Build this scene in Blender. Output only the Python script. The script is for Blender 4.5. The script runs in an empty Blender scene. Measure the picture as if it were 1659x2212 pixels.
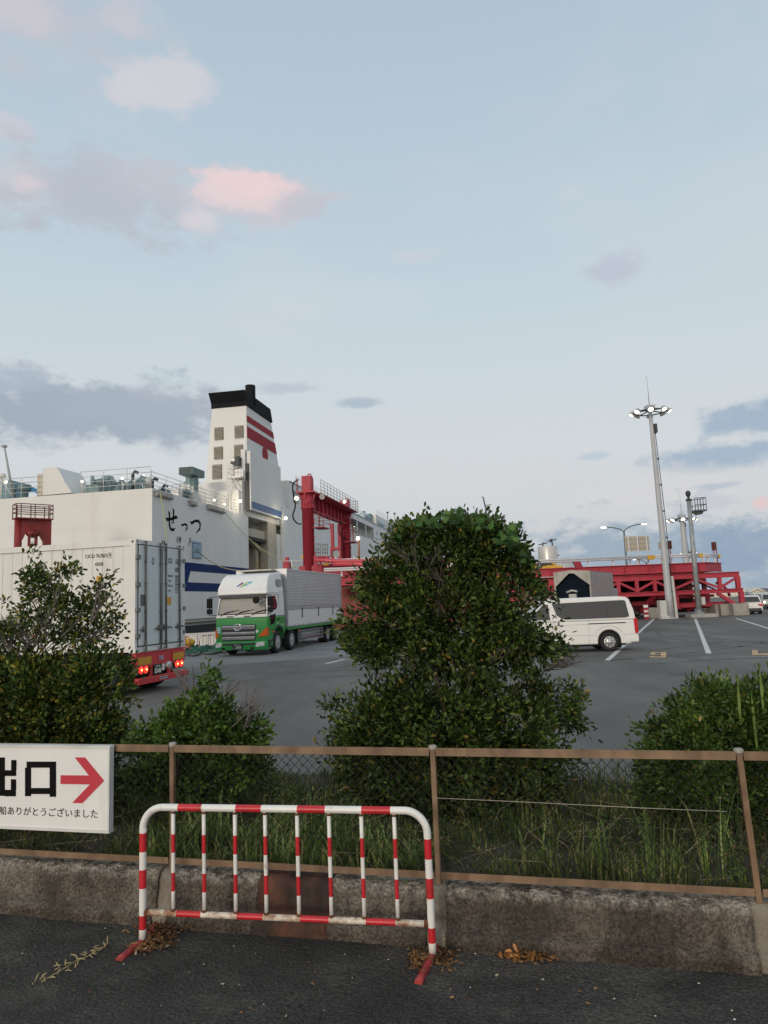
import bpy, bmesh, math, random
import numpy as np
from mathutils import Vector, Matrix, noise
random.seed(7); rng = np.random.default_rng(7)
PI = math.pi
sc = bpy.context.scene
COL = sc.collection

# ---------------------------------------------------------------- camera
EYE = Vector((0, 0, 2.11)); FPX = 1534.0
_th = math.atan(194/1534); _r = math.atan(.039)
CF = Vector((0, math.cos(_th), math.sin(_th)))
_R0 = Vector((1, 0, 0)); _U0 = Vector((0, -math.sin(_th), math.cos(_th)))
CR = math.cos(_r)*_R0 - math.sin(_r)*_U0
CU = math.sin(_r)*_R0 + math.cos(_r)*_U0
cam_d = bpy.data.cameras.new('camera'); cam = bpy.data.objects.new('camera', cam_d); COL.objects.link(cam)
cam_d.sensor_fit = 'HORIZONTAL'; cam_d.sensor_width = 25.96; cam_d.lens = 25.96*FPX/1659.0
cam_d.clip_start = .05; cam_d.clip_end = 5000
m = Matrix((CR, CU, -CF)).transposed().to_4x4(); m.translation = EYE
cam.matrix_world = m
sc.camera = cam

# planning helpers: the photo is surveyed at 1659 x 2212; a sight line meets the ground / a real plane
def ray(u, v): return CF*FPX + CR*(u-829.5) - CU*(v-1106)
def G(u, v, z=0):
    d = ray(u, v); return EYE + d*((z-EYE.z)/d.z)
def AT(u, v, Y):
    d = ray(u, v); return EYE + d*(Y/d.y)
class Fr:
    def __init__(s, loc, ang):
        s.o = Vector(loc); s.a = ang; c, n = math.cos(ang), math.sin(ang)
        s.ax = [Vector((c, n, 0)), Vector((-n, c, 0)), Vector((0, 0, 1))]
    def loc(s, p):
        q = Vector(p)-s.o; return Vector([q.dot(a) for a in s.ax])
    def on(s, u, v, axis, val):
        d = ray(u, v); n = s.ax[axis]
        t = (val + (s.o-EYE).dot(n))/d.dot(n); return s.loc(EYE+d*t)
    def world(s, p): return s.o + s.ax[0]*p[0] + s.ax[1]*p[1] + s.ax[2]*p[2]
c1 = lambda x, y: (.2604*x, 810+.2604*y)
c2 = lambda x, y: (378+.3255*x, 810+.3255*y)
c3 = lambda x, y: (.2604*x, 1134+.2604*y)
c4 = lambda x, y: (432+.2116*x, 1188+.2116*y)
c7 = lambda x, y: (1119+.3255*x, 810+.3255*y)
cR = lambda x, y: (1323+.2025*x, 1080+.2025*y)
cV = lambda x, y: (1134+.16275*x, 1161+.16275*y)
cG = lambda x, y: (648+.16275*x, 1026+.16275*y)
cL = lambda x, y: (.16275*x, 945+.16275*y)
cN = lambda x, y: (1242+.2513*x, 1323+.2513*y)
cQ = lambda x, y: (378+.0651*x, 1323+.0651*y)

# ---------------------------------------------------------------- sky and light
w = bpy.data.worlds.new('World'); sc.world = w; w.use_nodes = True
nt = w.node_tree; nt.nodes.clear()
SUN_AZ = math.atan2(-.42, -.9); SUN_EL = math.radians(11)
def nn(t, **k):
    n = nt.nodes.new(t)
    for a, b in k.items(): setattr(n, a, b)
    return n
def mth(op, a, b=None, c=None, clamp=False):
    n = nn('ShaderNodeMath', operation=op, use_clamp=clamp)
    for i, x in enumerate((a, b, c)):
        if x is None: continue
        if isinstance(x, (int, float)): n.inputs[i].default_value = x
        else: nt.links.new(x, n.inputs[i])
    return n.outputs[0]
def lin(c): return tuple(((x/255)/12.92 if x <= 10 else (((x/255)+.055)/1.055)**2.4) for x in c)
def mixc(f, a, b):
    n = nn('ShaderNodeMix', data_type='RGBA')
    for s, x in ((0, f), (6, a), (7, b)):
        if isinstance(x, (int, float)): n.inputs[s].default_value = x
        elif isinstance(x, tuple): n.inputs[s].default_value = lin(x)+(1,)
        else: nt.links.new(x, n.inputs[s])
    return n.outputs[2]
tc = nn('ShaderNodeTexCoord')
sep = nn('ShaderNodeSeparateXYZ'); nt.links.new(tc.outputs['Generated'], sep.inputs[0])
X, Y, Z = sep.outputs
az = mth('ARCTAN2', X, Y); el = mth('ARCSINE', Z)
ramp = nn('ShaderNodeValToRGB'); nt.links.new(mth('MULTIPLY', mth('MAXIMUM', el, 0), 1.25), ramp.inputs[0])
cr = ramp.color_ramp
stops = [(0, (184, 190, 198)), (.12, (198, 201, 204)), (.25, (203, 208, 211)), (.40, (197, 208, 214)), (.62, (185, 201, 212)), (.95, (170, 189, 203))]
while len(cr.elements) < len(stops): cr.elements.new(.5)
for e, (p, c) in zip(cr.elements, stops): e.position = p; e.color = lin(c)+(1,)
def noise_tex(scale, detail, vec=None, rough=.55, zs=2.2):
    mp = nn('ShaderNodeMapping'); mp.inputs['Scale'].default_value = (1, 1, zs)
    nt.links.new(tc.outputs['Generated'], mp.inputs[0])
    n = nn('ShaderNodeTexNoise'); n.inputs['Scale'].default_value = scale; n.inputs['Detail'].default_value = detail
    n.inputs['Roughness'].default_value = rough; nt.links.new(mp.outputs[0], n.inputs['Vector']); return n.outputs['Fac']
n1 = noise_tex(8, 8, rough=.6, zs=2.6); n2 = noise_tex(27, 8, rough=.62, zs=1.6); n3 = noise_tex(3.2, 4)
nz = mth('ADD', mth('MULTIPLY', mth('SUBTRACT', n1, .5), 2.0), mth('MULTIPLY', mth('SUBTRACT', n2, .5), 1.5))
colr = ramp.outputs[0]
# thin high cloud veil over the whole sky
colr = mixc(mth('MULTIPLY', mth('SUBTRACT', n3, .45, clamp=True), 1.6, clamp=True), colr, (203, 207, 212))
CL = [ # u, v, ru, rv, colour, density, softness
 (90, 50, 330, 110, (188, 189, 199), .6, .9), (260, 20, 110, 60, (204, 196, 204), .5, .8), (60, 30, 110, 50, (208, 198, 202), .5, .8), (340, 180, 135, 62, (205, 204, 210), .85, .5), (280, 195, 90, 34, (204, 203, 210), .6, .6), (55, 395, 130, 62, (205, 202, 207), .85, .5), (20, 275, 60, 28, (206, 198, 206), .5, .7),
 (230, 430, 380, 92, (180, 186, 197), .9, .5), (330, 400, 130, 60, (190, 190, 199), .7, .6), (540, 432, 215, 66, (196, 195, 202), .9, .4), (480, 415, 110, 40, (214, 203, 208), .8, .9), (525, 415, 160, 48, (222, 205, 207), .9, .4), (550, 398, 110, 30, (232, 206, 206), .65, .7), (660, 448, 90, 34, (190, 190, 199), .8, .5),
 (60, 395, 60, 26, (218, 206, 208), .6, .8), (430, 475, 75, 36, (213, 206, 211), .8, .6),
 (120, 890, 420, 92, (156, 167, 181), .95, .5), (330, 875, 230, 70, (163, 173, 185), .85, .6), (10, 820, 110, 30, (170, 182, 196), .6, .6),
 (620, 840, 90, 20, (178, 186, 197), .7, .7), (780, 872, 75, 14, (164, 178, 192), .8, .7), (900, 555, 75, 20, (199, 202, 210), .6, .8), (1232, 415, 45, 24, (196, 203, 212), .7, .8),
 (1338, 584, 80, 36, (184, 190, 203), .85, .6), (1640, 905, 165, 55, (156, 173, 191), .95, .5), (1585, 978, 185, 42, (157, 174, 192), .95, .5), (1280, 985, 60, 12, (170, 186, 202), .6, .7),
 (1000, 1040, 330, 70, (206, 204, 207), .6, .8), (1450, 1060, 260, 60, (208, 205, 207), .6, .8), (1400, 1235, 520, 135, (147, 164, 181), .95, .4), (1620, 1190, 160, 70, (136, 157, 182), .7, .5), (1080, 1235, 200, 60, (166, 180, 196), .7, .6),
 (1645, 1085, 26, 22, (222, 190, 192), .8, .7), (1560, 1048, 55, 10, (160, 175, 192), .6, .7), (1540, 1085, 60, 22, (190, 193, 202), .8, .7), (700, 640, 400, 60, (198, 208, 216), .4, 1)]
for (u, v, ru, rv, c, den, soft) in CL:
    d = ray(u, v).normalized(); a0 = math.atan2(d.x, d.y); e0 = math.asin(d.z)
    kx = ru/FPX*.93; ky = rv/FPX*.93
    dx = mth('DIVIDE', mth('SUBTRACT', az, a0), kx); dy = mth('DIVIDE', mth('SUBTRACT', el, e0), ky)
    q = mth('SQRT', mth('ADD', mth('MULTIPLY', dx, dx), mth('MULTIPLY', dy, dy)))
    q = mth('ADD', q, nz)
    mr = nn('ShaderNodeMapRange', interpolation_type='SMOOTHSTEP')
    nt.links.new(q, mr.inputs['Value'])
    mr.inputs['From Min'].default_value = 1.05; mr.inputs['From Max'].default_value = 1.05-.42-.48*soft
    mr.inputs['To Min'].default_value = 0; mr.inputs['To Max'].default_value = den
    colr = mixc(mr.outputs[0], colr, c)
# warm after-glow low in the sky round the setting sun, behind the viewer
dot = nn('ShaderNodeVectorMath', operation='DOT_PRODUCT'); nt.links.new(tc.outputs['Generated'], dot.inputs[0])
dot.inputs[1].default_value = (math.sin(SUN_AZ)*math.cos(SUN_EL), math.cos(SUN_AZ)*math.cos(SUN_EL), math.sin(SUN_EL))
glow = mth('POWER', mth('MAXIMUM', dot.outputs['Value'], 0), 3)
gl = nn('ShaderNodeMix', data_type='RGBA', blend_type='ADD'); nt.links.new(glow, gl.inputs[0]); nt.links.new(colr, gl.inputs[6]); gl.inputs[7].default_value = (.62, .44, .27, 1)
bg = nn('ShaderNodeBackground'); nt.links.new(gl.outputs[2], bg.inputs[0]); bg.inputs[1].default_value = 1.0
sky = nn('ShaderNodeTexSky', sky_type='NISHITA', sun_disc=False, sun_elevation=SUN_EL, sun_rotation=SUN_AZ, dust_density=2.0)
bg2 = nn('ShaderNodeBackground'); nt.links.new(sky.outputs[0], bg2.inputs[0]); bg2.inputs[1].default_value = .1
ms = nn('ShaderNodeMixShader'); ms.inputs[0].default_value = .05
nt.links.new(bg.outputs[0], ms.inputs[1]); nt.links.new(bg2.outputs[0], ms.inputs[2])
out = nn('ShaderNodeOutputWorld'); nt.links.new(ms.outputs[0], out.inputs[0])
sl = bpy.data.lights.new('sun', 'SUN'); sl.energy = 1.05; sl.angle = math.radians(14); sl.color = (1, .88, .73)
so = bpy.data.objects.new('sun', sl); COL.objects.link(so)
so.rotation_euler = Vector((math.sin(SUN_AZ)*math.cos(SUN_EL), math.cos(SUN_AZ)*math.cos(SUN_EL), math.sin(SUN_EL))).to_track_quat('Z', 'Y').to_euler()
sc.view_settings.view_transform = 'Standard'; sc.view_settings.look = 'None'; sc.view_settings.exposure = .14; sc.view_settings.gamma = 1

# ---------------------------------------------------------------- materials
MATS = {}
def mat(name, col, rough=.6, metal=0, var=.12, scale=3, bump=0, bscale=30, dirt=None, dscale=(6, 6, .7), dlo=.52, dhi=.75, emit=0, spec=.5, damp=.7):
    if name in MATS: return MATS[name]
    M = bpy.data.materials.new(name); M.use_nodes = True; MATS[name] = M
    t = M.node_tree; N = t.nodes; L = t.links; b = N['Principled BSDF']
    b.inputs['Roughness'].default_value = rough; b.inputs['Metallic'].default_value = metal; b.inputs['Specular IOR Level'].default_value = spec
    if emit:
        b.inputs['Emission Color'].default_value = col+(1,); b.inputs['Emission Strength'].default_value = emit
    c = N.new('ShaderNodeTexCoord'); n = N.new('ShaderNodeTexNoise'); n.inputs['Scale'].default_value = scale; n.inputs['Detail'].default_value = 6
    L.new(c.outputs['Object'], n.inputs['Vector'])
    r = N.new('ShaderNodeMapRange'); L.new(n.outputs['Fac'], r.inputs[0]); r.inputs[1].default_value = .3; r.inputs[2].default_value = .7
    r.inputs[3].default_value = 1-var; r.inputs[4].default_value = 1+var
    mx = N.new('ShaderNodeVectorMath'); mx.operation = 'SCALE'; mx.inputs[0].default_value = col; L.new(r.outputs[0], mx.inputs['Scale'])
    o = mx.outputs[0]
    if dirt:
        mp = N.new('ShaderNodeMapping'); mp.inputs['Scale'].default_value = dscale; L.new(c.outputs['Object'], mp.inputs[0])
        n2 = N.new('ShaderNodeTexNoise'); n2.inputs['Scale'].default_value = 1; n2.inputs['Detail'].default_value = 8; n2.inputs['Roughness'].default_value = .65; L.new(mp.outputs[0], n2.inputs['Vector'])
        r2 = N.new('ShaderNodeMapRange'); L.new(n2.outputs['Fac'], r2.inputs[0]); r2.inputs[1].default_value = dlo; r2.inputs[2].default_value = dhi; r2.inputs[4].default_value = damp
        m2 = N.new('ShaderNodeMix'); m2.data_type = 'RGBA'; L.new(r2.outputs[0], m2.inputs[0]); L.new(o, m2.inputs[6]); m2.inputs[7].default_value = dirt+(1,); o = m2.outputs[2]
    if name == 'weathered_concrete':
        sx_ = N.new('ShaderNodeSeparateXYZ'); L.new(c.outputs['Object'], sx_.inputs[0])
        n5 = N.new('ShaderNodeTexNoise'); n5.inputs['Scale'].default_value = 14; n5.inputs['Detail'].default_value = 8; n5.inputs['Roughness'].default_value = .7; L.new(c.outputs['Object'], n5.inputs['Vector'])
        for (z0_, z1_, amt, col_, lo_, hi_) in ((.265, .325, .85, (.36, .32, .27), .42, .6), (.125, .06, .7, (.035, .028, .022), .3, .6)):  # paler towards the top edge, darker towards the foot, broken up by noise
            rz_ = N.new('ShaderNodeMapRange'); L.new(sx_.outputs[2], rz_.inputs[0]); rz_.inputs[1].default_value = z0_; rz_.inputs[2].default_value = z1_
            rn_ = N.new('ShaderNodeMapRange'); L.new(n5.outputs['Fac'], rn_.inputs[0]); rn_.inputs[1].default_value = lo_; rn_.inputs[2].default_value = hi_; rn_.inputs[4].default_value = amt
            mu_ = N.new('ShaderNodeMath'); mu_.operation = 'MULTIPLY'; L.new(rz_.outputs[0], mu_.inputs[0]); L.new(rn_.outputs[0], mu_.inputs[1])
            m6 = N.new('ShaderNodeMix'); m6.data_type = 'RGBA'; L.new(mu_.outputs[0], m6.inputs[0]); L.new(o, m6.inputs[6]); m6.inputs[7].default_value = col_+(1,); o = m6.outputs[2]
    if name.startswith('ship_white'):
        sx_ = N.new('ShaderNodeSeparateXYZ'); L.new(c.outputs['Object'], sx_.inputs[0]); ad = N.new('ShaderNodeMath'); L.new(sx_.outputs[0], ad.inputs[0]); L.new(sx_.outputs[1], ad.inputs[1])
        cb = N.new('ShaderNodeCombineXYZ'); L.new(ad.outputs[0], cb.inputs[0]); L.new(sx_.outputs[2], cb.inputs[1]); bk = N.new('ShaderNodeTexBrick'); L.new(cb.outputs[0], bk.inputs[0])
        bk.inputs['Scale'].default_value = 1; bk.inputs['Brick Width'].default_value = 7.5; bk.inputs['Row Height'].default_value = 2.3; bk.inputs['Mortar Size'].default_value = .035; bk.inputs['Mortar Smooth'].default_value = .6
        bk.inputs['Color1'].default_value = (1, 1, 1, 1); bk.inputs['Color2'].default_value = (.955, .955, .95, 1); bk.inputs['Mortar'].default_value = (.92, .915, .9, 1)
        ml = N.new('ShaderNodeVectorMath'); ml.operation = 'MULTIPLY'; L.new(o, ml.inputs[0]); L.new(bk.outputs[0], ml.inputs[1]); o = ml.outputs[0]
    L.new(o, b.inputs['Base Color'])
    if bump:
        n3 = N.new('ShaderNodeTexNoise'); n3.inputs['Scale'].default_value = bscale; n3.inputs['Detail'].default_value = 5; L.new(c.outputs['Object'], n3.inputs['Vector'])
        bp = N.new('ShaderNodeBump'); bp.inputs['Strength'].default_value = min(1, bump); bp.inputs['Distance'].default_value = .02*bump; L.new(n3.outputs['Fac'], bp.inputs['Height']); L.new(bp.outputs[0], b.inputs['Normal'])
    return M
def leafmat(name, cols, rough=.42, trans=.25):
    M = bpy.data.materials.new(name); M.use_nodes = True; t = M.node_tree; N = t.nodes; L = t.links; b = N['Principled BSDF']
    g = N.new('ShaderNodeNewGeometry'); rp = N.new('ShaderNodeValToRGB'); L.new(g.outputs['Random Per Island'], rp.inputs[0])
    e = rp.color_ramp.elements
    while len(e) < len(cols): e.new(.5)
    for k, (p, c) in zip(e, cols): k.position = p; k.color = c+(1,)
    tc_ = N.new('ShaderNodeTexCoord'); nz_ = N.new('ShaderNodeTexNoise'); nz_.inputs['Scale'].default_value = 4.5; nz_.inputs['Detail'].default_value = 2; L.new(tc_.outputs['Object'], nz_.inputs['Vector'])
    mr_ = N.new('ShaderNodeMapRange'); L.new(nz_.outputs['Fac'], mr_.inputs[0]); mr_.inputs[1].default_value = .34; mr_.inputs[2].default_value = .66; mr_.inputs[3].default_value = .42; mr_.inputs[4].default_value = 1.3
    sc_ = N.new('ShaderNodeVectorMath'); sc_.operation = 'SCALE'; L.new(rp.outputs[0], sc_.inputs[0]); L.new(mr_.outputs[0], sc_.inputs['Scale'])
    L.new(sc_.outputs[0], b.inputs['Base Color']); b.inputs['Roughness'].default_value = rough; b.inputs['Specular IOR Level'].default_value = .35
    tr = N.new('ShaderNodeBsdfTranslucent'); L.new(sc_.outputs[0], tr.inputs[0]); mx = N.new('ShaderNodeMixShader'); mx.inputs[0].default_value = trans
    L.new(b.outputs[0], mx.inputs[1]); L.new(tr.outputs[0], mx.inputs[2]); L.new(mx.outputs[0], N['Material Output'].inputs[0])
    return M
white = mat('white_paint', (.72, .71, .68), .35, var=.04, dirt=(.42, .38, .32), dscale=(5, 5, .8), dlo=.6, dhi=.85)
black = mat('black_rubber', (.014, .014, .015), .85, var=.2, spec=.2)
dark = mat('dark_metal', (.035, .036, .04), .55, var=.2)
glass = mat('tinted_glass', (.02, .022, .025), .06, var=.1, spec=.8)
steel = mat('galvanised_steel', (.42, .43, .44), .45, .3, var=.12, scale=8)
chrome = mat('chrome', (.75, .76, .78), .12, 1, var=.05)
ship_w = mat('ship_white_paint', (.69, .685, .665), .5, var=.035, scale=.35, dirt=(.48, .42, .34), dscale=(.5, .5, .07), dlo=.56, dhi=.82, damp=.45)
ship_blue = mat('ship_blue_paint', (.016, .035, .13), .8, var=.08, scale=.6, spec=.15)
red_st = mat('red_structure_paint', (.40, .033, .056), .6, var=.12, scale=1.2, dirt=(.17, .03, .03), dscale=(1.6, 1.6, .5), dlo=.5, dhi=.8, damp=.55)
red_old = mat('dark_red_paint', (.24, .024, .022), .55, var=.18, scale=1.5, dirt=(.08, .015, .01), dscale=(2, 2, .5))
deck_gr = mat('deck_machinery_grey_green', (.16, .24, .25), .5, var=.15, scale=2)
lamp_m = mat('lit_lamp', (1, .9, .68), .5, var=0, emit=7)
lamp_c = mat('lit_lamp_cool', (1, .98, .92), .5, var=0, emit=9)
concrete = mat('concrete', (.34, .33, .31), .85, var=.2, scale=2, bump=.4, bscale=25, dirt=(.13, .12, .10), dscale=(2.5, 2.5, 1), dlo=.48, dhi=.72)
yellow = mat('yellow_paint', (.62, .36, .03), .5, var=.1, scale=4)

# ---------------------------------------------------------------- mesh builder
class MB:
    def __init__(s): s.V = []; s.F = []; s.M = []; s.S = []; s.mi = 0; s.sm = False
    def add(s, vs, fs, mi=None, sm=None):
        o = len(s.V); s.V += [tuple(v) for v in vs]
        for f in fs: s.F.append([o+i for i in f]); s.M.append(s.mi if mi is None else mi); s.S.append(s.sm if sm is None else sm)
        return s
    def box(s, x0, x1, y0, y1, z0, z1, mi=None):
        v = [(x0, y0, z0), (x1, y0, z0), (x1, y1, z0), (x0, y1, z0), (x0, y0, z1), (x1, y0, z1), (x1, y1, z1), (x0, y1, z1)]
        return s.add(v, [(0, 3, 2, 1), (4, 5, 6, 7), (0, 1, 5, 4), (1, 2, 6, 5), (2, 3, 7, 6), (3, 0, 4, 7)], mi, False)
    def bar(s, a, b, w, h=None, mi=None, up=(0, 0, 1)):
        a = Vector(a); b = Vector(b); h = w if h is None else h; d = (b-a).normalized(); up = Vector(up)
        if abs(d.dot(up)) > .98: up = Vector((0, 1, 0))
        sx = d.cross(up).normalized()*w/2; sz = sx.cross(d).normalized()*h/2
        v = [p+i*sx+j*sz for p in (a, b) for i, j in ((-1, -1), (1, -1), (1, 1), (-1, 1))]
        return s.add(v, [(0, 1, 2, 3), (7, 6, 5, 4), (0, 4, 5, 1), (1, 5, 6, 2), (2, 6, 7, 3), (3, 7, 4, 0)], mi, False)
    def tube(s, pts, r, n=8, mi=None, cap=True, mis=None):
        pts = [Vector(p) for p in pts]; k = len(pts); rs = r if isinstance(r, (list, tuple)) else [r]*k
        d0 = (pts[1]-pts[0]).normalized(); up = Vector((0, 0, 1)) if abs(d0.z) < .9 else Vector((1, 0, 0))
        nx = d0.cross(up).normalized(); vs = []
        for i in range(k):
            d = (pts[min(i+1, k-1)]-pts[max(i-1, 0)]).normalized()
            nx = (nx-d*nx.dot(d)).normalized(); ny = d.cross(nx)
            for j in range(n):
                a = 2*PI*j/n; vs.append(pts[i]+(nx*math.cos(a)+ny*math.sin(a))*rs[i])
        o = len(s.V); s.V += [tuple(v) for v in vs]
        for i in range(k-1):
            for j in range(n):
                s.F.append([o+i*n+j, o+i*n+(j+1) % n, o+(i+1)*n+(j+1) % n, o+(i+1)*n+j]); s.M.append(mis[i] if mis else (s.mi if mi is None else mi)); s.S.append(True)
        if cap:
            s.F.append([o+j for j in range(n)][::-1]); s.F.append([o+(k-1)*n+j for j in range(n)])
            s.M += [mis[0] if mis else (s.mi if mi is None else mi), mis[-1] if mis else (s.mi if mi is None else mi)]; s.S += [False, False]
        return s
    def prism(s, poly, fn, t0, t1, mi=None, mcap=None):
        """poly: 2D points; fn(a,b,t)->3D"""
        n = len(poly); v = [fn(a, b, t0) for a, b in poly]+[fn(a, b, t1) for a, b in poly]
        s.add(v, [list(range(n))[::-1], list(range(n, 2*n))], mcap if mcap is not None else mi, False); o = len(s.V)-2*n
        for i in range(n):
            s.F.append([o+i, o+(i+1) % n, o+n+(i+1) % n, o+n+i]); s.M.append(s.mi if mi is None else mi); s.S.append(False)
        return s
    def lathe(s, prof, o, ax, n=24, mi=None):
        """prof: (r,t) along axis ax from o"""
        o = Vector(o); ax = Vector(ax).normalized(); up = Vector((0, 0, 1)) if abs(ax.z) < .9 else Vector((1, 0, 0))
        a1 = ax.cross(up).normalized(); a2 = ax.cross(a1); vs = []
        for r, t in prof:
            for j in range(n):
                a = 2*PI*j/n; vs.append(o+ax*t+(a1*math.cos(a)+a2*math.sin(a))*r)
        k = len(prof); fs = [[i*n+j, i*n+(j+1) % n, (i+1)*n+(j+1) % n, (i+1)*n+j] for i in range(k-1) for j in range(n)]
        s.add(vs, fs, mi, True); s.add([], [])
        b = len(s.V)-len(vs)
        s.F.append([b+j for j in range(n)]); s.M.append(s.mi if mi is None else mi); s.S.append(False)
        s.F.append([b+(k-1)*n+j for j in range(n)]); s.M.append(s.mi if mi is None else mi); s.S.append(False)
        return s
    def text(s, body, fn, x0, x1, z0, z1, t=.003, mi=None, bold=0, keep=False):
        c = bpy.data.curves.new('t', 'FONT'); c.body = body; c.extrude = .5; c.offset = bold; c.resolution_u = 3
        o = bpy.data.objects.new('t', c); COL.objects.link(o); dg = bpy.context.evaluated_depsgraph_get()
        me = bpy.data.meshes.new_from_object(o.evaluated_get(dg)); V = [v.co.copy() for v in me.vertices]; P = [list(p.vertices) for p in me.polygons]
        bpy.data.objects.remove(o); bpy.data.meshes.remove(me); bpy.data.curves.remove(c)
        if not V: return s
        a0 = min(v.x for v in V); a1 = max(v.x for v in V); b0 = min(v.y for v in V); b1 = max(v.y for v in V)
        return s.add([fn(x0+(v.x-a0)/(a1-a0)*(x1-x0), z0+(v.y-b0)/(b1-b0)*(z1-z0), (v.z+.5)*t) for v in V], P, mi, False)
    def build(s, name, mats, parent=None, bevel=0, loc=None, seg=2):
        me = bpy.data.meshes.new(name); me.from_pydata(s.V, [], s.F)
        if not isinstance(mats, (list, tuple)): mats = [mats]
        for m_ in mats: me.materials.append(m_)
        me.polygons.foreach_set('material_index', s.M); me.polygons.foreach_set('use_smooth', s.S); me.update()
        o = bpy.data.objects.new(name, me); COL.objects.link(o)
        if parent: o.parent = parent
        if loc is not None: o.location = loc
        bm = bmesh.new(); bm.from_mesh(me); bmesh.ops.recalc_face_normals(bm, faces=bm.faces); bm.to_mesh(me); bm.free()
        if bevel:
            b = o.modifiers.new('b', 'BEVEL'); b.width = bevel; b.segments = seg; b.limit_method = 'ANGLE'; b.angle_limit = math.radians(35); b.harden_normals = False
            me.polygons.foreach_set('use_smooth', [True]*len(me.polygons))
            wn = o.modifiers.new('w', 'WEIGHTED_NORMAL'); wn.keep_sharp = True
        return o
def tag(o, label=None, cat=None, group=None, kind=None):
    for k, v in (('label', label), ('category', cat), ('group', group), ('kind', kind)):
        if v: o[k] = v
    return o
def thing(name, label, cat, fr, group=None):
    o = bpy.data.objects.new(name, None); COL.objects.link(o); o.location = fr.o; o.rotation_euler = (0, 0, fr.a); o.empty_display_size = .2
    return tag(o, label, cat, group)
def copy_tree(o, parent=None):
    c = o.copy(); COL.objects.link(c); c.parent = parent
    for ch in [x for x in bpy.data.objects if x.parent == o]: copy_tree(ch, c)
    return c
def stroke(mb, pts, fn, t=.02, mi=None):
    """brush stroke: pts (x,y,w)"""
    P = [Vector((p[0], p[1])) for p in pts]; Lf = []; Rt = []
    for i, p in enumerate(P):
        d = (P[min(i+1, len(P)-1)]-P[max(i-1, 0)]).normalized(); n = Vector((-d.y, d.x))*pts[i][2]/2
        Lf.append(p+n); Rt.append(p-n)
    for i in range(len(P)-1):
        q = [Lf[i], Lf[i+1], Rt[i+1], Rt[i]]
        mb.add([fn(a.x, a.y, t) for a in q]+[fn(a.x, a.y, 0) for a in q], [(0, 1, 2, 3), (4, 7, 6, 5), (0, 4, 5, 1), (1, 5, 6, 2), (2, 6, 7, 3), (3, 7, 4, 0)], mi, False)
GRID = math.radians(-13.9)
# ---------------------------------------------------------------- setting
SHIP = Fr(AT(328, 1319, 60).to_3d(), -math.atan2(288.2, 1546)); SHIP.o.z = 0
asph = mat('lot_asphalt', (.168, .16, .15), .8, var=.14, scale=.25, bump=.5, bscale=60, dirt=(.12, .115, .108), dscale=(.5, .16, 1), dlo=.4, dhi=.6, damp=1, spec=.2)
def grain(M, scale, lo, hi, vlo, vhi):
    t = M.node_tree; b = t.nodes['Principled BSDF']; src = b.inputs['Base Color'].links[0].from_socket
    c = t.nodes.new('ShaderNodeTexCoord'); n = t.nodes.new('ShaderNodeTexNoise'); n.inputs['Scale'].default_value = scale; n.inputs['Detail'].default_value = 3
    t.links.new(c.outputs['Object'], n.inputs['Vector']); r = t.nodes.new('ShaderNodeMapRange'); t.links.new(n.outputs['Fac'], r.inputs[0])
    for i, x in zip((1, 2, 3, 4), (lo, hi, vlo, vhi)): r.inputs[i].default_value = x
    s = t.nodes.new('ShaderNodeVectorMath'); s.operation = 'SCALE'; t.links.new(src, s.inputs[0]); t.links.new(r.outputs[0], s.inputs['Scale']); t.links.new(s.outputs[0], b.inputs['Base Color'])
grain(asph, 45, .35, .68, .72, 1.3)
mb = MB(); W_ = SHIP.world
p = [W_((1.6, -4, 0)), W_((1.6, 1500, 0)), W_((2500, 1500, 0)), W_((2500, -900, 0)), W_((-1500, -900, 0)), W_((-1500, -4, 0))]
mb.add([(q.x, q.y, 0) for q in p]+[(q.x, q.y, -3.2) for q in p[:2]]+[(p[5].x, p[5].y, -3.2)], [(0, 1, 2, 3, 4, 5), (0, 6, 7, 1), (5, 8, 6, 0)])
tag(mb.build('ground', asph), kind='structure')
mb = MB(); mb.add([(-2500, -1500, -2.6), (2500, -1500, -2.6), (2500, 2500, -2.6), (-2500, 2500, -2.6)], [(0, 1, 2, 3)])
tag(mb.build('water', mat('sea_water', (.03, .05, .06), .12, bump=1, bscale=1.5)), kind='structure')
# concrete apron beside the quay
mb = MB(); q = [W_((2.2, -3.6, .004)), W_((2.2, 260, .004)), W_((14, 260, .004))]
mb.add([q[0], q[1], q[2], G(1000, 1400, .004), G(745, 1418, .004), G(405, 1441, .004), G(-700, 1500, .004), W_((-120, -3.6, .004))], [(0, 1, 2, 3, 4, 5, 6, 7)])
tag(mb.build('quay_apron', mat('apron_concrete', (.21, .212, .21), .85, var=.1, scale=.3, bump=.3, bscale=30, dirt=(.13, .13, .13), dscale=(.4, .4, 1))), kind='structure')
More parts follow.
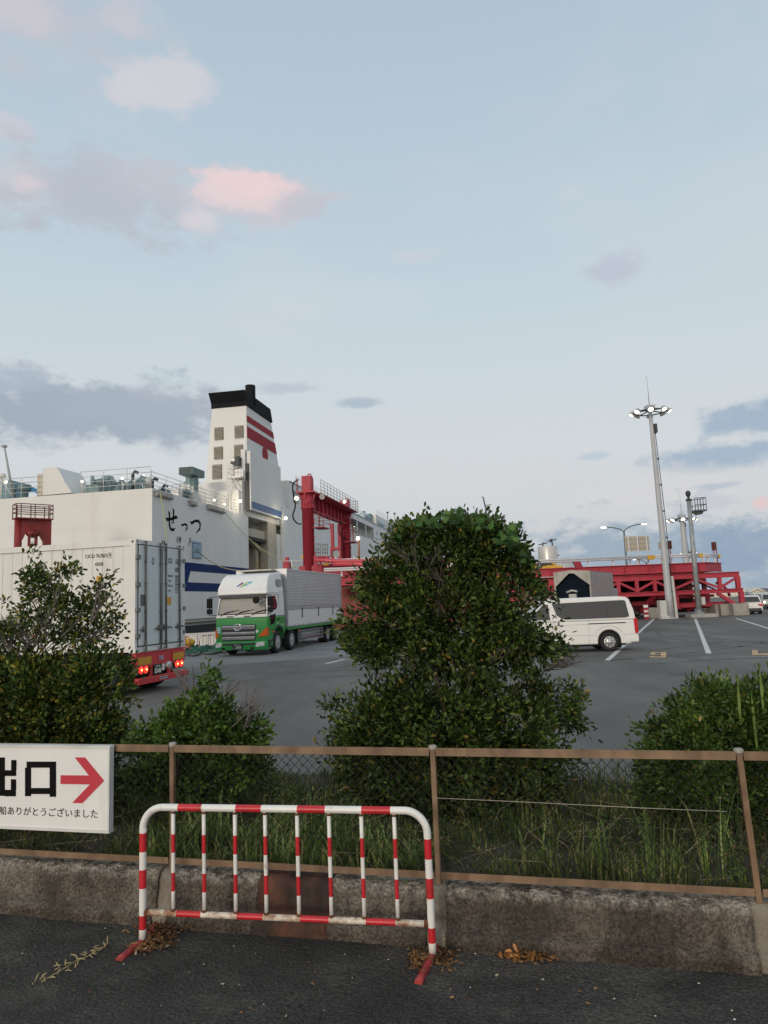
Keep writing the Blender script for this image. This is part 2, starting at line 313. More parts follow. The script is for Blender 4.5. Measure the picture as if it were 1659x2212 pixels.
# painted bay lines and numbers
mb = MB()
def line(a, b, wd, z=.008, mi=0):
    a = G(*a); b = G(*b); d = (b-a).normalized(); n = Vector((-d.y, d.x, 0))*wd/2
    k = max(1, int((b-a).length/.6)); 
    for i in range(k):
        p0 = a+(b-a)*i/k; p1 = a+(b-a)*(i+1)/k
        mb.add([p0-n+Vector((0, 0, z)), p1-n+Vector((0, 0, z)), p1+n+Vector((0, 0, z)), p0+n+Vector((0, 0, z))], [(0, 1, 2, 3)], mi)
line((1413, 1337), (1312, 1427), .17); line((1502, 1337), (1531, 1412), .17); line((1590, 1336), (1720, 1376), .17)
line((1517, 1422), (1534, 1421), .05); line((1585, 1420.5), (1700, 1417.5), .06); line((705, 1434), (745, 1424), .15); line((1150, 1334), (1700, 1337), .05)
def ucells(cells, mi):
    for x0, y0, x1, y1 in cells:
        mb.add([G(*cN(x0, y1), .009), G(*cN(x1, y1), .009), G(*cN(x1, y0), .009), G(*cN(x0, y0), .009)], [(0, 1, 2, 3)], mi)
ucells([(655, 340, 783, 346), (738, 346.2, 786, 361), (650, 346.2, 690, 361), (648, 361.2, 786, 366), (742, 366.2, 786, 378), (640, 375, 683, 378), (640, 378.2, 781, 387)], 1)
ucells([(1522, 323, 1572, 337), (1522, 337.2, 1572, 352), (1522, 352.2, 1660, 367), (-205, 348, -145, 356), (-145, 343, -88, 353), (-262, 382, -150, 389), (-150, 383, -95, 396)], 1)
paintw = mat('road_paint_white', (.62, .62, .6), .7, var=.15, scale=3, dirt=(.2, .2, .2), dscale=(7, 7, 1), dlo=.5, dhi=.65)
crackm = mat('crack_sealant', (.05, .05, .05), .9, var=.2)
patchm = mat('asphalt_patch', (.115, .114, .112), .9, var=.15, scale=2, bump=.4, bscale=60, spec=.2)
painto = mat('road_paint_orange', (.55, .36, .17), .7, var=.15, scale=4, dirt=(.2, .17, .14), dscale=(6, 6, 1), dlo=.5, dhi=.65)
tag(mb.build('bay_markings', [paintw, painto]), kind='structure')

mb = MB(); rc = random.Random(5)
for k in range(16):
    p = Vector((rc.uniform(-6, 26), rc.uniform(13, 50), .0065)); a = rc.choice([-.24, 1.33])+rc.uniform(-.25, .25); wd = rc.uniform(.008, .02)
    for i in range(rc.randint(12, 34)):
        a += rc.uniform(-.28, .28); q = p+Vector((math.cos(a), math.sin(a), 0))*.35; n_ = Vector((-math.sin(a), math.cos(a), 0))*wd
        mb.add([p-n_, q-n_, q+n_, p+n_], [(0, 1, 2, 3)]); p = q
for k, (cx_, cy_, R_, a0, a1) in enumerate(((30, 30, 16, 2.6, 3.6), (30.2, 30, 17.8, 2.6, 3.6), (-2, 45, 22, 4.6, 5.5), (-2, 45, 23.8, 4.6, 5.5), (12, 8, 14, .9, 1.9), (12, 8, 15.7, .9, 1.9))):
    P_ = [Vector((cx_+R_*math.cos(a), cy_+R_*math.sin(a), .0041)) for a in np.linspace(a0, a1, 30)]
    for a, b in zip(P_[:-1], P_[1:]): d = (b-a).normalized(); n_ = Vector((-d.y, d.x, 0))*.11; mb.add([a-n_, b-n_, b+n_, a+n_], [(0, 1, 2, 3)], 2)
for (u0, v0, u1, v1) in ((1440, 1452, 1500, 1460),):
    mb.add([G(u0, v1, .0042), G(u1, v1, .0042), G(u1+5, v0, .0042), G(u0+8, v0, .0042)], [(0, 1, 2, 3)], 1)
tag(mb.build('asphalt_cracks', [crackm, patchm, mat('tyre_mark', (.125, .12, .114), .85, var=.25, scale=2, spec=.2)]), kind='structure')
# fence frame: x runs along the fence, y away from the viewer
FN = Fr(G(948, 1905, .34), GRID); FN.o.z = 0
soil = mat('planting_soil', (.06, .05, .035), .95, var=.35, scale=6, bump=1, bscale=25)
mb = MB()
nx, ny = 110, 28; g = []
for j in range(ny+1):
    for i in range(nx+1):
        x = -10+i*17/nx; y = .08+j*3.2/ny; e = min(1, (ny-j)/3); z = (.27+.05*noise.noise(Vector((x*1.7, y*1.7, 0))))*e+.006
        g.append((x, y, z))
fs = [(j*(nx+1)+i, j*(nx+1)+i+1, (j+1)*(nx+1)+i+1, (j+1)*(nx+1)+i) for j in range(ny) for i in range(nx)]
mb.add(g, fs, sm=True); so_ = mb.build('planting_bed', soil); so_.location = FN.o; so_.rotation_euler = (0, 0, FN.a); tag(so_, kind='structure')
# near pavement
pav = mat('near_asphalt', (.047, .044, .04), .85, var=.3, scale=1.6, bump=1.3, bscale=42, dirt=(.105, .097, .082), dscale=(1.2, 1.7, 1), dlo=.48, dhi=.7, damp=.9, spec=.25)
grain(pav, 75, .38, .66, .6, 1.5)
mb = MB(); g = []
nx, ny = 300, 150
for j in range(ny+1):
    for i in range(nx+1):
        x = -12+i*22/nx; y = -.16-j*9/ny; g.append((x, y, .022+.013*noise.noise(Vector((x*1.3, y*1.3, 1)))+.004*noise.noise(Vector((x*9, y*9, 1)))))
mb.add(g, [(j*(nx+1)+i, (j+1)*(nx+1)+i, (j+1)*(nx+1)+i+1, j*(nx+1)+i+1) for j in range(ny) for i in range(nx)], sm=True)
o = mb.build('pavement', pav); o.location = FN.o; o.rotation_euler = (0, 0, FN.a); tag(o, kind='structure')

# ---------------------------------------------------------------- low concrete wall
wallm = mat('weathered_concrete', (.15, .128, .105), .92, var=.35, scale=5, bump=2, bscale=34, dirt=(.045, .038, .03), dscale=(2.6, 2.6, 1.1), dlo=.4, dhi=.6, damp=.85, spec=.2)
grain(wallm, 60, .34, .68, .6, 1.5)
wallt = mat('bare_concrete', (.23, .2, .16), .9, var=.25, scale=5, bump=1, bscale=40, dirt=(.08, .06, .04), dscale=(6, 6, 1.5))
rustw = mat('rust_stained_concrete', (.1, .036, .02), .85, var=.4, scale=5, bump=.8, bscale=35, dirt=(.025, .019, .015), dscale=(4, 4, 1.2), dlo=.4, dhi=.58, damp=.95)
root = thing('concrete_wall', 'low weathered grey concrete kerb wall carrying the wire fence', 'wall', Fr(FN.o, FN.a))
PX = [-9.35, -7.475, -5.6, -3.75, -1.875, .0, 1.85, 3.7, 5.55]
prof = [(-.185, 0), (-.178, .1), (-.165, .112), (-.112, .118), (-.112, .16), (-.1, .22), (-.09, .28), (-.07, .318), (-.02, .337), (.12, .335), (.12, .1)]
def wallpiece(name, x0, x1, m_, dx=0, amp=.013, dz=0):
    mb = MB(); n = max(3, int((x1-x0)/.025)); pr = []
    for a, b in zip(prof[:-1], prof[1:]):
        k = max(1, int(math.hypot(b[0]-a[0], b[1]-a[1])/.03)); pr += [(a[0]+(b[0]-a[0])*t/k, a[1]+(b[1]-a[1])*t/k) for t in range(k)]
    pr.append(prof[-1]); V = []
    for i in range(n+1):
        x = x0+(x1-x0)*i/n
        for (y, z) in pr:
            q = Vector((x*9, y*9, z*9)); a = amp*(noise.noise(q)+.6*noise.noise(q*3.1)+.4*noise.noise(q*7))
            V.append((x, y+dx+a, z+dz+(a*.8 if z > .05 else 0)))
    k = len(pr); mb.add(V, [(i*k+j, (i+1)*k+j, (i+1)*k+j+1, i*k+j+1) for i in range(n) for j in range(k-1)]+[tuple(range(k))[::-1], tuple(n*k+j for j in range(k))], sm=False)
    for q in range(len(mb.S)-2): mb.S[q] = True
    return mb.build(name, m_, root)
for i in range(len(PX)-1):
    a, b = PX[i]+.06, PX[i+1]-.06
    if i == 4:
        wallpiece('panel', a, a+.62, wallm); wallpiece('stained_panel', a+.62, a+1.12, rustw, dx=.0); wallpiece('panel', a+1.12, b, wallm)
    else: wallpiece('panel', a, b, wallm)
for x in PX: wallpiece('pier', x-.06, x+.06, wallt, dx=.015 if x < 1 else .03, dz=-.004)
# ---------------------------------------------------------------- chain link fence
rustp = mat('brown_painted_steel', (.19, .12, .07), .6, var=.3, scale=7, dirt=(.09, .04, .02), dscale=(9, 9, 3), dlo=.5, dhi=.7)
wire = mat('dark_wire', (.022, .02, .018), .7, spec=.2)
cap = mat('grey_cap', (.3, .28, .25), .6)
root = thing('chain_link_fence', 'brown steel post and rail fence with dark diamond wire mesh', 'fence', Fr(FN.o+Vector((0, 0, .337)), FN.a))
lean = {1.85: 0}
for x in PX:
    mb = MB(); mb.bar((x, 0, -.01), (x-(.03 if x > 1 else 0), 0, .825), .034, .036); mb.build('post', rustp, root, bevel=.004)
    mb = MB(); mb.lathe([(.026, 0), (.027, .004), (.027, .02), (.02, .027)], (x-(.03 if x > 1 else 0), 0, .815), (0, 0, 1), 14); mb.build('post_cap', cap, root)
for i in range(len(PX)-1):
    mb = MB(); a, b = PX[i]+.022, PX[i+1]-.022
    b2 = b-(.03 if PX[i+1] > 1 else 0); a2 = a-(.03 if PX[i] > 1 else 0); mb.box(a2, b2, -.022, .022, .798, .802); mb.box(a2, b2, -.0225, -.017, .778, .828); mb.build('top_rail', rustp, root)
    mb = MB(); mb.box(a, b, -.025, -.02, .03, .072); mb.box(a, b, -.02, .02, .03, .035); mb.build('bottom_rail', rustp, root)
    mb = MB(); sp = .062
    L_ = b-a; z0, z1 = .05, .795; H_ = z1-z0; k = int((L_+H_)/sp)+1
    for q in range(k):
        for sgn in (1, -1):
            xs = a-H_+q*sp if sgn == 1 else a+q*sp
            # line x = xs + sgn*(z-z0) clipped
            t0, t1 = 0, H_
            if sgn == 1: t0 = max(0, a-xs); t1 = min(H_, b-xs)
            else: t0 = max(0, xs-b); t1 = min(H_, xs-a)
            if t1-t0 < .01: continue
            n = max(2, int((t1-t0)/.031)); pts = []
            for s_ in range(n+1):
                t = t0+(t1-t0)*s_/n; pts.append((xs+sgn*t, .003*sgn*(1 if s_ % 2 else -1), z0+t))
            mb.tube(pts, .0023, 3, cap=False)
    mb.build('wire_mesh', wire, root)
mb = MB(); mb.tube([(.0, -.026, .52), (.6, -.026, .51), (1.2, -.026, .497), (1.72, -.026, .49)], .0016, 4); mb.build('tension_wire', mat('pale_wire', (.5, .46, .38), .5), root)

# ---------------------------------------------------------------- exit sign
cS = lambda x, y: (.3255*x, 1566+.3255*y)
SG = Fr(FN.world((0, -.055, .34)), FN.a)
root = thing('exit_sign', 'white board sign with black Japanese characters and a red arrow pointing right', 'sign', SG)
A = SG.on(243, 1605, 1, 0); xr = SG.on(*cS(726, 300), 1, -.03).x; xl = -4.6; zt, zb = .822, .235
mb = MB(); mb.box(xl, xr, -.03, .01, zb, zt); mb.build('board', mat('sign_white', (.74, .74, .73), .45, var=.03, dirt=(.5, .48, .44), dscale=(4, 4, 1), dlo=.6, dhi=.9), root, bevel=.004)
mb = MB(); fr_m = mat('sign_frame', (.6, .6, .58), .45)
for (a, b, c, d) in ((xl, xr+.006, zt-.014, zt+.004), (xl, xr+.006, zb-.004, zb+.016)): mb.box(a, b, -.037, .016, c, d)
mb.box(xr-.008, xr+.004, -.036, .015, zb+.017, zt-.015); mb.build('edge_frame', fr_m, root)
fS = lambda a, b, t: (a, -.0305-t, b)
cS = lambda x, y: (.3255*x, 1566+.3255*y)
def sp_(x, y): q = SG.on(*cS(x, y), 1, -.03); return q.x, q.z
blk = mat('sign_black', (.008, .008, .008), .9, spec=.08); redp = mat('sign_red', (.5, .03, .055), .5, var=.05)
mb = MB()
def rect(mb, x0, y0, x1, y1):
    P = [sp_(x0, y0), sp_(x1, y0), sp_(x1, y1), sp_(x0, y1)]; mb.prism(P, fS, 0, .003)
# 口
rect(mb, 178, 243, 373, 283); rect(mb, 168, 283.5, 207, 472); rect(mb, 331, 283.5, 373, 476); rect(mb, 207.5, 418, 330.5, 458)
mb.build('lettering', blk, root)
mb = MB()
# 出 (cut by the picture edge; its left half mirrors the right)
for x0, y0, x1, y1 in ((-5, 215, 33, 470), (34, 300, 108, 338), (76, 232, 110, 299.5), (34, 430, 106, 473), (74, 360, 108, 429.5), (-80, 300, -5.5, 338), (-82, 232, -46, 299.5), (-80, 430, -5.5, 473), (-82, 360, -48, 429.5)): rect(mb, x0, y0, x1, y1)
mb.build('lettering', blk, root)
mb = MB(); mb.prism([sp_(*q) for q in ((404, 333), (592, 335), (498, 215), (565, 215), (692, 370), (548, 518), (480, 517), (598, 394), (403, 391))], fS, 0, .003); mb.build('arrow', redp, root)
a = sp_(-105, 600); b = sp_(650, 552)
mb = MB(); mb.text('ご乗船ありがとうございました', fS, a[0], b[0], sp_(300, 606)[1], sp_(300, 548)[1], .002); mb.build('lettering', blk, root)

# ---------------------------------------------------------------- pipe barrier
Lb = G(308, 2037, .02); Rb = G(935, 2068, .02); ang = math.atan2(Rb.y-Lb.y, Rb.x-Lb.x); BR = Fr(Vector((Lb.x, Lb.y, 0)), ang); BW = (Rb-Lb).length
wp = mat('barrier_white', (.74, .73, .7), .35, var=.06, scale=8, dirt=(.32, .14, .05), dscale=(14, 14, 7), dlo=.6, dhi=.72)
rp = mat('barrier_red', (.52, .02, .03), .38, var=.1, scale=8, dirt=(.2, .03, .02), dscale=(14, 14, 7), dlo=.54, dhi=.72)
rw = mat('barrier_rusty_white', (.66, .6, .5), .5, var=.1, scale=8, dirt=(.22, .075, .02), dscale=(13, 13, 13), dlo=.44, dhi=.6, damp=.9)
rr = mat('rust', (.13, .045, .018), .85, var=.4, scale=30)
root = thing('pipe_barrier', 'red and white striped steel pipe barrier standing on the dark pavement', 'barrier', BR)
zt = .848; rad = .135; rt = .0225
def resample(pts, brk):
    P = [Vector(p) for p in pts]; out = [P[0]]; mi = []; acc = 0; bi = 0; cur = 0
    for a, b in zip(P[:-1], P[1:]):
        L_ = (b-a).length
        while bi < len(brk) and acc+L_ > brk[bi]+1e-6:
            t = (brk[bi]-acc)/L_
            out.append(a+(b-a)*t); mi.append(cur); cur = 1-cur; bi += 1
        out.append(b); mi.append(cur); acc += L_
    k = [0]+[i for i in range(1, len(out)) if (out[i]-out[i-1]).length > 1e-5]
    return [out[i] for i in k], [mi[i-1] for i in k[1:]]
pts = [(0, 0, .04), (0, 0, zt-rad)]+[(rad-rad*math.cos(a), 0, zt-rad+rad*math.sin(a)) for a in np.linspace(.01, PI/2, 12)]
pts += [(BW-rad+rad*math.sin(a), 0, zt-rad+rad*math.cos(a)) for a in np.linspace(0, PI/2-.01, 12)]+[(BW, 0, zt-rad), (BW, 0, .04)]
leg = [.064, .148, .311, .425, .534, .649]   # stripes up the leg (distance from the foot)
Ltot = sum((Vector(b)-Vector(a)).length for a, b in zip(pts[:-1], pts[1:]))
topw = [(.248, .41), (.64, .81), (1.045, 1.225), (1.455, 1.635)]
xofs = (zt-rad-.04)+rad*PI/2-rad
br = [x for x in leg]+[xofs+c for t in topw for c in t]+[Ltot-x for x in reversed(leg)]
pts2, mis = resample(pts, br); mb = MB(); mb.tube(pts2, rt, 16, mis=mis); mb.build('frame_pipe', [wp, rp], root)
zb_ = .205
bx = [.0225, .21, .42, .63, .83, 1.04, 1.245, 1.45, 1.655, BW-.0225]
for i, x in enumerate(bx[1:-1]):
    p2, ms_ = resample([(x, 0, zb_+.02), (x, 0, zt-.02)], [.115, .227, .348, .46]); mb = MB(); mb.tube(p2, .0125, 10, mis=ms_)
    mb.lathe([(.016, 0), (.018, .006), (.013, .014)], (x, 0, zb_+.016), (0, 0, 1), 10, 2); mb.lathe([(.013, 0), (.016, .008), (.015, .014)], (x, 0, zt-.036), (0, 0, 1), 10, 2)
    mb.build('baluster', [wp, rp, rr], root)
p2, ms_ = resample([(.02, 0, zb_), (BW-.02, 0, zb_)], [.215, .38, .62, .79, 1.03, 1.21, 1.44, 1.62]); mb = MB(); mb.tube(p2, .019, 14, mis=ms_)
for x in (.03, BW-.03): mb.lathe([(.02, -.012), (.026, 0), (.02, .012)], (x, 0, zb_), (1, 0, 0), 12, 2)
mb.build('bottom_pipe', [rw, rp, rr], root)
for (a, b, x) in ((G(352, 1983, .03), G(256, 2070, .035), 0), (G(956, 2024, .035), G(903, 2122, .03), 1)):
    a = BR.loc(a); b = BR.loc(b); mid = Vector((0 if x == 0 else BW, 0, .028)); a.z = b.z = .024
    mb = MB(); nseg = 10; P = [a+(mid-a)*i/5 for i in range(6)]+[mid+(b-mid)*i/5 for i in range(1, 6)]
    mb.tube(P, .022, 14, mis=[0]*4+[2]+[0]*5); mb.build('foot', [mat('barrier_old_red', (.36, .04, .04), .5, var=.2, scale=10, dirt=(.14, .05, .03), dscale=(14, 14, 14)), wp, rr], root)

# ---------------------------------------------------------------- leaf litter, twigs, vines, cracks
def leafset(P, Nrm, size, asp=.42, curl=.12, jitter=.6):
    """arrays of centres and outward normals -> leaf vertices (6 each, two quads)"""
    n = len(P); d = Nrm+rng.normal(0, jitter, (n, 3)); d /= np.linalg.norm(d, axis=1)[:, None]+1e-9
    r = rng.normal(0, 1, (n, 3)); s = np.cross(d, r); s /= np.linalg.norm(s, axis=1)[:, None]+1e-9; u = np.cross(s, d)
    L = (size*rng.uniform(.65, 1.25, n))[:, None]; Wd = L*asp
    b = P; t = P+d*L+u*L*rng.uniform(-.25, .1, n)[:, None]
    V = np.stack([b, P+d*L*.38+s*Wd*.42+u*L*curl, P+d*L*.78+s*Wd*.42+u*L*curl*.9, t, P+d*L*.78-s*Wd*.42+u*L*curl*.9, P+d*L*.38-s*Wd*.42+u*L*curl], 1).reshape(-1, 3)
    return V
def leafobj(name, V, m_, parent=None):
    n = len(V)//6; me = bpy.data.meshes.new(name); me.vertices.add(len(V)); me.vertices.foreach_set('co', V.astype(np.float32).ravel())
    base = (np.arange(n)*6)[:, None]; q = np.concatenate([base+np.array([[0, 3, 2, 1]]), base+np.array([[0, 5, 4, 3]])], 1).reshape(-1).astype(np.int32)
    me.loops.add(len(q)); me.loops.foreach_set('vertex_index', q); me.polygons.add(2*n); me.polygons.foreach_set('loop_start', np.arange(0, 8*n, 4, dtype=np.int32)); me.polygons.foreach_set('loop_total', np.full(2*n, 4, np.int32))
    me.materials.append(m_); me.update(); me.validate(); o = bpy.data.objects.new(name, me); COL.objects.link(o)
    if parent: o.parent = parent
    return o
dry = leafmat('dry_leaves', [(0, (.16, .08, .03)), (.4, (.26, .13, .05)), (.7, (.1, .05, .025)), (.9, (.34, .2, .08)), (1, (.45, .38, .28))], .7, .1)
dry2 = leafmat('orange_dry_leaves', [(0, (.4, .17, .05)), (.5, (.5, .25, .09)), (1, (.3, .13, .04))], .6, .15)
def litter(name, spots, n, size, m_, label, grp=None, flat=.35, zs=.012):
    V = []
    for (u, v, ru, rv, k) in spots:
        c = G(u, v, .02); e = G(u+ru, v, .02); f_ = G(u, v-rv, .02); sx = (e-c).length; sy = (f_-c).length
        kk = int(n*k); P = np.stack([c.x+rng.normal(0, sx*.5, kk), c.y+rng.normal(0, sy*.5, kk), .028+np.abs(rng.normal(0, zs, kk))], 1)
        Nn = rng.normal(0, 1, (kk, 3)); Nn[:, 2] *= flat; V.append(leafset(P, Nn, size, .45, .15, .1))
    return tag(leafobj(name, np.concatenate(V), m_), label, 'dry leaves', grp, 'stuff')
litter('leaf_litter', [(355, 2010, 50, 18, 1.0), (425, 1988, 75, 18, 1.3), (325, 2045, 45, 16, .6)], 330, .035, dry, 'brown dry leaves heaped round the left foot of the striped barrier')
litter('leaf_litter', [(905, 2078, 22, 22, .6), (960, 2075, 30, 22, .45)], 240, .032, dry, 'brown dry leaves round the right foot of the striped barrier')
litter('leaf_litter', [(1095, 2062, 22, 5, .55), (1125, 2066, 30, 6, 1), (1165, 2070, 28, 5, .7)], 45, .055, dry2, 'orange dry leaf clump alone on the pavement right of the barrier', zs=.012)
litter('leaf_litter', [(800, 1965, 600, 25, 1), (300, 1950, 300, 16, .6), (1100, 2120, 600, 80, .35), (400, 2130, 450, 60, .3), (1250, 2035, 300, 12, .6)], 150, .022, dry, 'scattered small dead leaves strewn along the foot of the kerb wall', zs=.004)
mb = MB(); straw = mat('dry_straw', (.4, .32, .16), .8, var=.3, scale=20)
P = [G(u, v, .03) for u, v in ((228, 2042), (205, 2055), (186, 2068), (165, 2075), (150, 2085), (128, 2098), (90, 2120))]
mb.tube(P, .003, 5)
for i in range(30):
    a = random.choice(P)+Vector((random.uniform(-.05, .05), random.uniform(-.04, .04), .0)); d = Vector((random.uniform(-1, 1), random.uniform(-1, 1), random.uniform(0, .4))).normalized()*.05
    mb.tube([a, a+d*.5+Vector((0, 0, .006)), a+d], [.0025, .004, .0015], 4)
tag(mb.build('dried_vine', straw), 'straw coloured dried vine lying on the pavement at bottom left', 'vine')
mb = MB()
for k in range(34):
    c = G(random.uniform(0, 1659), random.choice([random.uniform(1995, 2080), random.uniform(2050, 2212)]), .026); r_ = random.uniform(.003, .008)
    mb.add([c+Vector((r_*math.cos(a)*random.uniform(.6, 1.2), r_*math.sin(a)*random.uniform(.6, 1.2), 0)) for a in (0, 1.2, 2.4, 3.6, 5)]+[c+Vector((0, 0, r_*.7))], [(0, 1, 5), (1, 2, 5), (2, 3, 5), (3, 4, 5), (4, 0, 5)])
tag(mb.build('pebbles', mat('pale_pebble', (.45, .44, .4), .8, var=.3, scale=20)), 'pale grit and stone chips scattered on the dark pavement', 'grit', None, 'stuff')
# ---------------------------------------------------------------- ferry
S = lambda u, v, x=0: SHIP.on(u, v, 0, x)
T = lambda u, v, y=0: SHIP.on(u, v, 1, y)
root = thing('ferry', 'huge white car ferry with blue hull stripes and tall funnel moored stern to the left', 'ship', SHIP)
ZD = 12.55                                   # stern deck height over the quay
Y1 = S(537, 1200).y; Y2 = S(600, 1200).y     # stern door opening
YF = S(645, 1100).y
sd = lambda y, z, t: (t, y, z)
int_d = mat('ship_dark_interior', (.03, .03, .028), .8, var=.3)
beige = mat('ship_beige_interior', (.42, .38, .3), .6, var=.15, dirt=(.2, .16, .1), dscale=(1, 1, .3))
navy = mat('ship_black_bottom', (.015, .016, .02), .6)
HB = 1.05
mb = MB(); mb.box(-29, 0, 0, Y1, HB, ZD); mb.box(-29, -.35, 0, Y1, HB-.45, HB)
mb.box(-29, -14, Y1, Y2, HB-.45, ZD); mb.box(-29, 0, Y2, 190, HB-.45, ZD-1.2)
hull = mb.build('hull', ship_w, root)
mb = MB(); mb.box(-28.6, -.5, .3, 189, -3, HB-.45); mb.build('hull_bottom', navy, root)
mb = MB(); mb.tube([(.02, .1, HB-.1), (.02, Y1, HB-.1)], .12, 8); mb.box(0, .14, .1, Y1, HB+.12, HB+.2); mb.build('rubbing_strake', mat('strake_grey', (.32, .3, .24), .6), root)
# stripes on the side
def plate(name, pts, m_, x=0, t=.03, fn=sd, parent=root):
    mb = MB(); mb.prism(pts, lambda a, b, c: fn(a, b, x+c), 0, t); return mb.build(name, m_, parent)
z1a, z1b = S(404, 1214.7).z, S(404, 1233).z; z2a, z2b = S(404, 1257.6).z, S(404, 1277).z
ya = S(350, 1200).y
plate('blue_stripe', [(ya, z1b), (Y1-.02, z1b), (Y1-.02, z1a), (ya, z1a)], ship_blue)
plate('blue_stripe', [(ya, z2b), (Y1-.02, z2b), (Y1-.02, z2a), (ya, z2a)], ship_blue)
plate('blue_stripe', [(ya, z2a+.004), (S(405, 1250).y, z2a+.004), (S(411, 1236).y, z1b-.004), (ya, z1b-.004)], ship_blue)
plate('blue_stripe', [(Y2+.02, z1b), (189, z1b), (189, z1a), (Y2+.02, z1a)], ship_blue)
# name
mb = MB(); k1 = lambda pts, w: [(S(*c1(x, y)).y, S(*c1(x, y)).z, q*w) for x, y, q in pts]
def br_(pts, w=.0125): stroke(mb, k1(pts, w), lambda a, b, t: (t, a, b), .025)
br_([(1376, 1186, 6), (1386, 1198, 26), (1405, 1199, 20), (1440, 1188, 20), (1460, 1178, 26), (1474, 1187, 4)]); br_([(1432, 1104, 4), (1440, 1125, 22), (1438, 1170, 18), (1436, 1225, 14), (1420, 1230, 3)])
br_([(1395, 1130, 4), (1404, 1145, 22), (1405, 1200, 16), (1404, 1245, 18), (1415, 1278, 22), (1438, 1286, 20), (1453, 1270, 4)])
mb.build('name_lettering', blk, root); mb = MB(); br_([(1501, 1240, 4), (1512, 1247, 16), (1532, 1236, 14), (1550, 1247, 20), (1551, 1272, 16), (1536, 1297, 3)]); mb.build('name_lettering', blk, root)
mb = MB(); br_([(1576, 1215, 5), (1588, 1229, 24), (1615, 1212, 18), (1645, 1210, 22), (1660, 1236, 26), (1657, 1275, 20), (1625, 1313, 4)]); mb.build('name_lettering', blk, root); mb = MB()
for s_ in ([(1470, 1337, 3), (1477, 1344, 5)], [(1460, 1358, 3), (1481, 1353, 5), (1463, 1382, 3)], [(1471, 1366, 4), (1472, 1396, 4)], [(1484, 1352, 4), (1485, 1381, 4)], [(1484, 1352, 4), (1501, 1350, 5), (1499, 1380, 4)], [(1485, 1366, 3), (1499, 1364, 3)], [(1485, 1380, 3), (1499, 1379, 3)], [(1493, 1335, 4), (1492, 1402, 4)]): br_(s_, .014)
mb.build('name_lettering', blk, root); mb = MB()
for s_ in ([(1566, 1362, 3), (1583, 1355, 5)], [(1571, 1372, 4), (1585, 1369, 4), (1583, 1387, 4)], [(1571, 1388, 3), (1583, 1386, 3)], [(1571, 1372, 4), (1569, 1398, 4), (1559, 1425, 2)]): br_(s_, .014)
mb.build('name_lettering', blk, root)
# fairlead
a = S(*c2(113, 1215)); b = S(*c2(170, 1108)); mb = MB(); fl = mat('fairlead_blue_grey', (.25, .36, .48), .5)
for q in ((a.y, b.y, a.z, a.z+.5), (a.y, b.y, b.z-.3, b.z), (a.y, a.y+1.1, a.z+.5, b.z-.3), (b.y-1.1, b.y, a.z+.5, b.z-.3)): mb.box(0, .16, *q)
fo = mb.build('fairlead', fl, root, bevel=.08); mb = MB(); mb.box(0, .05, a.y+1.1, b.y-1.1, a.z+.5, b.z-.3); mb.build('opening', int_d, fo)
# roller fenders under the deck edge
for (x0, y0, x1, y1) in ((1265, 940, 1415, 995), (1553, 1040, 1618, 1052)):
    a = S(*c1(x0, y0)); b = S(*c1(x1, y1)); mb = MB(); mb.tube([(.15, a.y+.3, ZD-.45), (.15, b.y, ZD-.45)], .18, 10); mb.box(0, .2, a.y+.2, b.y+.1, ZD-.3, ZD-.14); mb.build('mooring_roller', mat('roller_grey', (.33, .31, .28), .6), root)
a = S(*c2(210, 868)); b = S(*c2(320, 890)); mb = MB(); mb.tube([(.15, a.y, ZD-.35), (.15, b.y, ZD-.35)], .2, 10); mb.box(0, .25, a.y, b.y, ZD-.2, ZD-.02); mb.build('mooring_roller', MATS['roller_grey'], root)
# stern opening interior
zo = S(537, 1112).z
mb = MB(); mb.box(-14, -13.9, Y1, Y2, 0, ZD-2); mb.box(-14, -.3, Y1+.02, Y2-.02, ZD-2.6, ZD-2.2); mb.build('vehicle_deck', int_d, root)
zb1 = S(*c2(640, 1040)).z
mb = MB(); mb.box(-13.8, -.6, Y1, Y2-1.5, zb1-.9, zb1-.5); mb.box(-.9, -.5, Y1+.1, Y2-2, zb1-1.4, zb1-.1); mb.bar((-1.2, Y1+3, zb1-1.2), (-1.2, Y2-3, zb1-2.4), .5, .5); mb.build('deck_beam', beige, root)
mb = MB(); mb.box(-1.2, -.15, Y2-3.2, Y2-.02, HB, zo+.5); mb.box(-2.2, -1.3, Y2-4.4, Y2-3.3, HB, zb1-1); mb.box(-.5, -.1, Y1+.02, Y1+.35, HB, zo); mb.build('door_pillar', beige, root)
hz = MB()
for i in range(6):
    z = HB+2.2+i*.75; hz.add([(-1.26, Y2-4.3, z), (-1.26, Y2-3.35, z+.5), (-1.26, Y2-3.35, z+.85), (-1.26, Y2-4.3, z+.35)], [(0, 1, 2, 3)])
hz.build('hazard_stripe', mat('hazard_yellow', (.55, .38, .12), .6), root)
mb = MB(); mb.bar((-2, Y1+2, zb1+1), (-2.5, Y2-3, zb1+.4), .3); mb.bar((-1, Y1+1, zb1-.1), (-1.6, Y1+4, zo+.2), .12); mb.bar((-4, Y1+5, zb1-.2), (-3, Y1+2, zo), .12)
mb.box(-6, -4, Y1+2, Y1+6, zb1-.4, zb1+.5); mb.build('ramp_hoist', mat('hoist_blue_grey', (.2, .25, .3), .6), root)
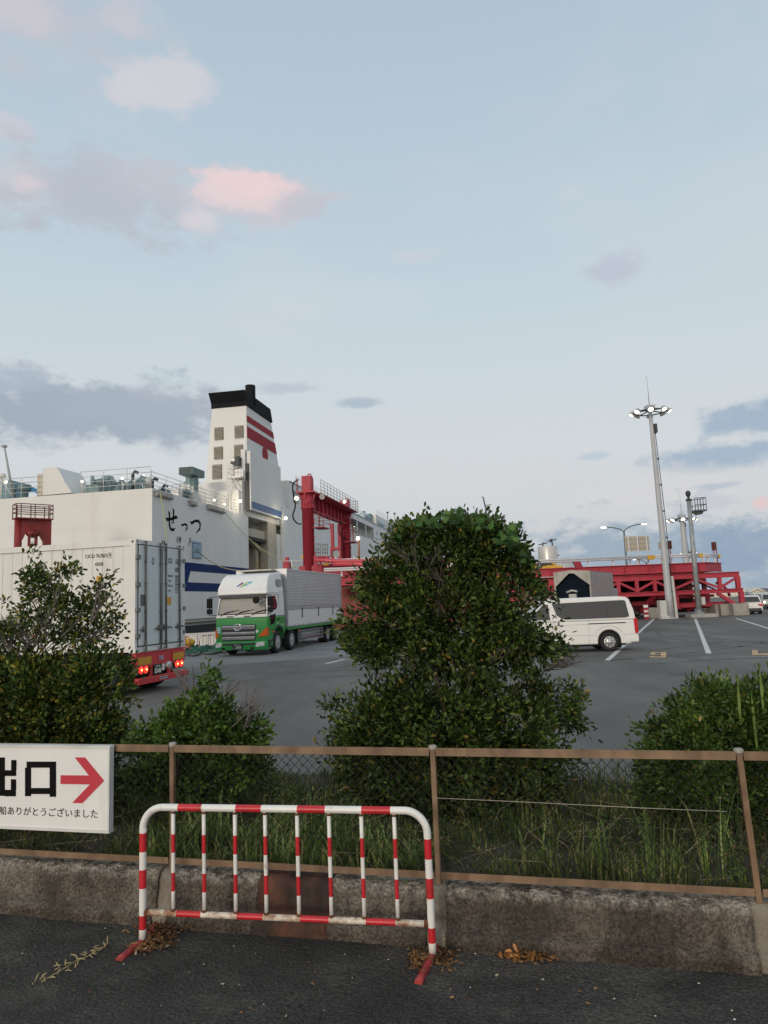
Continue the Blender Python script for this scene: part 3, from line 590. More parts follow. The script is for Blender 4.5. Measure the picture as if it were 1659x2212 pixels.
# raised stern door panel standing over the opening
zt_ = S(*c2(486, 512)).z; zs = S(*c2(500, 903)).z
ypa, ypb = Y1-.25, Y2+.4
mb = MB(); mb.box(.02, .5, ypa, ypb, zs, zt_); door = mb.build('stern_door', ship_w, root, bevel=.05)
plate('blue_band', [(ypa+.1, S(*c2(500, 890)).z), (ypb-.1, S(*c2(500, 890)).z), (ypb-.1, S(*c2(500, 845)).z), (ypa+.1, S(*c2(500, 845)).z)], mat('band_blue', (.06, .12, .27), .5), .505, .02, parent=door)
mb = MB(); mb.box(.03, .32, ypa-.22, ypa-.02, zs-.2, zt_-1.5); mb.build('door_edge_shade', dark, door)  # dark strip painted in for the shadow line along the door's aft edge
# funnel
yb0 = S(533, 1000, -.1).y
fA = S(*c2(482, 690), -.1); fB = S(*c2(712, 735), -.1); fC = S(*c2(480, 205), -.1); fD = S(*c2(637, 305), -.1)
aL = T(*c2(203, 698), fA.y); aU = T(*c2(243, 222), fA.y)
zcap = fC.z; ztop = S(*c2(450, 93), 0).z; y0 = fA.y; ye_b = fB.y; ye_t = S(*c2(628, 245), 0).y
zdk = ZD
kt = (ztop-zdk)/(zcap-zdk)
wL = aL.x; wU = aU.x
# frustum: aft face at y0, leaning forward edge
def xl_(z): return wL+(wU-wL)*(z-aL.z)/(aU.z-aL.z)
def ye_(z): return fB.y+(fD.y-fB.y)*(z-fB.z)/(fD.z-fB.z)
v = []
for z in (zdk, zcap): v += [(xl_(z), y0, z), (-.1, y0, z), (-.1, ye_(z), z), (xl_(z), ye_(z), z)]
mb = MB(); mb.add(v, [(0, 1, 2, 3), (4, 5, 6, 7), (0, 1, 5, 4), (1, 2, 6, 5), (2, 3, 7, 6), (3, 0, 4, 7)]); fun = mb.build('funnel', ship_w, root, bevel=.12)
v = []; zm = zcap+.5
for z, o_, i_ in ((zcap-.02, .05, 0), (zm, .07, .03), (ztop, .08, 1.05)): v += [(xl_(z)-o_, y0-i_-.03, z), (o_, y0-i_-.03, z), (o_, ye_(z)+.08, z), (xl_(z)-o_, ye_(z)+.08, z)]
mb = MB(); mb.add(v, [(0, 1, 2, 3), (8, 9, 10, 11)]+[(i+k, (i+1) % 4+k, (i+1) % 4+4+k, i+4+k) for k in (0, 4) for i in range(4)]); mb.build('funnel_cap', mat('funnel_black', (.014, .015, .018), .8, spec=.15), fun)
q = T(*c2(500, 100), y0+2.2); mb = MB(); mb.tube([(q.x, q.y, ztop-1), (q.x, q.y, T(*c2(500, 72), y0+2.2).z)], .62, 18); mb.build('exhaust_pipe', MATS['funnel_black'], fun)
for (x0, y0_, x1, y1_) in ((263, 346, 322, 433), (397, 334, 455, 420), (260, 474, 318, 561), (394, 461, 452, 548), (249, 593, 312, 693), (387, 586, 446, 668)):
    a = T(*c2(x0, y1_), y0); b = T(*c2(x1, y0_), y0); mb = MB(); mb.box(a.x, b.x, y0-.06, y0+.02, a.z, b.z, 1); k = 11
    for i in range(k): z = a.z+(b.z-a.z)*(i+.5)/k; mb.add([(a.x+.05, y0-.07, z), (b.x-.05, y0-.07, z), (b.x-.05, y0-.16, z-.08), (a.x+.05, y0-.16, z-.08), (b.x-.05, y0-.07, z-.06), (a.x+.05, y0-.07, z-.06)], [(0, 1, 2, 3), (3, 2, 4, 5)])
    mb.build('louver', [mat('louver_beige', (.52, .48, .41), .6), mat('louver_shade', (.16, .14, .12), .8)], fun)  # backing colour darkened to stand for shade between the slats
fred = mat('funnel_red', (.34, .035, .05), .75, var=.06, spec=.2)
def zr(x, y): q = S(*c2(x, y), -.09); return q.z
for za, zb2 in ((zr(484, 272), zr(484, 313)), (zr(484, 343), zr(484, 417))):
    plate('red_stripe', [(y0+.03, zb2), (ye_(zb2)-.06, zb2), (ye_(za)-.06, za), (y0+.03, za)], fred, -.09, .03, parent=fun)
cq = S(*c2(598, 525), -.09); rz_ = abs(zr(598, 474)-zr(598, 572))/2
plate('red_disc', [(cq.y+rz_*math.cos(a)*1.02, cq.z+rz_*math.sin(a)) for a in np.linspace(0, 2*PI, 32, endpoint=False)], fred, -.09, .032, parent=fun)
# deckhouse under the funnel
zdh = T(446, 1046, y0-2).z
mb = MB(); mb.box(-13, -.35, y0-2.2, y0+.2, ZD, zdh-.9); mb.box(-8, -.25, y0-1.4, y0+.1, ZD, zdh+.3); mb.build('funnel_deckhouse', ship_w, root, bevel=.1)
a = T(*c2(200, 700), y0-2.3); b = T(*c2(350, 850), y0-9)
mb = MB(); mb.prism([(y0-2.3, ZD), (y0-2.3, zdh-.9), (y0-13, ZD+.35), (y0-13, ZD)], lambda a, b, t: (t, a, b), -6, -5.4); mb.build('sloping_bulwark', ship_w, root)
# platform and camera boom by the door
pz = T(*c2(415, 682), y0-1.5).z; px0 = T(*c2(362, 682), y0-1.6).x; px1 = T(*c2(470, 682), y0-1.6).x
mb = MB(); mb.box(px0, -.1, y0-2.2, y0-.4, pz-.1, pz)
for x in np.linspace(px0, -.1, 5): mb.tube([(x, y0-2.2, pz), (x, y0-2.2, pz+1.1)], .03, 5)
for h in (.55, 1.1): mb.tube([(px0, y0-.4, pz+h), (px0, y0-2.2, pz+h), (-.1, y0-2.2, pz+h)], .03, 5)
for x in (px0+.1, -1): mb.bar((x, y0-2.1, pz-.1), (x+.8, y0-1.5, pz-1.5), .08)
for x in (px0+.05, px0+.45): mb.tube([(x, y0-2.3, pz), (x, y0-2.3, ZD+.6)], .035, 5)
for i in range(14): mb.tube([(px0+.05, y0-2.3, ZD+.8+i*.38), (px0+.45, y0-2.3, ZD+.8+i*.38)], .02, 4)
mb.tube([(px0+1.4, y0-2.3, pz-.3), (px0-1.2, y0-3.6, ZD+.5)], .05, 5)
mb.box(px1-1.2, px1-.2, y0-2, y0-1.6, pz, pz+.9)
mb.build('platform', white, root)
bz = T(*c2(430, 560), y0-1.5).z; mb = MB(); mb.box(-.55, -.05, y0-.9, y0-.3, pz, bz+1.3); mb.build('door_post', ship_w, root)
bx0 = T(*c2(388, 547), y0-1.5).x; mb = MB(); mb.prism([(bx0, bz+.25), (-.5, bz+.35), (-.5, bz-.9), (-1.6, bz-.4)], lambda a, b, t: (a, y0-1.6+t, b), 0, .8); mb.build('winch_bracket', dark, root); mb = MB(); mb.box(-1.35, -1, y0-1.68, y0-1.61, bz-.2, bz+.15); mb.build('bracket_camera', white, root)  # small white box on the bracket is an unlit camera
# forward superstructure
zh = S(*c2(690, 738), 0).z; zh = S(*c2(1165, 905), 0).z
ypr0, ypr1 = S(*c2(1140, 960)).y, S(*c2(1318, 1020)).y; zp1 = S(*c2(1165, 945)).z; zp0 = S(*c2(1165, 1040)).z
mb = MB(); mb.box(-28, 0, YF-4, ypr0, ZD-1.2, zh); mb.box(-28, 0, ypr0, ypr1, zp1, zh); mb.box(-28, 0, ypr0, ypr1, ZD-1.2, zp0); mb.box(-28, -3.5, ypr0, ypr1, zp0, zp1); mb.box(-28, 0, ypr1, 190, ZD-1.2, zh); mb.build('forward_house', ship_w, root)
mb = MB(); mb.box(-28, -.6, ypr1+6, 190, zh, zh+2.6); mb.box(-27, -1.5, YF+6, ypr0-18, zh, zh+.25); mb.build('upper_house', ship_w, root)
mb = MB(); mb.box(-28, -.2, YF-4, 190, zh, zh+.05); mb.box(.0, .12, YF-4, 190, zh-.16, zh); mb.build('deck_edge', mat('deck_edge_grey', (.42, .44, .45), .6), root)
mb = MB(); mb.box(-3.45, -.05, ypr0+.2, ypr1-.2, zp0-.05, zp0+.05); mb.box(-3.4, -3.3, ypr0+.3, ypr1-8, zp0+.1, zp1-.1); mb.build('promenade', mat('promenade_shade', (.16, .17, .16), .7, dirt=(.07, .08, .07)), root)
mb = MB()
k = 16
for i in range(k):
    y = ypr0+(ypr1-ypr0)*i/k; mb.bar((-.12, y, zp0-.1), (-.5, y, zp0+1.3), .22, .08)
for h in (.45, .9, 1.3): mb.tube([(-.25, ypr0, zp0+h), (-.25, ypr1, zp0+h)], .04, 4)
for y in (ypr0+3, ypr0+(ypr1-ypr0)*.36, ypr0+(ypr1-ypr0)*.68): mb.bar((-.1, y, zp0), (-.1, y, zp1), .22)
mb.build('promenade_rail', white, root)
def swin(x0, y0, x1, y1, X=0.0):
    a = S(*c2(x0, y1), X); b = S(*c2(x1, y0), X); zc, hh = (a.z+b.z)/2, abs(b.z-a.z)/2*.9
    mb = MB(); mb.box(X, X+.03, a.y, b.y, zc-hh, zc+hh); mb.box(X, X+.05, a.y-.1, b.y+.1, zc+hh, zc+hh+.1); mb.build('window', glass, root)
for q in ((783, 782, 818, 848), (944, 893, 965, 915), (970, 897, 983, 935), (993, 908, 1018, 938), (1338, 1040, 1346, 1068), (1363, 1050, 1369, 1092), (1372, 1053, 1377, 1096), (1388, 1062, 1393, 1092)): swin(*q)
for i in range(7): swin(1405+i*9.5, 1070+i*4.5, 1409+i*9.5, 1122+i*4)
for i in range(9): swin(1436+i*11, 985+i*5.6, 1441+i*11, 1018+i*5, -.6)
# side sponsons aft of the gantry
ys = S(*c2(730, 950)).y; mb = MB(); zq = S(*c2(720, 885)).z
mb.prism([(Y2+1.2, zq-7), (Y2+1.2, zq), (S(*c2(775, 900)).y, zq), (S(*c2(760, 960)).y, zq-3.6), (S(*c2(750, 1010)).y, zq-6.4)], lambda a, b, t: (t, a, b), .02, .35); mb.build('side_platform', ship_w, root)
# rails, machinery on the stern deck
rail_m = mat('ship_rail', (.6, .6, .56), .5)
def rail(pts, h, name='deck_rail', r=.028, step=1.9, m_=rail_m, par=root):
    mb = MB()
    for a, b in zip(pts[:-1], pts[1:]):
        a = Vector(a); b = Vector(b); n = max(1, int((b-a).length/step))
        for i in range(n+1): p = a+(b-a)*i/n; mb.tube([p, p+Vector((0, 0, h))], r*1.2, 5)
        for q in (.25, .5, .75, 1): mb.tube([a+Vector((0, 0, h*q)), b+Vector((0, 0, h*q))], r, 4)
    return mb.build(name, m_, par)
xe = T(172, 1058).x; xs = T(88, 1058).x
rail([(xe, .1, ZD), (-.2, .1, ZD)], 1.9); rail([(-.2, .2, ZD), (-.2, Y1-3, ZD)], 1.5, step=2.4)
rail([(-28.8, .1, ZD), (xs, .1, ZD)], 1.8); rail([(-5.7, y0-13, ZD+.5), (-5.7, y0-2.5, zdh-.8)], 1.1, step=1.6)
rail([(-.3, YF, zh), (-.3, 150, zh)], 1.3, step=3.5); rail([(-.6, ypr1+7, zh+2.6), (-.6, 185, zh+2.6)], 1.1, step=4)
P = [T(*cL(x, y)) for x, y in ((455, 760), (455, 475), (562, 470), (562, 760))]
mb = MB(); mb.prism([(q.x, q.z) for q in P], lambda a, b, t: (a, t, b), .4, 2.2); mb.build('locker', mat('locker_beige', (.55, .5, .4), .6, dirt=(.3, .2, .1), dscale=(1, 1, .3)), root)
P = [T(*cL(x, y)) for x, y in ((560, 770), (566, 405), (748, 390), (790, 450), (860, 590), (955, 735))]
mb = MB(); mb.prism([(q.x, q.z) for q in P], lambda a, b, t: (a, t, b), 0.02, 3.6); mb.build('casing', ship_w, root, bevel=.05)
def winch(name, cx, cy, w, h, y=2.0):
    c = T(*cL(cx, cy), y); s_ = .163*1.0/1534*62
    mb = MB(); R_ = h/2*s_; mb.lathe([(R_, 0), (R_, .25), (R_*.5, .3), (R_*.5, 1.6), (R_, 1.65), (R_, 1.9)], c+Vector((-w/2*s_, 0, 0)), (.8, .6, 0), 22)
    mb.box(c.x-R_, c.x+R_*1.6, c.y-.4, c.y+1.6, ZD, c.z-.2); return mb.build(name, deck_gr, root)
winch('mooring_winch', 1262, 600, 130, 210); winch('mooring_winch', 1530, 615, 130, 130, 3)
def mushroom(cx, cy, w, h, y=1.2):
    c = T(*cL(cx, cy), y); s_ = .163/1534*62; mb = MB(); R_ = w/2*s_; H_ = h*s_
    mb.lathe([(R_*.6, ZD-c.z-H_/2), (R_*.6, -H_/2), (R_, -H_/2), (R_, H_/2*.8), (R_*.7, H_/2)], c, (0, 0, 1), 16); return mb.build('mushroom_vent', deck_gr, root)
mushroom(328, 665, 168, 85); mushroom(200, 665, 50, 60); mushroom(1345, 585, 120, 75, 1.5)
mushroom(1430, 560, 150, 100, 3)
def goose(cx, cy, s_, y=.8):
    c = T(*cL(cx, cy), y); k = s_*.163/1534*62; mb = MB(); mb.tube([(c.x, y, ZD), (c.x, y, c.z)]+[(c.x+k/2-k/2*math.cos(a), y, c.z+k/2*math.sin(a)) for a in np.linspace(.3, PI, 8)]+[(c.x+k, y, c.z-.25*k)], k*.26, 8); return mb.build('gooseneck_vent', deck_gr, root)
goose(1462, 600, 70); goose(*(1585*1, 600), 60); goose(1710, 615, 60); goose(1690*1.07, 600, 70); goose(1860, 605, 70, 1)
mb = MB(); c = T(*cL(40, 700), 3); mb.box(c.x-3, c.x+1.2, 2.5, 4.5, ZD, c.z+.8); mb.build('deck_house_small', mat('vent_blue_grey', (.13, .24, .3), .6), root)
mb = MB(); c = T(*cL(420, 745), 1.5); mb.tube([(c.x-.9, 1.5, ZD), (c.x-.7, 1.5, ZD+.7), (c.x, 1.5, ZD+1), (c.x+.7, 1.5, ZD+.7), (c.x+.9, 1.5, ZD)], .2, 8); mb.build('blue_pipe', mat('pipe_blue', (.03, .22, .45), .5), root)
mb = MB(); a = T(*cL(172, 780), .6); b = T(*cL(58, 115), .6); mb.tube([a, b], [.14, .07], 8); mb.box(b.x-.2, b.x+.15, .4, .8, b.z-.1, b.z+.08); mb.build('ensign_staff', mat('staff_grey', (.35, .37, .36), .5), root)
mb = MB(); a = T(*cL(12, 780), 1); mb.tube([(a.x, 1, ZD), (a.x, 1, T(*cL(12, 520), 1).z)], .07, 6); mb.tube([(a.x-.3, 1, ZD+2.5), (a.x+1.4, 1, ZD)], .07, 6); mb.lathe([(.1, 0), (.35, .1), (.2, .45)], T(*cL(35, 545), 1), (0, 0, 1), 10); mb.build('light_mast', rail_m, root)
def dlamp(c, r=.2, m_=lamp_m, post=None):
    r *= .48; mb = MB(); mb.lathe([(r*.5, -r), (r, -r*.4), (r, r*.4), (r*.5, r)], c, (0, 0, 1), 10); o = mb.build('deck_lamp', m_, root)
    if post: mb = MB(); mb.tube([(c.x, c.y, post), (c.x, c.y, c.z-r)], .05, 5); mb.build('lamp_post', rail_m, root)
for x, y, yy in ((82, 590, 1), (1090, 585, 1), (1622, 545, 2), (1632, 600, 2.4)): dlamp(T(*cL(x, y), yy), .2, lamp_m, ZD)
dlamp(T(*c1(1190, 842), 1.5), .24, lamp_m, ZD)
for x, y, yy in ((433, 838, y0-2.6), (330, 857, y0-12), (260, 830, y0-20)): dlamp(T(*c2(x, y), yy), .3 if x == 433 else .16, lamp_m, ZD if x != 433 else None)
dlamp(S(*c2(735, 951), .8), .38)
for x, y in ((1180, 997), (1190, 1003), (1210, 1013), (1222, 1012), (1240, 1014)): dlamp(S(*c2(x, y), -3), .22)
dlamp(S(*c2(530, 1128), -5), .22); dlamp(S(*c2(608, 1163), -2), .12); dlamp(S(*c2(548, 1128), -5), .15)
for (p, e, r) in ((S(*c2(735, 951), 1.8), 70, .3), (T(*c2(433, 838), y0-4.2), 90, .3), (S(*c2(560, 1128), -6), 230, .5), (S(*c2(590, 1190), -3), 90, .5)):
    L_ = bpy.data.lights.new('deck_light', 'POINT'); L_.energy = e; L_.color = (1, .86, .6); L_.shadow_soft_size = r; o = bpy.data.objects.new('deck_light', L_); COL.objects.link(o); o.parent = root; o.location = p
# big cowl vent and deck clutter along the side
c = T(*c1(1575, 808), 16); mb = MB(); s_ = .2604/1534*78
mb.box(c.x-60*s_, c.x+60*s_, 15, 18, c.z-28*s_, c.z+32*s_); 
for i in range(12): z = c.z-26*s_+i*5*s_; mb.box(c.x-58*s_, c.x+50*s_, 14.94, 15, z, z+2*s_)
mb.lathe([(34*s_, ZD-c.z), (34*s_, -55*s_), (28*s_, -40*s_), (28*s_, -28*s_)], (c.x+20*s_, 16.5, c.z), (0, 0, 1), 16); mb.build('cowl_vent', mat('vent_green_grey', (.1, .16, .16), .55), root)
for i in range(16):
    y = random.uniform(1, Y1-9); x = random.uniform(-3.2, -1); h = random.uniform(.6, 1.8); mb = MB()
    if i % 3 == 0: mb.tube([(x, y, ZD), (x, y, ZD+h), (x+.2, y, ZD+h+.25), (x+.5, y, ZD+h+.1)], .14, 8)
    elif i % 3 == 1: mb.lathe([(.28, 0), (.28, h*.6), (.45, h*.6), (.45, h), (.2, h+.1)], (x, y, ZD), (0, 0, 1), 12)
    else: mb.box(x-.4, x+.4, y-.5, y+.5, ZD, ZD+h*.7); mb.tube([(x, y, ZD), (x, y, ZD+h)], .1, 6)
    mb.build('deck_fitting', random.choice([deck_gr, MATS['vent_blue_grey'], rail_m, dark]), root)
c = T(*c2(110, 700), 24); mb = MB(); mb.lathe([(1.0, 0), (1.0, c.z-ZD-.4), (.7, c.z-ZD), (.7, c.z-ZD+.9)], (c.x, 24, ZD), (0, 0, 1), 16); mb.build('round_vent', deck_gr, root)
# roof items on the forward house
for (x, y, wd, h, m_) in ((1285, 945, 2.5, 2.6, mat('deck_green', (.01, .12, .08), .6)), (1325, 950, 2, 2.4, MATS['deck_edge_grey']), (1375, 950, 7, 2.2, beige), (1432, 932, 1.2, 1.8, MATS['vent_blue_grey'])):
    q = S(*c2(x, y+20), -2.5); mb = MB(); mb.box(-4.5, -1.5, q.y-wd, q.y+wd, zh, zh+h+(2.0 if x == 1432 else 0)); mb.build('roof_locker', m_, root)
for x, y in ((1258, 950), (1272, 956), (1352, 990), (1368, 998)):
    q = S(*c2(x, y), -.7); mb = MB(); mb.lathe([(.35, -1.5), (.7, -1.3), (.7, 1.3), (.35, 1.5)], (-.8, q.y, zh+.9), (0, 1, 0), 12); mb.build('life_raft', mat('raft_pale_blue', (.4, .5, .56), .5), root)
for x, y0m, y1m in ((1410, 908, 960), (1457, 915, 960), (1253, 905, 930)):
    q = S(*c2(x, y0m), -3); mb = MB(); mb.tube([(-3, q.y, zh), (-3, q.y, q.z)], .07, 5); mb.bar((-3, q.y-.8, q.z-.5), (-3, q.y+.8, q.z-.5), .12); mb.box(-3.3, -2.7, q.y-.3, q.y+.3, q.z-.3, q.z); mb.build('radar_mast', dark, root)

# mooring ropes
ropeg = mat('rope_yellow_green', (.34, .4, .16), .8); ropeb = mat('rope_brown', (.25, .22, .17), .9)
a = SHIP.world(S(*c2(318, 895), .3)); b = AT(*c2(745, 1245), 70)
mb = MB(); P = [a+(b-a)*t-Vector((0, 0, 1))*.8*math.sin(PI*t) for t in np.linspace(0, 1, 12)]; mb.tube(P, .035, 5); mb.tube([P[-1], AT(*c2(800, 1275), 68)], .07, 5); tag(mb.build('mooring_rope', ropeg), 'yellow green mooring rope sloping down in front of the stern door opening', 'rope')
a = SHIP.world(S(*c2(140, 1160), .2)); b = AT(*c2(440, 1300), 60)
mb = MB(); P = [a+(b-a)*t-Vector((0, 0, 1))*.5*math.sin(PI*t) for t in np.linspace(0, 1, 10)]; mb.tube(P, .055, 5); tag(mb.build('mooring_rope', ropeb), 'dull brown mooring rope leaving the blue framed fairlead', 'rope')
a = SHIP.world(S(*c1(1330, 965), .35)); b = AT(*c1(1385, 1375), 56)
mb = MB(); P = [a+(b-a)*t for t in np.linspace(0, 1, 8)]; mb.tube(P, .045, 5); tag(mb.build('mooring_rope', ropeg), 'bright green mooring rope hanging steeply beside the ship name', 'rope')

# ---------------------------------------------------------------- tall red gantry
GT = Fr(AT(670, 1307, 60), SHIP.a); GT.o.z = 0
root = thing('red_gantry', 'tall red steel gantry with two round columns and railed beam walkway', 'gantry', GT)
gt = lambda x, y, val=0, ax=0: GT.on(*cG(x, y), ax, val)
YD = gt(600, 600).y
zbm = gt(140, 270).z; print('gantry', YD, zbm)
for y in (0, YD):
    mb = MB(); r_ = .5
    mb.lathe([(r_, 0), (r_, zbm-1.25), (r_+.04, zbm-1.25), (r_+.04, zbm)], (0, y, 0), (0, 0, 1), 28); mb.lathe([(r_+.02, zbm-1.3), (r_+.1, zbm-1.3), (r_+.1, zbm-1.2), (r_+.02, zbm-1.2)], (0, y, 0), (0, 0, 1), 24)
    mb.lathe([(r_+.02, zbm-.85), (r_+.1, zbm-.85), (r_+.1, zbm-.78), (r_+.02, zbm-.78)], (0, y, 0), (0, 0, 1), 24)
    for a in np.linspace(0, 2*PI, 16, endpoint=False): mb.box(r_*math.cos(a)*1.08-.03, r_*math.cos(a)*1.08+.03, y+r_*math.sin(a)*1.08-.03, y+r_*math.sin(a)*1.08+.03, zbm-1.2, zbm-.85)
    for z in np.arange(1, zbm-2, 1.35): mb.box(r_-.02, r_+.09, y-.06, y+.06, z, z+.1)
    mb.build('column', red_st, root)
    mb = MB(); mb.box(-.75, .75, y-.75, y+.75, zbm, zbm+.14)
    mb.prism([(-.75, zbm), (.75, zbm), (.52, zbm-.7), (-.52, zbm-.7)], lambda a, b, t: (a, y+t, b), -.08, .08); mb.prism([(-.75, zbm), (.75, zbm), (.52, zbm-.7), (-.52, zbm-.7)], lambda a, b, t: (t, y+a, b), -.08, .08)
    mb.box(-.38, .42, y-.38, y+.38, zbm+.142, zbm+(1.5 if y == 0 else 1.2)); mb.box(.42, .48, y-.3, y+.3, zbm+.3, zbm+1.3); mb.build('column_head', red_st, root)
    mb = MB(); mb.tube([(.22+.16*math.cos(a), y, zbm+(1.55 if y == 0 else 1.25)+.16*math.sin(a)) for a in np.linspace(-.6, PI+.4, 12)], .05, 8); mb.build('lifting_eye', red_st, root)
mb = MB(); mb.box(-.42, .42, .76, YD-.76, zbm-.1, zbm); mb.box(-.04, .04, .5, YD-.5, zbm-1.3, zbm-.1); mb.box(-.25, .25, .5, YD-.5, zbm-1.38, zbm-1.3)
for y in np.linspace(1.2, YD-1.2, 9): mb.box(-.24, .24, y-.03, y+.03, zbm-1.3, zbm-.1)
mb.box(.43, 1.25, 0, YD+.9, zbm-.06, zbm); mb.build('beam', red_st, root)
rail([(1.2, 0, zbm), (1.2, YD+.9, zbm), (-.7, YD+.9, zbm)], 1.15, 'walkway_rail', .018, 1.05, mat('rail_dark', (.13, .09, .08), .5)); 
rail([(-.75, -.7, zbm+.14), (-1.0, .6, zbm+.14)], 1.2, 'side_rail', .018, .5, red_st)
for o in [x for x in bpy.data.objects if x.name.startswith(('walkway_rail', 'side_rail'))]: o.parent = root
for y, z0 in ((1.0, 2.9), (YD-1.2, 3.3)):
    mb = MB(); zz = zbm-z0
    for x in (.55, .9): mb.tube([(x, y+.6, zbm), (x, y+.6, zz)], .03, 5)
    for i in range(8): mb.tube([(.55, y+.6, zbm-.3-i*.33), (.9, y+.6, zbm-.3-i*.33)], .02, 4)
    mb.box(.4, 1.4, y-1.2, y+.9, zz-.06, zz)
    for q in ((.4, y-1.2), (1.4, y-1.2), (1.4, y+.9), (.4, y+.9)): mb.tube([(q[0], q[1], zz), (q[0], q[1], zz+1.1)], .025, 5)
    for h in (.4, .75, 1.1): mb.tube([(.4, y-1.2, zz+h), (1.4, y-1.2, zz+h), (1.4, y+.9, zz+h), (.4, y+.9, zz+h), (.4, y-1.2, zz+h)], .022, 5)
    mb.build('ladder_cage', red_st, root)
for pts in ([(-.6, -.5, zbm+1.2), (-1.1, -.4, zbm+.9), (-1.15, -.4, zbm+.2), (-1.0, -.3, zbm-1), (-1.25, -.3, zbm-1.9), (-.9, -.3, zbm-2.5), (-.5, -.2, zbm-2.6)], [(.3, YD-3, zbm-1.3), (.1, YD-3.2, zbm-2), (.3, YD-3.2, zbm-2.8), (.6, YD-2, zbm-3)]):
    mb = MB(); sp_l = []
    for i in range(len(pts)-1):
        p0, p1, p2, p3 = [Vector(pts[max(0, min(len(pts)-1, i+k))]) for k in (-1, 0, 1, 2)]
        for t in (0, .25, .5, .75): sp_l.append(.5*((2*p1)+(p2-p0)*t+(2*p0-5*p1+4*p2-p3)*t*t+(3*p1-p0-3*p2+p3)*t**3))
    mb.tube(sp_l+[pts[-1]], .06, 6); mb.build('hose', black, root)
for p in ((1.0, YD*.68, zbm+.55), (-.75, -.7, zbm-.35), (1.2, .3, zbm-.2)):
    mb = MB(); mb.lathe([(.12, 0), (.22, .1), (.24, .3)], Vector(p), (.3, -.9, -.5), 12); mb.build('floodlight', mat('flood_housing', (.5, .5, .48), .5), root)
    if p[0] != 1.2: mb = MB(); mb.lathe([(.15, .305), (.1, .33)], Vector(p), (.3, -.9, -.5), 12); mb.build('floodlight_lens', lamp_m, root)
mb = MB(); mb.box(-.45, -.15, YD-1.6, YD-1.3, 2.4, zbm-1.4); mb.box(-1.0, -.7, YD-2.3, YD-2, 3, zbm-1.4); mb.build('hydraulic_ram', red_st, root)
# lower machinery, approach deck between the gantry and the red truss (seen over the green truck)
RD = Fr(AT(700, 1306, 58), math.radians(-4)); RD.o.z = 0
root = thing('ramp_machinery', 'red ramp machinery with pipes and yellow edged white guard rails above the green truck', 'ramp gear', RD)
rd = lambda x, y: RD.on(*cG(x, y), 1, 0)
def rdb(name, x0, y0, x1, y1, t0, t1, m_):
    a = rd(x0, y1); b = rd(x1, y0); mb = MB(); mb.box(a.x, b.x, t0, t1, a.z, b.z); return mb.build(name, m_, root)
ylw = yellow; wr = mat('guard_white', (.6, .6, .62), .45, var=.06)
rdb('machine_box', 210, 1065, 360, 1130, .8, 1.4, red_st); rdb('girder', -60, 1180, 420, 1330, 1.5, 3, red_st); rdb('girder', 420, 1200, 1700, 1330, 1.4, 3, red_st)
rdb('bracket', 430, 1165, 640, 1200, .6, 1.3, red_st); rdb('post', 180, 1060, 212, 1240, .2, .4, red_st); rdb('post', 258, 1070, 275, 1235, .2, .4, red_st)
mb = MB(); 
for i in range(8): q = rd(212, 1090+i*19); r_ = rd(258, 1090+i*19); mb.tube([q, r_], .03, 4)
mb.build('ladder', red_st, root)
mb = MB(); mb.tube([rd(200, 1128), rd(430, 1140), rd(700, 1145), rd(1300, 1150)], .16, 12); mb.tube([rd(440, 1180), rd(1300, 1190)], .2, 12); mb.build('pipe', mat('pipe_red', (.5, .07, .09), .35), root)
rdb('toe_board', 370, 1106, 1500, 1120, 1.6, 1.75, ylw); rdb('guard_beam', 370, 1066, 1500, 1104, 1.5, 1.6, wr); rdb('toe_board', 300, 1160, 372, 1195, .4, .6, ylw)
for x in (437, 690, 1000): rdb('guard_post', x-6, 1066, x+6, 1205, 1.4, 1.48, wr)
rdb('guard_beam', -330, 1112, 75, 1124, 2, 2.2, wr); rdb('guard_post', -180, 1112, -170, 1200, 2, 2.1, wr); rdb('toe_board', -100, 1140, 75, 1150, 2, 2.1, ylw)
rdb('ramp_foot', -330, 1125, -250, 1250, 3, 4, red_st); rdb('ramp_foot', -300, 1060, -262, 1130, 3, 3.5, red_st)
rdb('portal', 360, 935, 492, 980, 1.8, 2.2, red_st); rdb('portal', 360, 980, 378, 1066, 1.8, 2.1, red_st); rdb('cabin_window', 382, 990, 475, 1060, 2.0, 2.1, mat('pale_glass', (.3, .38, .36), .2))
for (x0, x1, y0r, y1r) in ((212, 270, 915, 1060), (300, 366, 920, 1060)):
    mb = MB()
    for x in np.linspace(x0, x1, 3): mb.tube([rd(x, y0r), rd(x, y1r)], .025, 5)
    for y in (y0r, (y0r+y1r)/2, y1r-30): mb.tube([rd(x0, y), rd(x1, y)], .025, 5)
    mb.build('rail', MATS['rail_dark'], root)
mb = MB(); mb.tube([rd(785, 1110), rd(780, 850)], .07, 8); mb.build('lamp_post', mat('rust_post', (.3, .1, .03), .6), root); q = rd(770, 842); mb = MB(); mb.lathe([(.1, -.12), (.16, 0), (.1, .12)], q, (0, 0, 1), 10); mb.build('lamp', lamp_m, root)
rdb('cap_block', 738, 1066, 762, 1112, 1.2, 1.5, ylw); rdb('cap_block', -40, 1050, 8, 1092, 1.8, 2.2, ylw)
mb = MB(); mb.box(-1.2, 13, 1.6, 3.2, 0, rd(0, 1180).z-.02); 
mb.build('support_wall', red_old, root)

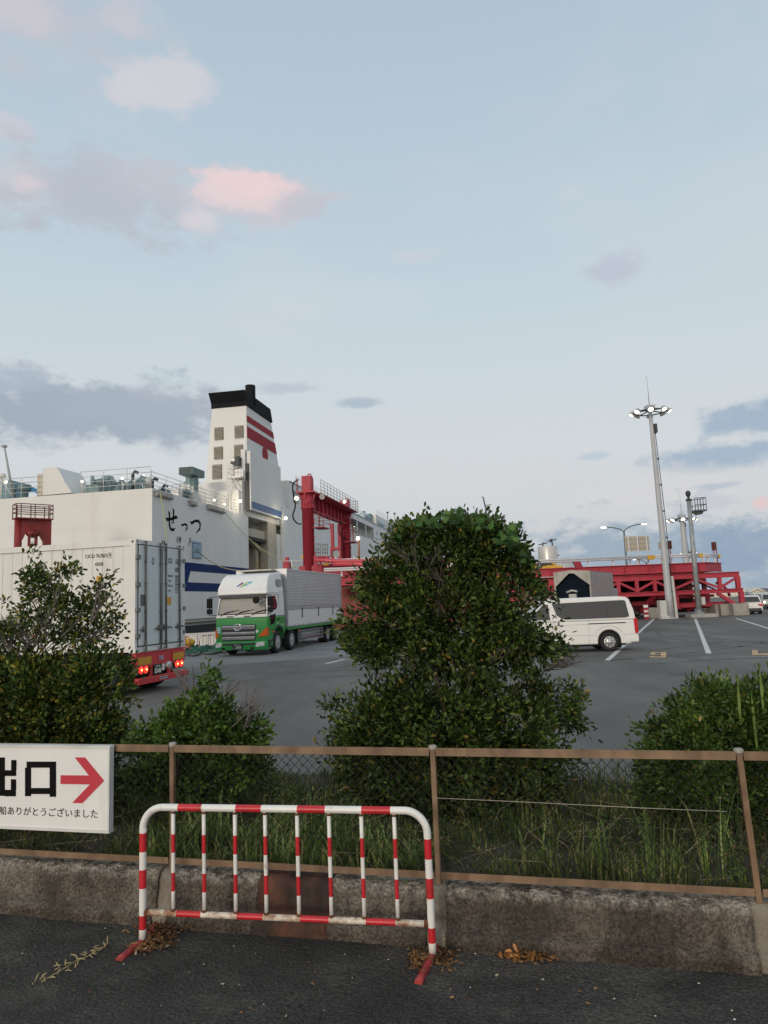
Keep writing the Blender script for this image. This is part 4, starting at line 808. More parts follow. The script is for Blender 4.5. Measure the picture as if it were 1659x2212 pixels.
# ---------------------------------------------------------------- small dark red gantry, far left
GL = Fr(AT(*cL(190, 1800), 52), math.radians(40)); GL.o.z = 0
root = thing('red_gantry', 'small dark red portal gantry with round railed platform behind the white container', 'gantry', GL)
gl = lambda x, y, v=0: GL.on(*cL(x, y), 1, v)
zt2 = gl(250, 1085).z; xw = gl(672, 1160).x; x0c = gl(190, 1200).x; zz = gl(300, 1235).z
mb = MB(); cw_ = (gl(293, 1235).x-x0c)/2; xr0 = gl(575, 1235).x; xl0 = gl(295, 1235).x; print('GL', x0c, xw, cw_, xl0, xr0, zt2, zz)
mb.tube([(x0c+cw_, 0, 0), (x0c+cw_, 0, zt2)], cw_, 20); mb.build('column', red_old, root)
mb = MB(); mb.box(xr0, xw, -.25, .25, 0, zt2); mb.build('column', red_old, root)
mb = MB(); mb.prism([(x0c+cw_, zt2), (xw-.05, zt2), (xw-.05, zz-.8), (xr0, zz-.8), (xr0-.25, zz-.35), (xr0-.7, zz-.02), (xl0+.5, zz), (xl0+.2, zz-.2), (xl0, zz-.7), (x0c+cw_, zz-.7)], lambda a, b, t: (a, t, b), -.22, .22); mb.box(x0c-.05, xw+.05, -.6, .6, zt2, zt2+.08); mb.build('beam', red_old, root)
q = gl(435, 1290); mb = MB(); mb.lathe([(.15, .4), (.42, .25), (.5, .1), (.42, -.1), (.15, -.2)], q, (0, 0, 1), 18); mb.bar(q+Vector((-.25, 0, 0)), q+Vector((-.25, 0, -4)), .16); mb.bar(q+Vector((.25, 0, 0)), q+Vector((.25, 0, -4)), .16); mb.bar(q+Vector((-.3, 0, -.8)), q+Vector((.3, 0, -.8)), .25); mb.build('pulley_block', red_old, root)
mb = MB()
P = [(x0c, -.45), (x0c+.3, -.6), (xw-.3, -.6), (xw+.05, -.4), (xw+.05, .4), (xw-.3, .6), (x0c+.3, .6), (x0c-.05, .4), (x0c, -.45)]
for h in (.4, .72, 1.02): mb.tube([(a, b, zt2+.08+h) for a, b in P], .035, 5)
for a, b in zip(P[:-1], P[1:]):
    n = max(1, int(math.hypot(a[0]-b[0], a[1]-b[1])/.9))
    for i in range(n): x = a[0]+(b[0]-a[0])*i/n; y = a[1]+(b[1]-a[1])*i/n; mb.tube([(x, y, zt2+.05), (x, y, zt2+1.08)], .035, 5)
mb.build('platform_rail', mat('rail_dark_red', (.12, .015, .012), .5), root)
mb = MB()
for x in (x0c+.95, x0c+1.25): mb.tube([(x, -.62, 0), (x, -.62, zt2+1.1)], .03, 5)
for i in range(30): mb.tube([(x0c+.95, -.62, .3+i*.3), (x0c+1.25, -.62, .3+i*.3)], .02, 4)
mb.build('ladder', MATS['rail_dark_red'], root)
# ---------------------------------------------------------------- wheels
tyre = mat('tyre_rubber', (.014, .014, .015), .8, var=.25, scale=8, bump=.3, bscale=60)
rimm = mat('rim_metal', (.5, .5, .5), .35, .6, var=.1)
def wheel(c, ax, R_, wd, parent, style='truck', rm=None):
    """c: centre of the outer face, ax: outward axle direction"""
    c = Vector(c); ax = Vector(ax); mb = MB()
    mb.lathe([(R_*.6, -wd), (R_*.94, -wd), (R_, -wd*.88), (R_, -wd*.12), (R_*.94, 0), (R_*.62, .0), (R_*.6, -.03)], c, ax, 32)
    w_ = mb.build('wheel', tyre, parent); mb = MB()
    if style == 'truck':
        mb.lathe([(R_*.6, -.005), (R_*.57, -.02), (R_*.52, -.09), (R_*.34, -.13), (R_*.3, -.06), (R_*.22, -.05), (R_*.2, .0), (.01, .0)], c, ax, 28)
        up = Vector((0, 0, 1)); s_ = ax.cross(up).normalized()
        for k in range(8):
            a = 2*PI*k/8; p = c+(s_*math.cos(a)+up*math.sin(a))*R_*.44-ax*.12; mb.lathe([(R_*.06, .0), (R_*.06, .008)], p, ax, 8, 1)
            p = c+(s_*math.cos(a+.4)+up*math.sin(a+.4))*R_*.31-ax*.1; mb.lathe([(.018, 0), (.018, .06)], p, ax, 6)
    else:
        mb.lathe([(R_*.62, -.005), (R_*.6, .01), (R_*.5, .0), (R_*.2, .02), (R_*.18, .035), (.01, .035)], c, ax, 32)
        up = Vector((0, 0, 1)); s_ = ax.cross(up).normalized()
        for k in range(8):
            a = 2*PI*(k+.5)/8; p = c+(s_*math.cos(a)+up*math.sin(a))*R_*.44+ax*.002
            d = (p-c-ax*.002).normalized(); t = ax.cross(d); q = [p+d*R_*.1+t*R_*.06, p+d*R_*.1-t*R_*.06, p-d*R_*.08-t*R_*.04, p-d*R_*.08+t*R_*.04]; mb.add([x+ax*.012 for x in q]+[x-ax*.02 for x in q], [(0, 1, 2, 3), (0, 4, 5, 1), (1, 5, 6, 2), (2, 6, 7, 3), (3, 7, 4, 0)], 1)
        for k in range(5): a = 2*PI*k/5; mb.lathe([(.012, 0), (.01, .02)], c+(s_*math.cos(a)+up*math.sin(a))*R_*.27+ax*.015, ax, 6, 1)
    mb.build('rim', [rm or rimm, dark], w_); return w_

# ---------------------------------------------------------------- white container
CO = Fr(AT(292, 1411, 18.05), GRID); zc0 = CO.o.z; CO.o.z = 0
zc1 = CO.on(290, 1164, 1, 0).z; print('container', zc0, zc1)
root = thing('shipping_container', 'long white ribbed shipping container with pale blue doors loaded on a red trailer', 'container', Fr(CO.o+Vector((0, 0, zc0)), CO.a))
CH = zc1-zc0; CL_ = 12.2; CW = 2.44
cw = mat('container_white', (.67, .665, .64), .5, var=.04, scale=1.2, dirt=(.4, .36, .3), dscale=(3, 3, .4), dlo=.55, dhi=.8, damp=.6)
cd = mat('container_door_pale', (.56, .61, .61), .45, var=.05, scale=1.5, dirt=(.36, .36, .34), dscale=(3, 3, .5), dlo=.55, dhi=.8)
gk = mat('door_gasket', (.04, .05, .055), .7); gal = mat('lock_rod_steel', (.15, .15, .145), .45, .4, dirt=(.1, .09, .08), dscale=(8, 8, 3))
# ribbed side: raised flat panels separated by narrow grooves
mb = MB(); z0, z1 = .2, CH-.16; x = -.36; k = 0
mb.box(-CL_+.1, -.1, .06, CW-.06, .12, CH-.03)
while x > -CL_+.3:
    wd = .285; g_ = .022
    mb.add([(x, .045, z0), (x-.015, .028, z0+.02), (x-wd+.015, .028, z0+.02), (x-wd, .045, z0), (x, .045, z1), (x-.015, .028, z1-.02), (x-wd+.015, .028, z1-.02), (x-wd, .045, z1)],
           [(0, 1, 5, 4), (1, 2, 6, 5), (2, 3, 7, 6), (0, 3, 2, 1), (4, 5, 6, 7)]); x -= wd+g_; k += 1
mb.box(-CL_+.1, -.1, .045, .06, .12, CH-.1); mb.box(-CL_+.1, -.1, CW-.06, CW-.02, .12, CH-.1); mb.build('side_panel', cw, root)
mb = MB(); mb.box(-CL_+.16, -.16, .004, .07, CH-.16, CH-.012); mb.box(-CL_+.16, -.16, .0, .03, CH-.16, CH-.15); mb.box(-CL_+.16, -.16, CW-.07, CW, CH-.13, CH-.012); mb.box(-CL_+.16, -.16, .003, .08, .02, .17); mb.box(-CL_+.1, -.34, .0, .04, .2, .215); mb.build('rail_beam', cw, root)
mb = MB(); mb.box(-.36, -.012, .02, .1, .12, CH-.118); mb.box(-.16, -.0121, .003, .12, .1201, CH-.1181); mb.build('corner_post', cw, root); mb = MB(); mb.box(-.16, -.012, CW-.1, CW-.003, .12, CH-.118); mb.build('corner_post', cw, root)
for y0c in (0, CW-.16):
    for z0c in (0, CH-.118):
        mb = MB(); mb.box(-.178, 0, y0c, y0c+.16, z0c, z0c+.118); mb.lathe([(.03, 0), (.03, .002)], (.0005, y0c+.08, z0c+.055), (1, 0, 0), 12, 1)
        if y0c == 0: mb.lathe([(.033, 0), (.033, .002)], (-.09, -.0005, z0c+.055), (0, -1, 0), 12, 1)
        mb.build('corner_casting', [cw, dark], root)
mb = MB(); mb.box(-.1, -.006, .16, CW-.16, 0.005, .14); mb.box(-.1, -.01, .1, CW-.1, CH-.115, CH-.006); mb.box(-.1, -.03, .06, CW-.06, .13, CH-.11); mb.build('end_frame', cw, root)
for k, (a, b) in enumerate(((.115, CW/2-.012), (CW/2+.012, CW-.115))):
    mb = MB(); mb.box(-.03, .004, a-.012, b+.012, .145, CH-.118); do = mb.build('door', gk, root)
    mb = MB(); mb.box(.004, .022, a+.01, b-.01, .17, CH-.15); mb.build('door_panel', cd, do, bevel=.006)
    for yb in (a+.27, b-.12) if k == 0 else (a+.12, b-.27):
        mb = MB(); mb.tube([(.055, yb, .05), (.055, yb, CH-.03)], .024, 10)
        for z in (.04, .22, .62, 1.02, 1.75, 2.3, CH-.2, CH-.05): mb.box(.02, .078, yb-.03, yb+.03, z-.02, z+.02)
        mb.box(.05, .075, yb-.025, yb+.025, CH-.5, CH-.2); mb.box(.05, .075, yb-.025, yb+.025, .05, .28)
        mb.bar((.085, yb-.03, .60), (.085, yb+(-.28 if yb < CW/2 else .25), .57), .03, .035); mb.box(.025, .08, yb-.1, yb-.05, .52, .66); mb.box(.022, .05, yb-.2, yb-.14, .54, .6)
        mb.build('locking_bar', gal, do)
    for z in (.42, 1.08, 1.72, 2.42):
        yh = a-.03 if k == 0 else b+.03; mb = MB(); mb.box(.0, .035, yh-.075, yh+.1 if k == 0 else yh+.06, z-.06, z+.05); mb.box(.02, .05, yh-.08, yh-.03, z-.045, z+.035); mb.build('hinge', mat('hinge_grey', (.14, .17, .17), .5), do)
mb = MB(); mb.tube([(.05, CW/2-.06, CH-.05), (.05, CW/2-.06, CH+.02), (.05, CW/2+.05, CH+.02), (.05, CW/2+.05, CH-.05)], .02, 6); mb.build('top_clip', gal, root)
fD_ = lambda a, b, t: (.0225+t, a, b)
sgk = mat('stencil_black', (.012, .014, .015), .9, spec=.1)
zof = lambda x, y: CO.on(*c3(x, y), 0, .02) - Vector((0, 0, zc0))
def dtext(body, x0, y0, x1, y1, m_=sgk):
    a = zof(x0, y1); b = zof(x1, y0); mb = MB(); mb.text(body, fD_, a.y, b.y, a.z, b.z, .002, bold=.015); mb.build('stencil', m_, root)
dtext('CICU', 1393, 278, 1429, 318); dtext('635329', 1455, 288, 1508, 325); dtext('42B9', 1450, 352, 1478, 390)
for i, tx in enumerate(('MAX GROSS', 'TARE', 'PAYLOAD', 'CUBE')): dtext(tx, 1391, 415+i*41, 1391+(40 if i in (0, 2) else 24), 430+i*41)
for i in range(9): dtext(('30480 KG', '67200 LB', '4640 KG', '10230 LB', '25840 KG', '56970 LB', '28.4 M3', '2700 CU', '20 FT')[i], 1452, 420+i*17, 1480, 431+i*17)
for (x0, y0, x1, y1, m_) in ((1163, 577, 1207, 672, mat('placard_grey', (.13, .13, .125), .6)), (1377, 598, 1420, 665, mat('placard_ochre', (.55, .3, .05), .6))):
    a = zof(x0, y1); b = zof(x1, y0); mb = MB(); mb.box(.0225, .026, a.y, b.y, a.z, b.z); mb.build('placard', m_, root)
a = zof(1268, 300); mb = MB(); mb.tube([(.03, a.y+.05*math.cos(t), a.z+.09*math.sin(t)) for t in np.linspace(0, 2*PI, 18)], .007, 5); mb.build('round_seal', gk, root)
fC_ = lambda a, b, t: (a, .027-t, b)
def stext(body, x0, y0, x1, y1, m_=sgk, bold=.02):
    a = CO.on(*c3(x0, y1), 1, .028); b = CO.on(*c3(x1, y0), 1, .028); mb = MB(); mb.text(body, fC_, a.x, b.x, a.z-zc0, b.z-zc0, .002, bold=bold); mb.build('stencil', m_, root)
stext('CICU 763532', 708, 236, 895, 278); stext('9', 905, 234, 920, 270); stext('45RB', 787, 308, 855, 342)
a = CO.on(*c3(898, 275), 1, .028); b = CO.on(*c3(926, 228), 1, .028); mb = MB(); mb.tube([(a.x, .026, a.z-zc0), (b.x, .026, a.z-zc0), (b.x, .026, b.z-zc0), (a.x, .026, b.z-zc0), (a.x, .026, a.z-zc0)], .004, 4); mb.build('stencil_box', sgk, root)
a = CO.on(*c3(800, 480), 1, .028); b = CO.on(*c3(836, 420), 1, .028); mb = MB(); mb.box(a.x, b.x, .022, .027, a.z-zc0, b.z-zc0); mb.build('warning_placard', MATS['placard_ochre'], root)
# ---------------------------------------------------------------- trailer
root = thing('container_trailer', 'red flatbed trailer with lit red tail lamps under the white container', 'trailer', CO)
tr_red = mat('trailer_red', (.5, .03, .035), .4, var=.08, scale=5, dirt=(.2, .03, .02), dscale=(5, 5, 2), dlo=.55, dhi=.8)
tz = lambda x, y, val=.0: CO.on(*c3(x, y), 0, val)
def tb(name, x0, y0, x1, y1, d0, d1, m_, bev=.006):
    a = tz(x0, y1); b = tz(x1, y0); mb = MB(); mb.box(d0, d1, a.y, b.y, a.z, b.z); return mb.build(name, m_, root, bevel=bev)
zt = zc0-.01
mb = MB(); mb.box(-.12, 0, .1, CW-.1, zt-.36, zt-.02); mb.box(-.13, .02, .03, CW-.03, zt-.03, zt); mb.box(-.12, -.0, .03, .1, zt-.34, zt-.03); mb.build('rear_beam', tr_red, root, bevel=.008)
for y0, y1 in ((.06, .72), (CW-.72, CW-.1)):
    mb = MB(); mb.box(.0, .02, y0-.03, y1+.03, zt-.38, zt-.06); e = mb.build('end_plate', tr_red, root); mb = MB(); mb.box(.02, .026, y0+.03, y1-.03, zt-.31, zt-.12); mb.build('reflector', mat('reflector_amber', (.52, .27, .015), .4), e)
mb = MB(); mb.box(-CL_+1, -.1, .65, .8, zt-.38, zt-.04); mb.box(-CL_+1, -.1, CW-.8, CW-.65, zt-.38, zt-.04)
for x in (-2, -4, -6, -8, -10): mb.box(x-.06, x+.06, .05, CW-.05, zt-.16, zt-.04)
mb.build('chassis_rail', dark, root)
zl = tz(1165, 1205).z
for y in (.12, 1.86):
    mb = MB(); mb.box(-.16, -.0, y, y+.46, zl-.13, zl+.11); hs = mb.build('lamp_housing', dark, root, bevel=.01)
    for q in (.12, .34): mb = MB(); mb.lathe([(.098, 0), (.09, .02), (.03, .03)], (.0, y+q, zl), (1, 0, 0), 18); mb.build('tail_lamp', mat('lit_tail_lamp', (1, .03, .02), .3, var=0, emit=1.6), hs); mb = MB(); mb.lathe([(.026, 0), (.02, .012)], (.03, y+q, zl), (1, 0, 0), 10); mb.build('bulb', mat('lit_bulb_orange', (1, .35, .08), .3, var=0, emit=7), hs)
zb = tz(1300, 1270).z
mb = MB(); mb.box(-.03, .09, .0, CW-.0, zb-.08, zb+.08); mb.build('bumper_bar', tr_red, root, bevel=.01)
mb = MB(); mb.box(.09, .094, .98, 1.36, zb-.035, zb+.035); mb.build('bumper_plate', mat('label_silver', (.4, .4, .4), .4), root); mb = MB(); mb.text('NIPPON TREX', lambda a, b, t: (.0945+t, a, b), 1.0, 1.34, zb-.018, zb+.018, .002); mb.build('bumper_lettering', sgk, root)
for y in (.72, 1.6): mb = MB(); mb.box(-.08, -.02, y, y+.1, zb-.05, zt-.3); mb.build('bumper_bracket', tr_red, root)
pl = tz(1299, 1195); mb = MB(); mb.box(.0, .01, .84, 1.2, pl.z-.13, pl.z+.13); pe = mb.build('number_plate', mat('plate_green_dark', (.02, .045, .03), .5), root); mb = MB(); mb.text('33-03', lambda a, b, t: (.0105+t, a, b), .87, 1.17, pl.z-.1, pl.z+.02, .003, bold=.02); mb.build('plate_number', mat('plate_white', (.75, .75, .72), .5), pe)
mb = MB(); mb.text('神戸 130', lambda a, b, t: (.0105+t, a, b), .93, 1.11, pl.z+.05, pl.z+.1, .003, bold=.01); mb.build('plate_number', MATS['plate_white'], pe)
mb = MB(); mb.box(.004, .01, 1.02, 1.34, zt-.28, zt-.1); lo = mb.build('logo_plate', tr_red, root); mb = MB(); mb.text('TREX', lambda a, b, t: (.0105+t, a, b), 1.05, 1.31, zt-.25, zt-.14, .003, bold=.05); mb.build('logo_lettering', MATS['plate_white'], lo)
mb = MB(); mb.text('TREX', lambda a, b, t: (.014+t, a, b), 1.055, 1.305, zt-.245, zt-.145, .003, bold=.0); mb.build('logo_lettering', mat('logo_blue', (.02, .05, .3), .5), lo)
mb = MB(); mb.lathe([(.07, 0), (.1, .05), (.1, .12), (.06, .14)], (-.05, 1.5, pl.z+.06), (1, 0, 0), 16); mb.build('reverse_lamp', mat('lamp_clear', (.6, .6, .62), .15, .5), root); mb = MB(); mb.box(-.04, -.02, 1.28, 1.4, pl.z-.06, pl.z+.2); mb.build('mud_flap_white', MATS['plate_white'], root)
for y in (.1, 1.82): mb = MB(); mb.box(-.36, -.33, y, y+.52, .25, zt-.38); mb.build('mud_flap', black, root)
for x in (-.95, -2.25, -3.55):
    wheel((x, .03, .52), (0, -1, 0), .52, .6, root); wheel((x, CW-.05, .5), (0, 1, 0), .5, .55, root)
    mb = MB(); mb.tube([(x, .3, .5), (x, CW-.3, .5)], .08, 8); mb.build('axle', dark, root)
mb = MB(); mb.lathe([(.05, 0), (.055, .03), (.03, .05)], (-.9, -.02, zt-.25), (0, -1, 0), 12); mb.build('side_marker_lamp', mat('lit_side_marker', (1, .9, .35), .3, var=0, emit=4), root)
mb = MB(); mb.box(-CL_+.3, -CL_+1.3, .3, CW-.3, .9, zt); mb.bar((-9.5, .5, .1), (-9.5, .5, zt-.3), .12); mb.bar((-9.5, CW-.5, .1), (-9.5, CW-.5, zt-.3), .12); mb.build('landing_leg', dark, root)
# tractor unit in front of the trailer, cut by the picture edge
TF = Fr(CO.world((-CL_-.5, 0, 0)), CO.a)

# ---------------------------------------------------------------- green truck
TR = Fr(AT(578, 1406, 31.3), math.radians(-12)); TR.o.z = 0
root = thing('box_truck', 'green and white heavy truck with ribbed silver box body and chrome grille', 'truck', TR)
grn = mat('truck_green', (.03, .28, .06), .3, var=.04, scale=2, dirt=(.04, .12, .05), dscale=(2, 2, 1), dlo=.6, dhi=.9)
twh = mat('truck_white', (.72, .72, .71), .3, var=.03, dirt=(.5, .48, .44), dscale=(3, 3, 1), dlo=.6, dhi=.85)
W = 2.42
arch = lambda yc, R_, zc=.5: [(yc+R_*math.cos(a), zc+R_*math.sin(a)) for a in np.linspace(.15, PI-.15, 10)]
low = [(.02, .34), (0, .62), (.015, 1.1), (.05, 1.66), (2.25, 1.66), (2.25, .95)]+[p_ for p_ in arch(1.38, .68, .5) if p_[0] < 2.25]+[(.7, .3)]
mb = MB(); mb.prism(low, lambda a, b, t: (t, a, b), -W, 0); cab = mb.build('cab_lower', grn, root, bevel=.05, seg=3)
upp = [(.05, 1.664), (.09, 1.8), (.3, 2.66), (.5, 2.74), (2.25, 2.76), (2.25, 1.664)]
def tum(a, b, t): k = max(0, b-1.9)*.05; return (t-k if t > -1 else t+k, a, b)
mb = MB(); mb.prism(upp, tum, -W, 0); mb.build('cab_upper', twh, root, bevel=.05, seg=3)
mb = MB(); mb.box(-W-.006, .006, 1.1, 2.27, .62, .6201); 
# spoiler
sp = [(.12, 2.66), (.16, 2.98), (.5, 3.42), (.85, 3.6), (2.2, 3.68), (2.2, 2.72), (.4, 2.66)]
def spf(a, b, t): k = max(0, b-2.9)*.16; return (t-k if t > -1 else t+k, a, b)
mb = MB(); mb.prism(sp, spf, -W+.02, -.02); spo = mb.build('roof_spoiler', twh, root, bevel=.07, seg=3)
mb = MB(); mb.prism([(1.35, 3.05), (1.37, 3.28), (1.5, 3.34), (1.92, 3.34), (2.0, 3.26), (2.0, 3.08), (1.9, 3.0), (1.5, 3.0)], lambda a, b, t: (-.02-(b-2.9)*.16+t, a, b), 0, .02); mb.build('spoiler_window', glass, spo)
mb = MB(); mb.box(-W+.1, -.1, .16, .42, 2.645, 2.68); mb.prism([(-W+.12, 2.64), (-.12, 2.64), (-.12, 2.54), (-W+.12, 2.54)], lambda a, b, t: (a, .14+(2.64-b)*-.22-t, b), 0, .03); mb.build('sun_visor', dark, root)
# logo on the spoiler front
fL = lambda a, b, t: (a, .16+(b-2.98)*.773-t-.005, b)
def lq(name, pts, col): 
    mb = MB(); mb.prism([(-W+.92+x*.0042*1.05, 3.02+y*.0042*.85) for x, y in pts], fL, 0, .012); mb.build(name, mat('logo_'+name, col, .5), spo)
lq('emblem_blue', [(0, 5), (20, 5), (65, 55), (48, 55)], (.03, .05, .3)); lq('emblem_pink', [(28, 22), (50, 22), (75, 40), (60, 42)], (.6, .1, .3)); lq('emblem_green', [(35, -5), (58, -5), (122, 55), (98, 55)], (.25, .5, .08)); lq('emblem_cyan', [(75, 12), (105, 12), (165, 60), (120, 60), (118, 45), (135, 46), (112, 26), (86, 25)], (.05, .4, .6))
# windscreen
wsy = lambda b: .09+(b-1.8)*.244-.012
mb = MB(); mb.prism([(-W+.1, 1.84), (-.12, 1.84), (-.2, 2.56), (-W+.18, 2.56)], lambda a, b, t: (a, wsy(b)-t, b), -.01, .01); ws = mb.build('windscreen', mat('windscreen_glass', (.32, .3, .27), .08, var=.1, scale=1, spec=.8), root)
mb = MB(); mb.prism([(-W+.06, 1.8), (-.08, 1.8), (-.16, 2.6), (-W+.14, 2.6)], lambda a, b, t: (a, wsy(b)-t, b), -.012, .002); mb.build('windscreen_frame', dark, root)
for x in (-2.1, -1.4, -.62): mb = MB(); mb.tube([(x-.1, wsy(1.8)-.04, 1.76), (x+.15, wsy(1.9)-.05, 1.9), (x+.55, wsy(1.98)-.03, 1.97)], .016, 5); mb.tube([(x+.1, wsy(1.88)-.03, 1.87), (x+.75, wsy(2.0)-.02, 2.0)], .012, 4); mb.build('wiper', black, root)
mb = MB(); mb.prism([(-W+.01, 1.67), (-.01, 1.67), (-.01, 1.79), (-W+.01, 1.79)], lambda a, b, t: (a, .05+(b-1.66)*.2-t, b), -.01, .004); mb.build('front_panel_white', twh, root)
for x in (-1.9, -1.1): mb = MB(); mb.box(x, x+.3, .03, .062, 1.7, 1.735); mb.build('vent_slot', black, root)
# grille
mb = MB(); mb.box(-2.12, -.54, -.03, .03, .66, 1.36); gr = mb.build('grille', dark, root, bevel=.02)
for z0, z1 in ((1.16, 1.32), (.92, 1.04), (.7, .84)):
    mb = MB(); mb.box(-2.1, -.56, -.06, -.025, z0, z1); mb.build('chrome_bar', chrome, gr, bevel=.015)
mb = MB(); mb.tube([(-1.35+.17*math.cos(a), -.075, 1.25+.14*math.sin(a)) for a in np.linspace(0, 2*PI, 25)], .018, 8); mb.box(-1.5, -1.2, -.08, -.065, 1.235, 1.26); mb.tube([(-1.35+.12*math.cos(a), -.07, 1.25+.05*math.sin(a)) for a in np.linspace(0, 2*PI, 25)], .01, 6); mb.build('ring_emblem', chrome, gr)
# bumper and lamps
mb = MB(); mb.prism([(-.06, .26), (-.09, .5), (-.06, .64), (.5, .64), (.5, .26)], lambda a, b, t: (t, a, b), -W-.0, 0); bp = mb.build('bumper', grn, root, bevel=.03, seg=3)
mb = MB(); mb.box(-2.05, -.55, -.093, -.06, .47, .56); mb.build('intake', dark, bp)
for x0, x1 in ((-2.4, -2.1), (-.52, -.1)):
    mb = MB(); mb.prism([(x0, .44), (x0+.04, .38), (x1, .42), (x1, .6), (x0+.08, .58)], lambda a, b, t: (a, -.085-t, b), 0, .02); h = mb.build('headlight', mat('headlight_glass', (.75, .75, .73), .1, .2, var=.35, scale=25), bp, bevel=.01)
for x in (-2.1, -.75): mb = MB(); mb.box(x, x+.14, -.095, -.07, .3, .38); mb.build('tow_hole', black, bp)
mb = MB(); mb.box(-1.6, -1.12, -.125, -.09, .27, .55); pe = mb.build('number_plate', MATS['plate_green_dark'], bp, bevel=.004)
mb = MB(); mb.text('·777', lambda a, b, t: (a, -.1255-t, b), -1.45, -1.17, .3, .42, .003, bold=.02); mb.text('神戸 130', lambda a, b, t: (a, -.1255-t, b), -1.5, -1.25, .46, .52, .003); mb.text('い', lambda a, b, t: (a, -.1255-t, b), -1.56, -1.5, .33, .38, .003); mb.build('plate_number', MATS['plate_white'], pe)
for x0, x1, zz in ((-.44, .004, .82), (-W-.004, -W+.16, .82)):
    mb = MB(); mb.prism([(x0, zz-.02), (x1, zz+.04), (x1, zz+.38), (x1-.08, zz+.36)] if x1 > -.1 else [(x0, zz), (x1, zz-.02), (x0+.06, zz+.35), (x0, zz+.36)], lambda a, b, t: (a, .0-t, b), -.2, .03); mb.build('corner_indicator', mat('indicator_orange', (.65, .12, .01), .25, var=.2, scale=15), root, bevel=.01)
mb = MB(); mb.lathe([(.07, 0), (.07, .004)], (-.47, -.001, 1.05), (0, -1, 0), 16); mb.build('round_sticker', MATS['plate_white'], root); mb = MB(); mb.box(-2.36, -2.18, -.012, .0, 1.0, 1.28); mb.build('poster_sticker', mat('sticker_pale', (.3, .5, .5), .5, var=.5, scale=20), root)
# cab side
sx = lambda a, b, t: (t-max(0, b-1.9)*.05, a, b)
mb = MB(); mb.prism([(.45, 1.92), (.42, 2.55), (1.1, 2.58), (1.3, 2.2), (1.25, 2.05), (1.05, 1.96)], sx, -.01, .008); mb.build('side_window', glass, root)
mb = MB(); mb.prism([(.1, 2.02), (.38, 2.0), (.38, 2.5), (.3, 2.5)], sx, -.01, .007); 
mb = MB(); mb.prism([(.42, 1.3), (.36, 1.72), (1.05, 1.78), (1.0, 1.55), (.85, 1.35)], sx, -.01, .008); mb.build('lower_side_window', glass, root)
seam = mat('panel_seam', (.02, .05, .03), .7)
mb = MB(); 
for a, b in (((.32, 1.05), (.3, 2.6)), ((1.55, 1.2), (1.55, 2.62)), ((.3, 2.62), (1.55, 2.64)), ((.32, 1.05), (.8, 1.08))): mb.bar((.003-max(0, a[1]-1.9)*.05, a[0], a[1]), (.003-max(0, b[1]-1.9)*.05, b[0], b[1]), .012, .012)
mb.build('door_seam', seam, root)
mb = MB(); mb.box(0, .03, 1.25, 1.45, 1.5, 1.55); mb.build('door_handle', black, root)
mb = MB(); mb.box(0, .03, .6, .8, .95, 1.02); mb.build('side_indicator', MATS['indicator_orange'], root)
mb = MB(); mb.text('1777', lambda a, b, t: (.001+t, a, b), 1.15, 1.5, 1.3, 1.37, .003, bold=.02); mb.text('2111', lambda a, b, t: (.001+t, a, b), 1.7, 2.1, 1.22, 1.3, .003, bold=.02); mb.text('N\nO\nN\nE', lambda a, b, t: (-.04+t, a, b), 1.9, 1.97, 2.1, 2.5, .003); mb.build('side_lettering', MATS['plate_white'], root)
mb = MB()
for y0, y1, z0, z1 in ((.1, .62, .34, .42), (.1, .62, .6, .66)): mb.box(-.01, .03, y0, y1, z0, z1)
mb.build('step', dark, root)
mb = MB(); P = arch(1.38, .72, .5); mb.tube([(.0, a, b) for a, b in P], .04, 6); mb.build('wheel_arch_trim', dark, root)
# mirrors
for s_, x in ((1, .22), (-1, -W-.22)):
    mb = MB(); x_in = .0 if s_ == 1 else -W
    mb.tube([(x_in, .2, 2.62), (x, -.1, 2.62), (x, -.12, 1.8), (x_in, .1, 1.8)], .02, 6); mb.tube([(x-.12*s_, -.1, 2.62), (x-.12*s_, -.12, 1.8)], .015, 5); mr_ = mb.build('mirror_arm', black, root)
    mb = MB(); mb.box(x-.12, x+.12, -.2, -.08, 2.12, 2.55); mb.build('mirror', black, mr_, bevel=.04, seg=3); mb = MB(); mb.box(x-.12, x+.12, -.2, -.08, 1.86, 2.09); mb.build('mirror', black, mr_, bevel=.04, seg=3)
mb = MB(); mb.lathe([(.01, 0), (.15, .02), (.16, .07), (.12, .12)], (-.42, -.12, 2.4), (0, -1, .15), 16); mb.tube([(-.3, -.05, 2.42), (.1, -.05, 2.5)], .012, 5); mb.build('front_mirror', black, root)
# box body
BY0, BY1 = 2.5, 12.0
alu = mat('ribbed_aluminium', (.66, .67, .68), .4, .25, var=.05, scale=1)
zt = 3.86; zr0, zr1 = 2.08, zt-.1; n = 22; V = []; mb = MB(); mb.box(-2.5, -.037, BY0, BY1, 1.12, zt-.02)
for i in range(n):
    z = zr0+(zr1-zr0)*i/n; h = (zr1-zr0)/n
    pr = [(-.035, z), (.03, z+h*.22), (.03, z+h*.6), (-.035, z+h*.72), (-.035, z+h)]
    for (a, b), (c, d) in zip(pr[:-1], pr[1:]): mb.add([(a, BY0+.12, b), (a, BY1-.12, b), (c, BY1-.12, d), (c, BY0+.12, d)], [(0, 1, 2, 3)])
mb.build('box_body', alu, root)
mb = MB(); mb.box(-2.52, .04, BY0-.01, BY0+.11, 1.1, zt); mb.box(-2.52, .04, BY1-.11, BY1, 1.1, zt); mb.box(-2.52, .035, BY0+.11, BY1-.11, zt-.1, zt); mb.box(-.05, .035, BY0+.11, BY1-.11, zr0-.16, zr0-.01); mb.build('box_frame', mat('box_frame_grey', (.45, .46, .47), .4, .3), root)
